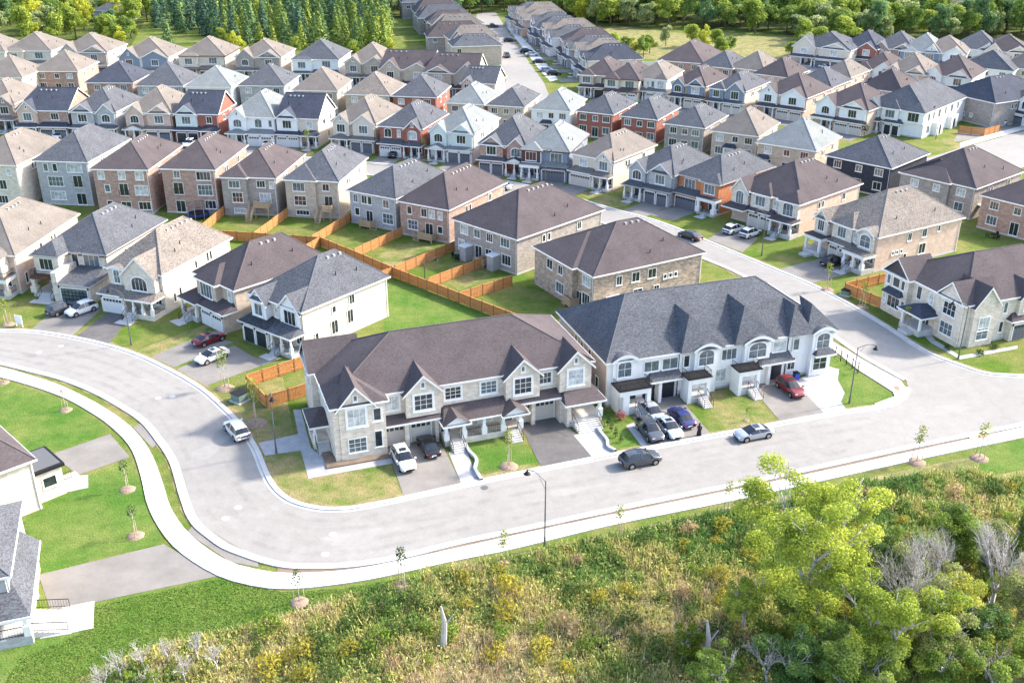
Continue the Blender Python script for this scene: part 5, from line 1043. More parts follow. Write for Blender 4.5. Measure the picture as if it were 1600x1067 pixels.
fence([(553, 388), (628, 354)], 'cedar side fence between the blue-grey and red-brown houses')
fence([(617, 415), (711, 376)], 'cedar side fence between the red-brown house and the wide pair')
fence([(669, 434), (758, 400)], 'cedar side fence splitting the wide pair\'s bright green lawns')
fence([(717, 456), (772, 439), (800, 430)], 'cedar side fence behind the tan stone pair\'s garden')
fence([(499, 370), (462, 390)], 'short cedar fence behind the house with the red car')
fence([(612, 417), (582, 428)], 'short cedar fence behind the cream stucco house')
fence([(345.6, 361), (328, 368)], 'short cedar fence behind the speckled tan roof')
fence([(483, 553), (383.7, 585), (415, 617), (484, 596)], 'new cedar fence enclosing a grassy corner beside the brown-roofed townhouses')
fence([(1409, 420), (1321.5, 441), (1382, 466), (1405, 459)], 'new cedar fence enclosing the corner house side yard')
fence([(1499, 197), (1539, 201), (1563, 195)], 'red-brown fence below the navy-roofed end house')
fence([(972, 95), (1000, 97), (1028, 96)], 'white vinyl fence below the far shrubs', white=True)
P = [at(x, y) for x, y in [(1296, 552), (1316, 566), (1340, 583)]]
ir = thing('iron_fence', 'black iron fence beside the lawn of the white townhouses', 'fence', P[0])
for i in range(6):
    p = P[0].lerp(P[2], i / 5) - P[0]; MB().box(p.x - .05, p.y - .05, 0, p.x + .05, p.y + .05, 1.6).build('post', M['black'], ir)
railing(ir, [(0, 0), tuple((P[2] - P[0])[:2])], .1, 1.3, gap=.3)
# low stone edging in front of the brown-roofed townhouses
for pts in ([(722, 688), (729, 705), (742, 720), (740, 735), (750, 752)], [(932, 671), (938, 680), (946, 690), (948, 700), (960, 707)]):
    l = smooth_line(P2(pts)); r_ = offset(l, .35); b = MB()
    for i in range(len(l) - 1):
        a, c, e, f_ = l[i], l[i + 1], r_[i + 1], r_[i]
        b.poly([(a.x, a.y, .35), (c.x, c.y, .35), (e.x, e.y, .35), (f_.x, f_.y, .35)]); b.poly([(a.x, a.y, 0), (c.x, c.y, 0), (c.x, c.y, .35), (a.x, a.y, .35)]); b.poly([(f_.x, f_.y, 0), (e.x, e.y, 0), (e.x, e.y, .35), (f_.x, f_.y, .35)])
    tag(b.build('garden_edging', M['stone_grey']), 'curved grey stone edging beside a paved path and lawn', 'edging', 'curved garden edgings')

# ------------------------------------------------------------------ street lamps
def lamp(base, ang, label, h=7.6):
    p = at(*base); root = thing('street_lamp', label, 'street lamp', p, R(ang), 'street lamps')
    MB().tube((0, 0, 0), (0, 0, 1.2), .13, 8, .1).tube((0, 0, 1.2), (0, 0, h), .085, 8, .055).build('pole', M['steel'], root)
    b = MB(); pr = None
    for i in range(7):
        t = i / 6; q = (2.0 * t, 0, h - .1 + .75 * math.sin(t * 2.0))
        if pr: b.tube(pr, q, .04, 6)
        pr = q
    b.tube((0, 0, h - 1.0), (.75, 0, h + .3), .02, 5); b.build('arm', M['steel'], root)
    hd = MB(); hd.tube((2.0, 0, h + .6), (2.0, 0, h + .35), .05, 8, .12).tube((2.0, 0, h + .35), (2.0, 0, h + .12), .14, 10, .36); hd.build('lamp_head', M['black'], root)
    MB().tube((2.0, 0, h + .12), (2.0, 0, h + .0), .25, 10, .12).build('lamp_lens', M['trim'], root)
lamp((851, 855), 150, 'tall black street lamp standing at the edge of the tangled meadow')
lamp((205.5, 539), 170, 'black street lamp on the lawn beside the speckled tan-roofed house')
lamp((1327, 630), -25, 'black street lamp on the lush lawn of the white townhouses')
lamp((1497, 561), 165, 'black street lamp beside the pale stone corner house')
lamp((432, 708), -70, 'black street lamp on the patchy lawn by the brown-roofed row side path')
lamp((1190, 400), 200, 'street lamp on the lawn between the two cream semi-detached pairs')
lamp((852, 292), -60, 'street lamp in front of the modern white and charcoal house')
lamp((640, 250), -80, 'street lamp in front of the red brick gabled house')
lamp((1462, 218), 200, 'street lamp in front of the white corner townhouse block')
lamp((766, 94), -10, 'street lamp beside the lawn of the plum-roofed corner house')
lamp((664, 440), 20, 'short lamp standing behind the cedar garden fence', 3.2)

# ------------------------------------------------------------------ cars
def paint(name, c, metal=.0, rough=.28):
    m, t, b = new_mat(name); b.inputs['Base Color'].default_value = (*c, 1); b.inputs['Metallic'].default_value = metal; b.inputs['Roughness'].default_value = rough
    b.inputs['Coat Weight'].default_value = .5; b.inputs['Coat Roughness'].default_value = .08; return m
PAINT = {'white': paint('paint_white', (.72, .72, .71)), 'silver': paint('paint_silver', (.42, .44, .47), .4), 'grey': paint('paint_grey', (.075, .085, .095), .4), 'black': paint('paint_black', (.012, .012, .015)),
         'red': paint('paint_red', (.15, .008, .014)), 'blue': paint('paint_blue', (.014, .02, .11)), 'iceblue': paint('paint_ice', (.46, .52, .58), .2)}
M['tyre'] = plain('tyre', (.015, .015, .016), .9, .1, .1, 4); M['rim'] = plain('rim', (.35, .36, .37), .35, .5, .1, 4, .6)
M['car_glass'] = glass('car_glass', (.012, .016, .022), .05); M['tail'] = plain('tail', (.35, .01, .01), .3, .5, .05, 3); M['lens'] = plain('lens', (.7, .72, .74), .15, .6, .05, 3)
M['plate'] = plain('plate', (.7, .7, .72), .5, .3, .05, 3)
CM = {}
def car_meshes(kind):
    """one lofted shell; the greenhouse faces go to a window mesh, the rest to the body"""
    if kind in CM: return CM[kind]
    # stations: x, top z, belt z, half width, sill z, kind of the span that follows (b body, c cabin, g sloping glass)
    if kind == 'suv': W2, st = .95, [(-2.36, .86, .80, .74, .46, 'b'), (-2.28, 1.03, .98, .86, .34, 'b'), (-2.2, 1.08, 1.03, .90, .28, 'g'), (-1.78, 1.56, 1.07, .94, .25, 'c'), (-1.2, 1.655, 1.06, .95, .24, 'c'), (-.35, 1.68, 1.03, .95, .24, 'c'), (.3, 1.62, 1.01, .95, .24, 'g'), (1.15, 1.05, 1.0, .95, .24, 'b'), (1.7, .98, .93, .93, .25, 'b'), (2.12, .86, .81, .86, .29, 'b'), (2.3, .70, .66, .76, .36, 'b'), (2.36, .58, .55, .68, .44, 'b')]
    elif kind == 'pickup': W2, st = .99, [(-2.8, 1.1, 1.05, .92, .5, 'b'), (-2.7, 1.14, 1.1, .96, .4, 'b'), (-.75, 1.14, 1.1, .99, .36, 'b'), (-.62, 1.16, 1.1, .99, .36, 'g'), (-.5, 1.76, 1.1, .99, .36, 'c'), (.3, 1.84, 1.1, .99, .36, 'c'), (.75, 1.78, 1.1, .99, .36, 'g'), (1.35, 1.16, 1.1, .99, .36, 'b'), (2.5, 1.08, 1.02, .96, .36, 'b'), (2.75, .9, .85, .86, .42, 'b'), (2.8, .75, .7, .8, .5, 'b')]
    else: W2, st = .92, [(-2.38, .74, .68, .70, .44, 'b'), (-2.28, .93, .88, .82, .32, 'b'), (-1.72, .99, .94, .90, .25, 'g'), (-.98, 1.36, .96, .92, .22, 'c'), (-.35, 1.44, .94, .92, .22, 'c'), (.22, 1.40, .92, .92, .22, 'g'), (1.18, .95, .90, .92, .22, 'b'), (1.75, .88, .83, .90, .23, 'b'), (2.15, .75, .71, .83, .28, 'b'), (2.33, .58, .55, .72, .36, 'b'), (2.38, .5, .47, .64, .42, 'b')]
    V, B, G = [], [], []; n = 13
    for x, zt, zb, w, zs, _ in st:
        h = max(0, zt - zb); wr = w * (.93 - .24 * min(1, h / .6)); half = [(w * .9, zs), (w, zs + .1), (w * 1.005, zs + (zb - zs) * .55), (w * .965, zb), (wr, zt - .07 * min(1, h / .3)), (wr * .8, zt)]
        V += [(x, -a, z) for a, z in half] + [(x, 0, zt + .02)] + [(x, a, z) for a, z in reversed(half)]
    for i in range(len(st) - 1):
        for j in range(n - 1):
            q = (i * n + j, i * n + j + 1, (i + 1) * n + j + 1, (i + 1) * n + j); kd = st[i][5]
            (G if (kd == 'g' and 3 <= j <= 8) or (kd == 'c' and j in (3, 8)) else B).append(q)
    B.append(tuple(range(n))); B.append(tuple(range((len(st) - 1) * n, len(st) * n))[::-1])
    bm, gm = MB(), MB()
    bm.v = list(V); bm.f = B; bm.m = [0] * len(B)
    for q in G: gm.poly([V[i] for i in q])
    hx = st[-1][0]; wx = hx * .6; top = MB()
    cab = [s_ for s_ in st if s_[5] in 'cg']
    for s in (-1, 1):
        xm = -.25 if kind != 'pickup' else .1; top.tube((xm, s * W2 * .965, st[4][2]), (xm, s * W2 * .72, max(q[1] for q in st) - .08), .035, 5)
        top.box(1.0, s * (W2 + .1) - .1, st[5][2] + .0, 1.16, s * (W2 + .1) + .1, st[5][2] + .14)
    if kind == 'suv':
        for s in (-1, 1): top.tube((-1.6, s * .6, 1.67), (.15, s * .6, 1.69), .03, 5)
    sun = MB()
    if kind != 'pickup': zt = max(q[1] for q in st) + .026; sun.box(-.55, -.4, zt - .03, .1, .4, zt)
    ty = MB().tube((0, -.12, 0), (0, .12, 0), .35, 16); rim = MB().tube((0, -.13, 0), (0, .13, 0), .24, 10)
    arch = MB()
    hl = MB().box(hx - .34, -.17, st[-3][2] - .12, hx - .1, .17, st[-3][2] - .02); tl = MB().box(-hx + .0, -.16, st[1][2] - .22, -hx + .13, .16, st[1][2] - .06)
    gr = MB().box(hx - .06, -W2 * .45, .36, hx + .012, W2 * .45, .52); pl = MB().box(-hx - .02, -.26, .52, -hx + .02, .26, .64)
    bk = MB().tube((0, -.1, 0), (0, .108, 0), .43, 16)
    CM[kind] = (bm, top, ty.mesh('tyre', M['tyre']), rim.mesh('rim', M['rim']), hl.mesh('headlight', M['lens']), tl.mesh('tail_light', M['tail']), gr.mesh('grille', M['black']), pl.mesh('number_plate', M['plate']), gm.mesh('window', M['car_glass'], True), sun.mesh('sunroof', M['car_glass']) if sun.f else None, bk.mesh('wheel_arch', M['black']), wx, W2)
    return CM[kind]
CB = {}
def car(px, heading, kind, colour, label, group=None):
    b, top, ty, rim, hl, tl, gr, pl, gm, sun, bk, wx, W2 = car_meshes(kind); key = (kind, colour)
    if key not in CB: CB[key] = (b.mesh('body', PAINT[colour], True), top.mesh('pillars', PAINT[colour]))
    p = at(*px); root = thing('parked_car', label, 'car', (p.x, p.y, .03), R(heading), group)
    link('body', CB[key][0], root); link('pillars', CB[key][1], root); link('window', gm, root); link('grille', gr, root); link('number_plate', pl, root)
    if sun and (len(label) % 2 == 0): link('sunroof', sun, root)
    for s in (-1, 1): link('headlight', hl, root, (0, s * W2 * .6, 0)); link('tail_light', tl, root, (0, s * W2 * .66, 0))
    for sx in (-1, 1):
        for sy in (-1, 1):
            link('wheel_arch', bk, root, (sx * wx, sy * (W2 - .1), .36), 0 if sy > 0 else math.pi); t_ = link('wheel', ty, root, (sx * wx, sy * (W2 - .1), .35)); link('rim', rim, t_)
car((1000, 724), 19, 'suv', 'grey', 'dark grey crossover driving on the road in front of the townhouses')
car((1177, 683), 199, 'sedan', 'silver', 'silver sedan parked at the kerb outside the white townhouses')
car((1234, 612), -71, 'suv', 'red', 'dark red minivan on the driveway beside the blue bin')
car((1064, 658), 108, 'sedan', 'blue', 'deep blue sedan on the drive, person standing behind it')
car((1045, 674), -72, 'sedan', 'iceblue', 'pale blue-white sedan parked between the grey crossover and blue car')
car((1015, 679), -72, 'suv', 'grey', 'dark grey crossover nose-out beside the small clipped shrubs')
car((1019, 650), -72, 'sedan', 'silver', 'silver sedan tucked under the arch by the white porch')
car((631, 724), -68, 'suv', 'white', 'white crossover nose-out on the townhouse driveway')
car((670, 703), 110, 'sedan', 'black', 'black sedan nose-in at the townhouse garage')
car((371, 678), 124, 'suv', 'white', 'white crossover parked on the bend beside the grass verge')
car((99, 488), 52, 'suv', 'grey', 'grey crossover at the modern house, nose to the glass garage door')
car((128, 489), -128, 'suv', 'white', 'white crossover at the modern house, nose to the road')
car((328, 535), 48, 'sedan', 'red', 'dark red sedan on the drive of the tan brick house')
car((332, 562), -130, 'sedan', 'white', 'white sedan on the drive of the cream stucco house')
car((1146, 363), 42, 'suv', 'white', 'white crossover before the garage of the brown-roofed cream pair')
car((1172, 369), 42, 'suv', 'white', 'white hatchback in front of the porch steps at the brown-roofed cream pair')
car((1302, 414), 28, 'suv', 'black', 'black crossover outside the speckled-roofed cream pair')
car((1078, 373), 130, 'sedan', 'black', 'black sedan parked at the kerb of the side street')
car((783, 295), 150, 'sedan', 'white', 'white sedan behind the red-brown brick house roof')
car((93, 217), -98, 'suv', 'white', 'white crossover outside the brick house with the dark ridge roof')
car((276, 236), -95, 'sedan', 'white', 'white sedan outside the tan brick twin-gabled house')
car((296, 229), -95, 'suv', 'white', 'white crossover outside the red and mint house')
car((420, 229), -100, 'suv', 'white', 'white crossover outside the white arched-window house')
car((617, 245), -108, 'suv', 'black', 'black van outside the red brick gabled house')
car((792, 90), -80, 'suv', 'black', 'black car driving down the receding street')
car((749, 71), 100, 'sedan', 'grey', 'grey car parked at the kerb of the receding street')
car((768, 44), 12, 'pickup', 'black', 'black pickup parked far up the receding street')
GC_ = 'cars on the receding street drives'
for px, kd, cl, lb in [((796, 66), 'suv', 'black', 'black car'), ((822, 83), 'suv', 'black', 'black car'), ((831, 88), 'sedan', 'white', 'white car'), ((842, 99), 'sedan', 'black', 'black car'), ((853, 112), 'sedan', 'silver', 'silver car'), ((865, 118), 'suv', 'black', 'black car')]:
    car(px, 12, kd, cl, lb + ' on a short drive along the receding street', GC_ + ', ' + lb)
car((1571, 194), 40, 'suv', 'white', 'white crossover on the drive above the wooden fence')
car((1602, 184), 40, 'sedan', 'white', 'white sedan on the drive of the plum-roofed white block')
car((1290, 108), -50, 'sedan', 'white', 'white car outside the slate-roofed pair by the wood')
car((1268, 104), -50, 'sedan', 'grey', 'grey car outside the slate-roofed pair by the wood')
car((1262, 180), -40, 'suv', 'white', 'white car beside the bracketed-gable pair')
car((588, 135), -95, 'suv', 'white', 'white car outside the three-gabled beige house')
car((1186, 186), -40, 'suv', 'black', 'black car outside the slate bay dormer house')

# ------------------------------------------------------------------ small things
def small(name, px, label, cat, parts, rz=0):
    r_ = thing(name, label, cat, at(*px), R(rz))
    for nm, b, m in parts: b.build(nm, M[m], r_)
    return r_
M['bin_blue'] = plain('bin_blue', (.02, .06, .35), .5, .4, .1, 3); M['box_green'] = plain('box_green', (.13, .19, .16), .6, .3, .1, 3); M['tramp_blue'] = plain('tramp_blue', (.02, .035, .16), .7, .2, .1, 3)
small('recycling_bin', (1243, 593), 'blue wheeled recycling bin beside the dark red minivan', 'bin', [('bin_body', MB().prism([(-.3, -.33), (.3, -.33), (.3, .33), (-.3, .33)], .08, 1.0), 'bin_blue'), ('lid', MB().box(-.33, -.37, 1.0, .33, .36, 1.07), 'black'), ('wheel', MB().tube((-.34, .25, .12), (.34, .25, .12), .12, 8), 'tyre')], 18)
small('recycling_bin', (1141, 597), 'black wheeled bin beside the white townhouse steps', 'bin', [('bin_body', MB().box(-.3, -.33, .08, .3, .33, 1.0), 'black'), ('lid', MB().box(-.33, -.37, 1.0, .33, .36, 1.07), 'steel'), ('wheel', MB().tube((-.34, .25, .12), (.34, .25, .12), .12, 8), 'tyre')], 18)
small('utility_box', (375, 626), 'green-grey electrical box beside the new cedar fence', 'utility box', [('cabinet', MB().box(-.75, -.7, .15, .75, .7, 1.1), 'box_green'), ('lid', MB().box(-.8, -.75, 1.1, .8, .75, 1.2), 'black'), ('base', MB().box(-.95, -.9, 0, .95, .9, .15), 'concrete')], -35)
small('utility_box', (1321, 461), 'dark utility box on the lawn beside the side street', 'utility box', [('cabinet', MB().box(-.6, -.5, .12, .6, .5, .8), 'box_green'), ('lid', MB().box(-.65, -.55, .8, .65, .55, .88), 'black'), ('base', MB().box(-.8, -.7, 0, .8, .7, .12), 'concrete')], -35)
small('yard_sign', (31, 510), 'white board sign on the lawn beside the modern house drive', 'sign', [('board', MB().box(-.55, -.03, .4, .55, .03, 1.7), 'trim'), ('post', MB().box(-.6, -.05, 0, -.52, .05, 1.75).box(.52, -.05, 0, .6, .05, 1.75), 'trim')], -20)
def patio_set(px, label, rz, m='black'):
    parts = [('table_top', MB().prism([(.6 * math.cos(i * .5236), .6 * math.sin(i * .5236)) for i in range(12)], .68, .73), m), ('table_leg', MB().tube((0, 0, 0), (0, 0, .68), .06, 6).tube((0, 0, 0), (0, 0, .05), .3, 8), m)]
    small('patio_table', px, label + ' table', 'table', parts, rz)
    p = at(*px)
    for i in range(3):
        a_ = R(rz) + i * 2.1; r_ = thing('patio_chair', label + ' chair', 'chair', p + Vector((math.cos(a_) * 1.05, math.sin(a_) * 1.05, 0)), a_ - math.pi / 2, label + ' chairs')
        MB().box(-.25, -.25, .4, .25, .25, .46).build('seat', M[m], r_); MB().box(-.25, .21, .46, .25, .26, .95).build('backrest', M[m], r_)
        for sx in (-.22, .22):
            for sy in (-.22, .22): MB().box(sx - .02, sy - .02, 0, sx + .02, sy + .02, .4).build('leg', M[m], r_)
patio_set((716, 405), 'dark patio set beside the small grey annex,', 20); patio_set((1552, 372), 'dark patio set behind the pink brick rear,', 40);
tr_ = MB(); NN = 16; ring = [(2.1 * math.cos(2 * math.pi * i / NN), 2.1 * math.sin(2 * math.pi * i / NN)) for i in range(NN)]
mat_ = MB().prism([(x * .85, y * .85) for x, y in ring], .83, .87); pad = MB(); legs = MB(); net = MB()
for i in range(NN):
    j = (i + 1) % NN; a, c = ring[i], ring[j]; pad.poly([(a[0] * .84, a[1] * .84, .9), (c[0] * .84, c[1] * .84, .9), (c[0], c[1], .88), (a[0], a[1], .88)]); pad.poly([(a[0], a[1], .88), (c[0], c[1], .88), (c[0], c[1], .6), (a[0], a[1], .6)])
    net.tube((*a, 2.6), (*c, 2.6), .03, 4)
    for q in range(5): net.tube((*a, .9 + q * .36), (*c, .9 + q * .36), .008, 3)
    if i % 2 == 0: legs.tube((*a, 0), (*a, 2.6), .045, 6)
    net.tube((*a, .9), (*a, 2.6), .008, 3)
small('trampoline', (311, 340), 'round trampoline with dark blue pad and safety net', 'trampoline', [('mat', mat_, 'black'), ('pad', pad, 'tramp_blue'), ('pole', legs, 'vent'), ('net', net, 'black')])
small('fallen_log', (944, 1012), 'dark fallen log lying in the pale meadow grass', 'log', [('trunk', MB().tube((-1.6, 0, .25), (1.7, .5, .35), .24, 8, .17).tube((.4, .12, .35), (.9, .6, .9), .07, 6, .03), 'black')], 20)
for px, h_, lb in [((693, 1010), 4.2, 'pale dead tree snag standing alone in the meadow grass'), ((1100, 1045), 5.0, 'grey broken snag beside the lime-green shrubs')]:
    b = MB(); b.tube((0, 0, 0), (.15, .1, h_ * .6), .3, 8, .22).tube((.15, .1, h_ * .6), (-.1, .1, h_), .22, 8, .08).tube((.12, .1, h_ * .5), (.9, .2, h_ * .78), .1, 6, .04)
    small('dead_snag', px, lb, 'dead tree', [('trunk', b, 'bark_pale')])

# ------------------------------------------------------------------ the person by the blue car
def person(px, heading):
    root = thing('person', 'person in a long black dress and scarf standing behind the blue car', 'person', at(*px), R(heading))
    vs = [(0, 0, .92), (0, .01, 1.18), (0, 0, 1.38), (0, .01, 1.47), (0, -.01, 1.56), (0, -.01, 1.66), (.09, 0, .86), (.1, -.02, .48), (.1, .03, .08), (.1, -.12, .03), (-.09, 0, .86), (-.1, .06, .48), (-.1, .1, .08), (-.1, -.05, .03),
          (.17, 0, 1.36), (.23, .02, 1.1), (.22, -.12, .88), (.21, -.17, .8), (-.17, 0, 1.36), (-.23, .02, 1.1), (-.22, -.1, .87), (-.21, -.14, .79)]
    es = [(0, 1), (1, 2), (2, 3), (3, 4), (4, 5), (0, 6), (6, 7), (7, 8), (8, 9), (0, 10), (10, 11), (11, 12), (12, 13), (2, 14), (14, 15), (15, 16), (16, 17), (2, 18), (18, 19), (19, 20), (20, 21)]
    rs = [.15, .14, .12, .055, .09, .085, .1, .065, .045, .04, .1, .065, .045, .04, .06, .045, .035, .03, .06, .045, .035, .03]
    for s in (-1, 1):                               # five fingers on each hand
        hb = 17 if s > 0 else 21; x, y, z = vs[hb]
        for q in range(5):
            a = len(vs); dx = (q - 2) * .018; vs.append((x + s * .005 + dx * .3, y - .03 + dx, z - .06)); vs.append((x + dx * .3, y - .045 + dx * 1.3, z - (.1 if q else .07))); es += [(hb, a), (a, a + 1)]; rs += [.009, .008]
    me = bpy.data.meshes.new('body'); me.from_pydata(vs, es, []); me.materials.append(M['skin'])
    o = link('body', me, root); sk = o.modifiers.new('skin', 'SKIN'); sk.use_smooth_shade = True
    for i, r_ in enumerate(rs): me.skin_vertices[0].data[i].radius = (r_, r_)
    me.skin_vertices[0].data[0].use_root = True
    o.modifiers.new('sub', 'SUBSURF').levels = 1
    def loft(name, rows, m):
        b = MB(); n = 14
        for z, rx, ry, cy in rows: b.v += [(rx * math.cos(2 * math.pi * i / n), cy + ry * math.sin(2 * math.pi * i / n), z) for i in range(n)]
        for r_ in range(len(rows) - 1):
            for i in range(n): j = (i + 1) % n; b.f.append((r_ * n + i, r_ * n + j, (r_ + 1) * n + j, (r_ + 1) * n + i)); b.m.append(0)
        return b.build(name, M[m], root, True)
    loft('dress', [(.1, .3, .27, .02), (.5, .25, .22, .01), (.9, .2, .18, 0), (1.1, .17, .14, 0), (1.3, .2, .14, 0), (1.4, .16, .12, 0), (1.45, .08, .08, 0)], 'black')
    loft('scarf', [(1.3, .15, .15, .02), (1.42, .1, .11, .02), (1.5, .11, .1, .05), (1.62, .115, .1, .05), (1.72, .08, .08, .03), (1.75, .01, .01, .02)], 'black')
    for s in (-1, 1): MB().tube((s * .17, 0, 1.37), (s * .235, .02, 1.1), .075, 8, .065).tube((s * .235, .02, 1.1), (s * .222, -.11, .9), .065, 8, .055).build('sleeve', M['black'], root)
M['skin'] = plain('skin', (.42, .27, .2), .6, .3, .05, 3)
person((1092, 681), 160)
# ------------------------------------------------------------------ vegetation
nr = np.random.default_rng(5)
def quads(name, V, Cc, mat):
    """V (N,4,3) quads, Cc (N,3) colours"""
    n = len(V); me = bpy.data.meshes.new(name); me.vertices.add(n * 4); me.vertices.foreach_set('co', V.reshape(-1).astype(np.float32))
    me.loops.add(n * 4); me.loops.foreach_set('vertex_index', np.arange(n * 4, dtype=np.int32)); me.polygons.add(n)
    me.polygons.foreach_set('loop_start', np.arange(0, n * 4, 4, dtype=np.int32)); me.polygons.foreach_set('loop_total', np.full(n, 4, np.int32))
    me.materials.append(mat); me.update(calc_edges=True)
    a = me.attributes.new('col', 'FLOAT_COLOR', 'POINT'); c4 = np.ones((n, 4, 4), np.float32); c4[:, :, :3] = Cc[:, None, :]; a.data.foreach_set('color', c4.reshape(-1)); return me
def unit(a): return a / np.maximum(1e-6, np.linalg.norm(a, axis=-1, keepdims=True))
def leaf_quads(C, N, s, asp=.7):
    """leaf quads at C with facing N, half size s"""
    r = unit(nr.normal(size=C.shape)); u = unit(np.cross(N, r)); v = np.cross(N, u); s = s[:, None]
    k_ = nr.uniform(.55, 1, (len(C), 1))
    return np.stack([C - u * s, C - v * s * asp * k_ + u * s * .2, C + u * s, C + v * s * asp], 1)
def crown(name, clumps, per, size, c_lo, c_hi, mat='leaf', up=.35):
    Cs, Ns, Cl = [], [], []
    for (x, y, z, r, sz) in clumps:
        n = int(per * r * r); d = unit(nr.normal(size=(n, 3))); d[:, 2] = np.abs(d[:, 2]) * nr.choice([1, 1, 1, -1], n); d = unit(d)
        rad = r * nr.uniform(.45, 1.05, (n, 1)); P_ = np.array([x, y, z]) + d * rad * np.array([1, 1, sz]); Cs.append(P_)
        Ns.append(unit(d + nr.normal(size=(n, 3)) * .7 + np.array([0, 0, up])))
        t = np.clip(nr.normal(.5, .28, (n, 1)) + nr.normal(0, .22), 0, 1); Cl.append(np.array(c_lo) * (1 - t) + np.array(c_hi) * t)
    C = np.concatenate(Cs); N = np.concatenate(Ns); K = np.concatenate(Cl)
    return quads(name, leaf_quads(C, N, nr.uniform(.6, 1.3, len(C)) * size), K, M[mat])
def limbs(segs, mat, name='trunk', n=6):
    b = MB()
    for p, q, r1, r2 in segs: b.tube(p, q, r1, n, r2)
    return b.mesh(name, M[mat], True)
def branch(segs, p, d, L, r, depth, spread=.6, taper=.68, kids=3):
    q = p + d * L; m = p.lerp(q, .5) + Vector((rng.uniform(-1, 1), rng.uniform(-1, 1), 0)) * L * .07
    segs.append((p, m, r, r * .85)); segs.append((m, q, r * .85, r * .65))
    if depth == 0: return [q]
    tips = []
    for i in range(kids):
        dd = (d + Vector((rng.uniform(-1, 1), rng.uniform(-1, 1), rng.uniform(-.2, .7))) * spread).normalized()
        tips += branch(segs, q if i < 2 else m, dd, L * rng.uniform(.6, .85), r * taper * (.8 if i else .95), depth - 1, spread, taper, kids)
    return tips
def deciduous(H, Rc, lo, hi, per=46, size=.36, nc=26, squash=.85):
    zc = H * .5; cl = []
    for i in range(nc):
        d = unit(nr.normal(size=3)); f = nr.uniform(.35, .9); up_ = (H - zc) if d[2] > 0 else H * .38
        wob = 1 - .35 * max(0, d[2]); cl.append((d[0] * Rc * f * wob, d[1] * Rc * f * wob, zc + d[2] * up_ * f, Rc * nr.uniform(.24, .42), squash))
    segs = [(Vector((0, 0, 0)), Vector((0, 0, H * .45)), Rc * .06, Rc * .04)]
    for c in cl[:7]: segs.append((Vector((0, 0, H * rng.uniform(.2, .4))), Vector(c[:3]), Rc * .025, .03))
    return crown('crown', cl, per, size, lo, hi), limbs(segs, 'bark')
def conifer(H, Rb, lo, hi, tiers=15, per=34):
    Cs, Ns, Kl = [], [], []
    for i in range(tiers):
        t = i / tiers; z = H * (.06 + .92 * t); r = Rb * (1 - t) ** .85 + .12; n = int(per * (r / Rb + .3)); a = nr.uniform(0, 2 * np.pi, n); f = nr.uniform(.35, 1.08, n) * (1 + .12 * np.sin(a * 3 + i))
        Cs.append(np.stack([np.cos(a) * r * f, np.sin(a) * r * f, z - .38 * r * f + nr.uniform(-.25, .25, n)], 1)); Ns.append(unit(np.stack([np.cos(a) * .7, np.sin(a) * .7, np.full(n, .75)], 1) + nr.normal(size=(n, 3)) * .35))
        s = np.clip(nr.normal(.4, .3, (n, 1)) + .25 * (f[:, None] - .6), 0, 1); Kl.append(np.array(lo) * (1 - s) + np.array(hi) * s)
    C = np.concatenate(Cs); V = leaf_quads(C, np.concatenate(Ns), nr.uniform(.35, .75, len(C)) * (Rb / 2.6), .5)
    return quads('crown', V, np.concatenate(Kl), M['needle']), limbs([(Vector((0, 0, 0)), Vector((0, 0, H * .95)), H * .016, .03)], 'bark')
def plant_tree(name, meshes, p, label, cat, group, s=1, rz=None, sz=None):
    r_ = thing(name, label, cat, p, rng.uniform(0, 6.28) if rz is None else rz, group); r_.scale = (s * rng.uniform(.85, 1.18), s * rng.uniform(.85, 1.18), s * (sz or rng.uniform(.82, 1.2)))
    link('crown', meshes[0], r_); link('trunk', meshes[1], r_); return r_
DG = [deciduous(14, 5.2, (0.101, 0.172, 0.040), (0.285, 0.386, 0.091)), deciduous(13, 5.6, (0.163, 0.235, 0.037), (0.427, 0.508, 0.101)), deciduous(12, 4.6, (0.244, 0.294, 0.032), (0.600, 0.600, 0.082)),
      deciduous(15, 5.4, (0.071, 0.143, 0.060), (0.184, 0.305, 0.132)), deciduous(12, 4.8, (0.204, 0.254, 0.101), (0.468, 0.529, 0.244))]
DL = ['dark green', 'mid green', 'yellow-green', 'deep bluish green', 'grey-green']
CF = [conifer(15, 3.1, (0.051, 0.110, 0.048), (0.186, 0.288, 0.101)), conifer(13, 2.8, (0.085, 0.144, 0.034), (0.304, 0.389, 0.085)), conifer(16, 3.2, (0.034, 0.085, 0.061), (0.119, 0.203, 0.119)), conifer(11, 2.6, (0.135, 0.203, 0.037), (0.439, 0.506, 0.085))]
CFL = ['mid green', 'light green', 'dark blue-green', 'bright yellow-green']
def inside(p, poly):
    c = False; j = len(poly) - 1
    for i in range(len(poly)):
        if (poly[i][1] > p[1]) != (poly[j][1] > p[1]) and p[0] < (poly[j][0] - poly[i][0]) * (p[1] - poly[i][1]) / (poly[j][1] - poly[i][1]) + poly[i][0]: c = not c
        j = i
    return c
def scatter(poly, spacing, n):
    xs = [p.x for p in poly]; ys = [p.y for p in poly]; out = []; t = 0
    while len(out) < n and t < n * 40:
        t += 1; q = (rng.uniform(min(xs), max(xs)), rng.uniform(min(ys), max(ys)))
        if inside(q, poly) and all((q[0] - o[0]) ** 2 + (q[1] - o[1]) ** 2 > spacing ** 2 for o in out): out.append(q)
    return out
FOREST = 0
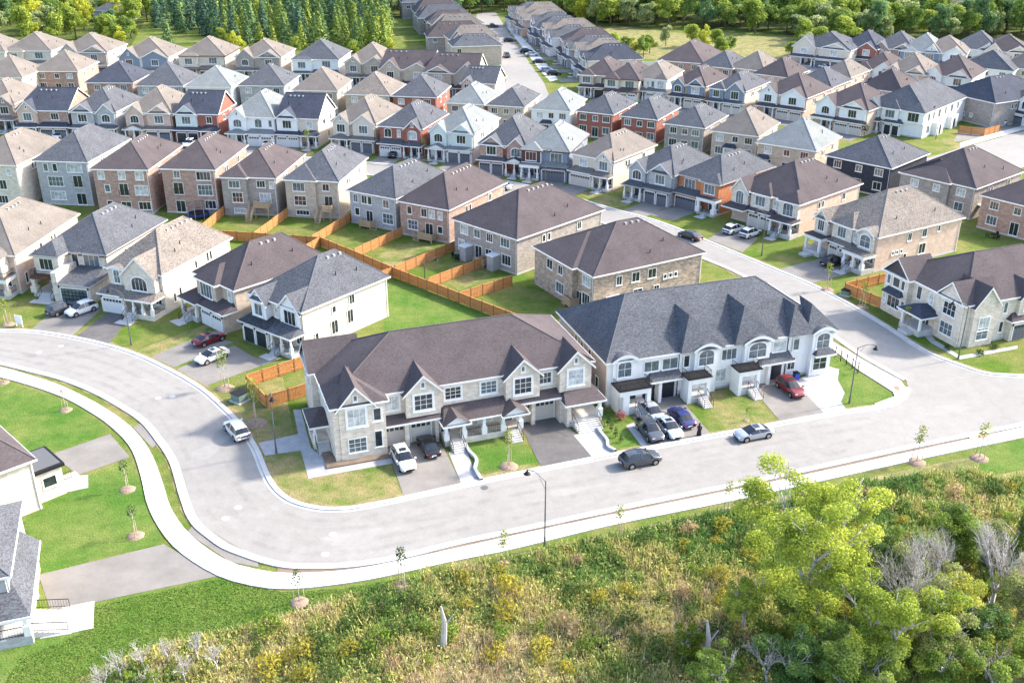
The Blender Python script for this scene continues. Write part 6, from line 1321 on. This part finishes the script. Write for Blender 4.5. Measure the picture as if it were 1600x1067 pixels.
def wood(px_poly, spacing, n, kinds, conif, s=(.85, 1.2), far=None):
    poly = [at(*p) for p in px_poly]
    for q in scatter(poly, spacing, n):
        i = rng.choice(kinds)
        if conif: plant_tree('spruce_tree', CF[i], (q[0], q[1], 0), '%s spruce in the dense plantation behind the far house fronts' % CFL[i], 'tree', 'spruces, ' + CFL[i], rng.uniform(*s))
        else: plant_tree('broadleaf_tree', DG[i], (q[0], q[1], 0), '%s broadleaf tree in the wood beyond the houses' % DL[i], 'tree', 'far broadleaf trees, ' + DL[i], rng.uniform(*s))
# spruce plantation behind the far fronts
wood([(340, 72), (460, 74), (560, 82), (605, 78), (606, 40), (600, 5), (330, 5), (330, 40)], 4.6, 210, [0, 0, 1, 1, 2, 3], True, (.75, 1.05))
wood([(235, 45), (330, 60), (335, 5), (250, 5)], 6, 36, [2, 2, 0], True, (.8, 1.15))
wood([(565, 84), (605, 80), (607, 55), (570, 60)], 3.4, 16, [3, 1], True, (.8, 1.0))
plant_tree('spruce_tree', CF[0], at(262, 70), 'lone spruce on the clearing behind the white and slate house', 'tree', None, .8)
# left wood
wood([(-40, 72), (60, 70), (150, 66), (205, 72), (225, 50), (240, 8), (-60, 8)], 6.6, 62, [0, 0, 1, 2, 3, 4], False, (.8, 1.15))
for x, y, i in [(170, 70, 2), (190, 74, 2), (205, 60, 1), (160, 60, 1), (365, 78, 2), (375, 82, 2), (348, 70, 1), (610, 85, 2), (460, 84, 1), (550, 90, 1)]:
    plant_tree('broadleaf_tree', DG[i], at(x, y), '%s small tree at the garden edge of the far fronts' % DL[i], 'tree', 'garden edge trees, ' + DL[i], .55)
# top middle and right
FL_ = [(600, 30), (700, 26), (790, 18), (860, 26), (930, 40), (1000, 46), (1060, 44), (1150, 52), (1260, 58), (1300, 66), (1400, 64), (1500, 62), (1700, 58)]
wood(FL_ + [(x, y - 22) for x, y in reversed(FL_)], 6.4, 150, [0, 0, 1, 1, 3, 4], False, (.85, 1.2))
wood([(x, y - 24) for x, y in FL_] + [(x, y - 52) for x, y in reversed(FL_)], 9, 46, [0, 1, 3], False, (1.2, 1.6))
wood([(1240, 70), (1330, 72), (1400, 66), (1560, 64), (1700, 64), (1700, 52), (1240, 54)], 6, 26, [4, 4, 1], False, (.7, .95))
wood([(890, 34), (960, 40), (985, 34), (985, 20), (890, 16)], 6, 14, [2, 2, 1], False, (.8, 1.0))
for x, y, i, s_ in [(930, 78, 2, .55), (960, 86, 1, .5), (975, 84, 0, .6), (990, 88, 2, .55), (1005, 90, 0, .55), (1015, 84, 1, .5), (1040, 72, 4, .55), (1080, 74, 1, .7), (1100, 78, 2, .7), (1118, 82, 1, .55), (1125, 90, 1, .5), (1140, 84, 0, .5), (1135, 92, 2, .42), (910, 70, 2, .4), (945, 70, 4, .4), (1275, 84, 1, .75), (1255, 88, 4, .7), (1235, 92, 1, .55), (1350, 52, 3, .9), (1362, 52, 3, .8)]:
    plant_tree('broadleaf_tree', DG[i], at(x, y), '%s tree in the thicket around the dry field' % DL[i], 'tree', 'thicket trees, ' + DL[i], s_)

# young staked street trees
YC = [crown('crown', [(0, 0, 2.6, .55, 1.5), (.15, .1, 3.2, .4, 1.3), (-.15, 0, 2.2, .4, 1.2)], 240, .1, (.16, .2, .03), (.34, .38, .08)), crown('crown', [(0, 0, 2.4, .5, 1.6), (.1, 0, 3.0, .35, 1.4)], 260, .1, (.05, .085, .03), (.11, .16, .06)), crown('crown', [(0, 0, 2.3, .4, 1.5), (.1, 0, 2.9, .3, 1.4)], 200, .1, (.18, .09, .03), (.34, .18, .06))]
YT = limbs([(Vector((0, 0, 0)), Vector((0, 0, 2.6)), .045, .02), (Vector((0, 0, 1.5)), Vector((.4, .1, 2.5)), .02, .008), (Vector((0, 0, 1.7)), Vector((-.35, -.1, 2.7)), .02, .008), (Vector((0, 0, 2.0)), Vector((.1, -.3, 3.0)), .02, .008)], 'bark_pale')
YS = MB().tube((.45, 0, 0), (.4, 0, 1.4), .035, 5).mesh('stake', M['wood_deck'])
mb = MB(); nn = 14
for r_, z_ in ((1, .0), (.8, .13), (.35, .2), (.0, .16)): mb.v += [((r_ + .05 * math.sin(i * 5.1)) * math.cos(2 * math.pi * i / nn), (r_ + .05 * math.sin(i * 3.7)) * math.sin(2 * math.pi * i / nn), z_) for i in range(nn)]
for a in range(3):
    for i in range(nn): j = (i + 1) % nn; mb.f.append((a * nn + i, a * nn + j, (a + 1) * nn + j, (a + 1) * nn + i)); mb.m.append(0)
YM = mb.mesh('mulch_ring', M['mulch'], True)
for x, y, kd, s_ in [(352, 607, 0, 1.5), (6, 598, 2, .9), (103, 641, 2, 1.0), (199, 765, 1, 1.1), (212, 837, 1, 1.1), (468, 941, 1, 1.1), (629, 915, 1, 1.3), (787, 882, 0, 1.1), (795, 729, 0, 1.35), (401, 662, 0, 1.7), (968, 838, 0, 1.05), (1137, 799, 0, 1.05), (1530, 716, 0, 1.3), (1432, 722, 0, 1.3), (1292, 453, 0, 1.3), (1347, 480, 0, 1.2), (1415, 517, 0, 1.1), (13, 507, 0, 1.2), (1166, 657, 1, .5), (265, 800, 1, .01), (664, 250, 0, 1.4), (482, 240, 0, 1.6), (1010, 250, 1, 1.4), (1228, 262, 1, 1.4)]:
    if s_ < .1: continue
    r_ = thing('young_tree', ('copper-leaved', 'slender dark green', 'lime-leaved')[2 - kd if kd != 1 else 1] + ' young staked tree in a mulch ring', 'tree', at(x, y), rng.uniform(0, 6), 'young staked trees, kind %d' % kd); r_.scale = (s_, s_, s_)
    link('crown', YC[kd], r_); link('trunk', YT, r_); link('stake', YS, r_); link('stake', YS, r_, (0, .1, 0), math.pi); m_ = link('mulch_ring', YM, r_); m_.scale = (.8, .8, 1)
# clipped shrubs and flowering bush by the white townhouses
CS = crown('crown', [(0, 0, .35, .32, 1.0), (0, 0, .75, .25, 1.3), (0, 0, 1.1, .14, 1.4)], 900, .06, (.012, .03, .012), (.03, .065, .02)); CT = limbs([(Vector((0, 0, 0)), Vector((0, 0, .6)), .04, .02)], 'bark')
for x, y in [(950, 665), (955, 674), (962, 683), (970, 691)]: plant_tree('clipped_shrub', (CS, CT), at(x, y), 'small dark clipped shrub on the green strip beside the grey crossover', 'shrub', 'clipped shrubs in a line')
PB = crown('crown', [(0, 0, .7, .6, 1.0), (.3, 0, .5, .4, 1)], 500, .09, (.25, .05, .06), (.5, .25, .22)); plant_tree('flowering_bush', (PB, CT), at(969, 656), 'pink flowering bush at the foot of the white townhouse porch', 'bush', None)
PE = crown('crown', [(0, 0, 1.2, .8, 1.3), (.2, 0, 2.0, .6, 1.3)], 300, .12, (.015, .04, .02), (.04, .08, .035)); plant_tree('evergreen_bush', (PE, CT), at(1350, 214), 'dark evergreen bush beside the white corner townhouse block', 'bush', None, 1.4)
for x, y in [(1555, 545), (1530, 552), (1480, 547)]: plant_tree('leafy_bush', (crown('crown', [(0, 0, .3, .5, .8), (.6, .1, .3, .45, .8)], 400, .1, (.04, .08, .02), (.10, .17, .035)), CT), at(x, y), 'low green bush planted against the pale stone corner house', 'bush', 'low bushes at the corner house')

# ------------------------------------------------------------------ the tangled meadow
poly = [at(*p) for p in [(600, 915), (640, 905), (720, 886), (860, 858), (1000, 828), (1106, 806), (1210, 790), (1334, 758), (1440, 742), (1520, 735), (1560, 752), (1640, 740), (1720, 730), (1900, 1300), (0, 1300), (130, 1075), (220, 1025), (300, 998), (400, 975), (520, 945)]]
xs = [p.x for p in poly]; ys = [p.y for p in poly]
n = 90000; X = nr.uniform(max(min(xs), -46), min(max(xs), 62), n); Y = nr.uniform(max(min(ys), 54), max(ys), n)
pin = np.zeros(n, bool); j = len(poly) - 1
for i in range(len(poly)):
    a, b_ = poly[i], poly[j]; cnd = ((a.y > Y) != (b_.y > Y)) & (X < (b_.x - a.x) * (Y - a.y) / (b_.y - a.y + 1e-9) + a.x); pin ^= cnd; j = i
vis = np.abs(X) < .53 * Y + 6
X, Y = X[pin & vis], Y[pin & vis]; n = len(X)
def wav(x, y, f, sd):
    r_ = np.random.default_rng(sd); s = 0
    for q in range(6): a, ph = r_.uniform(0, 6.28, 2); k_ = f * r_.uniform(.6, 1.8); s = s + np.sin(k_ * (x * np.cos(a) + y * np.sin(a)) + ph)
    return s / 3.2
w1, w2, w3 = wav(X, Y, .28, 1), wav(X, Y, .7, 2), wav(X, Y, 1.6, 3)
PAL = np.array([[.07, .13, .035], [.13, .18, .05], [.19, .21, .07], [.28, .26, .10], [.30, .245, .15], [.37, .31, .22], [.25, .165, .105], [.05, .08, .035]])
near_walk = np.clip((Y - 62 - .33 * (X + 20)) / 14, 0, 1)
sel = .15 + w1 * .9 + w2 * .6 + w3 * .5 + nr.normal(0, .55, n) - near_walk * .9 + .35 * (X < 6) - .9 * (X > 16)
idx = np.digitize(sel, [-1.25, -.55, .0, .5, .95, 1.75, 2.1]); idx = np.where(nr.random(n) < .06, 7, idx)
hgt = np.clip(nr.normal(.62, .24, n) + .28 * w2, .2, 1.5) * np.where(idx >= 4, .9, 1.0)
QV, QC = [], []
for q in range(7):
    a = nr.uniform(0, 6.28, n); tl = nr.uniform(.05, .55, n); base = np.stack([X + nr.normal(0, .16, n), Y + nr.normal(0, .16, n), np.zeros(n)], 1)
    hh = hgt * nr.uniform(.45, 1.1, n); lean = np.stack([np.cos(a) * tl * hh, np.sin(a) * tl * hh, hh], 1); wd_ = nr.uniform(.03, .085, n) * np.where(idx >= 4, .55, 1.25)
    sd_ = np.stack([-np.sin(a), np.cos(a), np.zeros(n)], 1) * wd_[:, None]
    if q < 3:      # stems / blades
        QV.append(np.stack([base - sd_ * .4, base + sd_ * .4, base + lean * .8 + sd_, base + lean], 1))
    else:          # leaves up the stem
        c_ = base + lean * nr.uniform(.35, 1.0, (n, 1)); QV.append(leaf_quads(c_, unit(nr.normal(size=(n, 3)) * .8 + np.array([0, 0, .8])), wd_ * nr.uniform(1.0, 2.0, n), .6))
    QC.append(PAL[idx] * 1.6 * nr.uniform(.78, 1.25, (n, 1)))
o_ = link('meadow_weeds', quads('meadow_weeds', np.concatenate(QV), np.clip(np.concatenate(QC), 0, .8), M['weed'])); tag(o_, 'tangle of tall green, golden and straw-coloured weeds beside the pavement', 'weeds', None, 'stuff')
# tufts along lawn and verge
n = 60000
lp = [at(*p) for p in [(30, 1030), (125, 990), (130, 950), (340, 905), (446, 925), (530, 920), (640, 902), (520, 945), (400, 975), (220, 1025), (130, 1075), (-20, 1110)]]
lx = [p.x for p in lp]; ly = [p.y for p in lp]; X = nr.uniform(max(min(lx), -46), max(lx), n); Y = nr.uniform(max(min(ly), 54), max(ly), n); pin = np.zeros(n, bool); j = len(lp) - 1
for i in range(len(lp)):
    a, b_ = lp[i], lp[j]; pin ^= ((a.y > Y) != (b_.y > Y)) & (X < (b_.x - a.x) * (Y - a.y) / (b_.y - a.y + 1e-9) + a.x); j = i
X, Y = X[pin], Y[pin]; n = len(X); a = nr.uniform(0, 6.28, n); hh = nr.uniform(.03, .10, n); base = np.stack([X, Y, np.zeros(n)], 1); sd_ = np.stack([-np.sin(a), np.cos(a), np.zeros(n)], 1) * .05
top = base + np.stack([np.cos(a) * .08, np.sin(a) * .08, hh], 1); cl = np.array([.095, .17, .026]) * nr.uniform(.6, 1.6, (n, 1)) + np.array([.06, .03, .01]) * (nr.random((n, 1)) < .12)
o_ = link('grass', quads('grass', np.stack([base - sd_, base + sd_, top + sd_ * .4, top - sd_ * .4], 1), cl, M['weed'])); tag(o_, 'short green lawn grass between the pavement and the meadow', 'grass', None, 'stuff')
# shrubs in the meadow
SH = [crown('crown', [(0, 0, .7, .7, 1.0), (.6, .2, .6, .5, 1), (-.5, .2, .5, .5, 1)], 260, .1, lo, hi) for lo, hi in (((.05, .09, .025), (.13, .2, .05)), ((.2, .2, .03), (.48, .4, .06)), ((.28, .2, .1), (.52, .4, .24)), ((.09, .16, .025), (.24, .34, .04)))]
SL = ['dark green', 'golden yellow', 'straw pink', 'fresh green']; ST = limbs([(Vector((0, 0, 0)), Vector((0, 0, .8)), .05, .02), (Vector((0, 0, .2)), Vector((.5, .1, .7)), .03, .01)], 'bark')
for q in scatter([at(*p) for p in [(600, 935), (860, 878), (1210, 800), (1420, 765), (1600, 755), (1640, 1067), (260, 1067), (420, 985)]], 2.0, 130):
    i = rng.choice([0, 0, 1, 1, 2, 3]); plant_tree('meadow_shrub', (SH[i], ST), (q[0], q[1], 0), '%s shrub among the meadow weeds' % SL[i], 'shrub', 'meadow shrubs, ' + SL[i], rng.uniform(.7, 1.5))
# ------------------------------------------------------------------ the big trees at the meadow corner
def big_tree(px, H, Rc, lo, hi, label, lean=(0, 0), nc=22, per=130, size=.2, bare=False, bark='bark_pale', depth=3, sq=.8):
    p = at(*px); root = thing('large_tree' if not bare else 'bare_tree', label, 'tree', p)
    segs = []; tips = []
    d = Vector((lean[0], lean[1], 1)).normalized()
    fork = Vector((0, 0, 0)) + d * H * .25; segs.append((Vector((0, 0, 0)), fork, Rc * .055, Rc * .045))
    for i in range(3):
        a = i * 2.1 + rng.uniform(0, 1); dd = (d + Vector((math.cos(a), math.sin(a), .2)) * .45).normalized(); tips += branch(segs, fork, dd, H * .24, Rc * .034, depth, .65, .62, 3 if not bare else 4)
    link('trunk', limbs(segs, bark, 'trunk', 5), root)
    if bare: return root
    cl = []
    for i in range(int(nc * 2.1)):
        t = Vector(rng.choice(tips)); r_ = Rc * rng.uniform(.11, .22); low_ = i % 2 == 0; f_ = rng.uniform(.25, .85) if low_ else 1; cl.append((t.x * (f_ + .3 * low_) + rng.uniform(-.9, .9), t.y * (f_ + .3 * low_) + rng.uniform(-.9, .9), max(H * .16, t.z * f_ + rng.uniform(-.8, .5)), r_, sq))
    link('crown', crown('crown', cl, per * 4.6, size * .48, lo, hi), root); return root
LIME = ((.16, .24, .03), (.52, .58, .10)); GRN = ((.11, .18, .035), (.30, .40, .08)); DEEP = ((.05, .11, .035), (.17, .27, .07)); OLV = ((.17, .21, .07), (.38, .42, .15))
big_tree((1258, 985), 16.0, 6.2, *LIME, 'tall lime-green tree with forked pale trunk reaching over the pavement', (-.06, .1), 30, 130, .2).scale = (1.15, 1.1, 1.03)
big_tree((1368, 1085), 13.0, 5.0, *LIME, 'broad yellow-lime tree with dead grey twigs in its crown', (.0, .06), 28, 130, .2)
big_tree((1435, 1060), 8.0, 3.4, *OLV, 'slim olive tree leaning beside the broad yellow-lime tree', (.06, .04), 28, 130, .19)
big_tree((1340, 1110), 8.0, 4.4, (.16, .24, .04), (.42, .50, .12), 'pale green tree at the foot of the broad yellow-lime tree', (0, .04), 26, 130, .19)
big_tree((1305, 1085), 7.0, 3.6, *GRN, 'low fresh green tree filling the gap between the two tall lime trees', (0, .05), 22, 130, .19)
big_tree((1480, 1010), 8.0, 4.0, (.20, .26, .04), (.50, .50, .10), 'yellowing tree beside the thin bare trunk', (0, .05), 24, 120, .19)
big_tree((1255, 1010), 5.5, 3.6, *GRN, 'fresh green bush around the tall lime trunk', (0, 0), 18, 140, .18)
big_tree((1478, 885), 7.5, 4.6, *GRN, 'round fresh green tree behind the lime trees', (0, 0), 24, 140, .2, sq=.7)
big_tree((1590, 872), 6.5, 4.4, *GRN, 'bushy green tree behind the bare silver tree at the meadow edge', (0, 0), 22, 140, .2)
big_tree((1160, 985), 6.5, 3.0, *LIME, 'lime-green bushy tree between the snag and the tall forked lime tree', (0, 0), 18, 170, .17)
big_tree((1065, 1040), 4.6, 2.8, (.06, .10, .012), (.20, .27, .03), 'low green bush beside the grey broken snag', (0, 0), 16, 170, .16)
big_tree((1230, 1085), 6.5, 4.2, *DEEP, 'deep green shaded tree below the tall forked lime tree', (0, 0), 20, 140, .2)
big_tree((1500, 1030), 7.0, 4.4, *DEEP, 'deep green tree behind the dead silver branches', (0, 0), 20, 140, .2)
big_tree((1590, 985), 6.5, 4.0, *OLV, 'olive green tree at the foot of the bare silver tree', (0, 0), 20, 140, .18)
big_tree((1440, 985), 8.5, 4.0, *OLV, 'olive tree with thin crown beside the bare silver tree', (.05, 0), 14, 120, .18)
big_tree((1540, 1095), 5.5, 3.8, *GRN, 'green bush in front of the olive green tree', (0, 0), 18, 140, .18)
big_tree((1120, 1090), 5.0, 3.6, *GRN, 'green bush in front of the grey broken snag', (0, 0), 18, 140, .18)
big_tree((1330, 1130), 6.0, 4.0, *GRN, 'green undergrowth below the yellow-lime tree', (0, 0), 18, 140, .2)
big_tree((1420, 905), 6.0, 3.6, *GRN, 'fresh green bush behind the thin bare trunk', (0, 0), 18, 140, .18)
big_tree((1530, 880), 5.0, 3.4, *OLV, 'olive bush between the round green tree and the bushy one', (0, 0), 16, 140, .18)
big_tree((1610, 1060), 6.5, 4.2, *GRN, 'green tree beside the olive green tree and front bush', (0, 0), 20, 140, .18)
big_tree((1460, 1085), 6.0, 3.8, *GRN, 'fresh green bush beside the slim olive tree trunk', (0, 0), 18, 140, .18)
big_tree((1350, 905), 5.0, 3.2, *DEEP, 'deep green bush shaded by the tall lime tree', (0, 0), 16, 140, .18)
big_tree((1545, 960), 9.5, 4.2, *OLV, 'bare silver-grey tree with fine spreading twigs', (0, 0), bare=True, depth=4)
big_tree((1460, 960), 9.0, 3.6, *OLV, 'second bare grey tree leaning among the lime crowns', (-.1, .1), bare=True, depth=4)
big_tree((1400, 1010), 11.0, 3.4, *OLV, 'thin bare trunk with dead twigs between the lime trees', (.05, .1), bare=True, depth=4)
big_tree((1200, 1075), 6.0, 3.0, *OLV, 'small bare grey tree beside the deep green shade tree', (-.2, 0), bare=True, depth=3)
big_tree((240, 1095), 4.0, 2.4, (.07, .12, .015), (.20, .28, .03), 'fresh green sapling growing among bare twiggy shrubs', (0, 0), 12, 150, .13)
for x, y in [(190, 1062), (225, 1050), (265, 1040), (310, 1035), (165, 1085), (290, 1068), (340, 1050)]: big_tree((x, y), 3.4, 1.7, *OLV, 'bare grey twiggy shrub in a thicket at the meadow corner', bare=True, depth=3)['group'] = 'bare twiggy shrubs at the meadow corner'
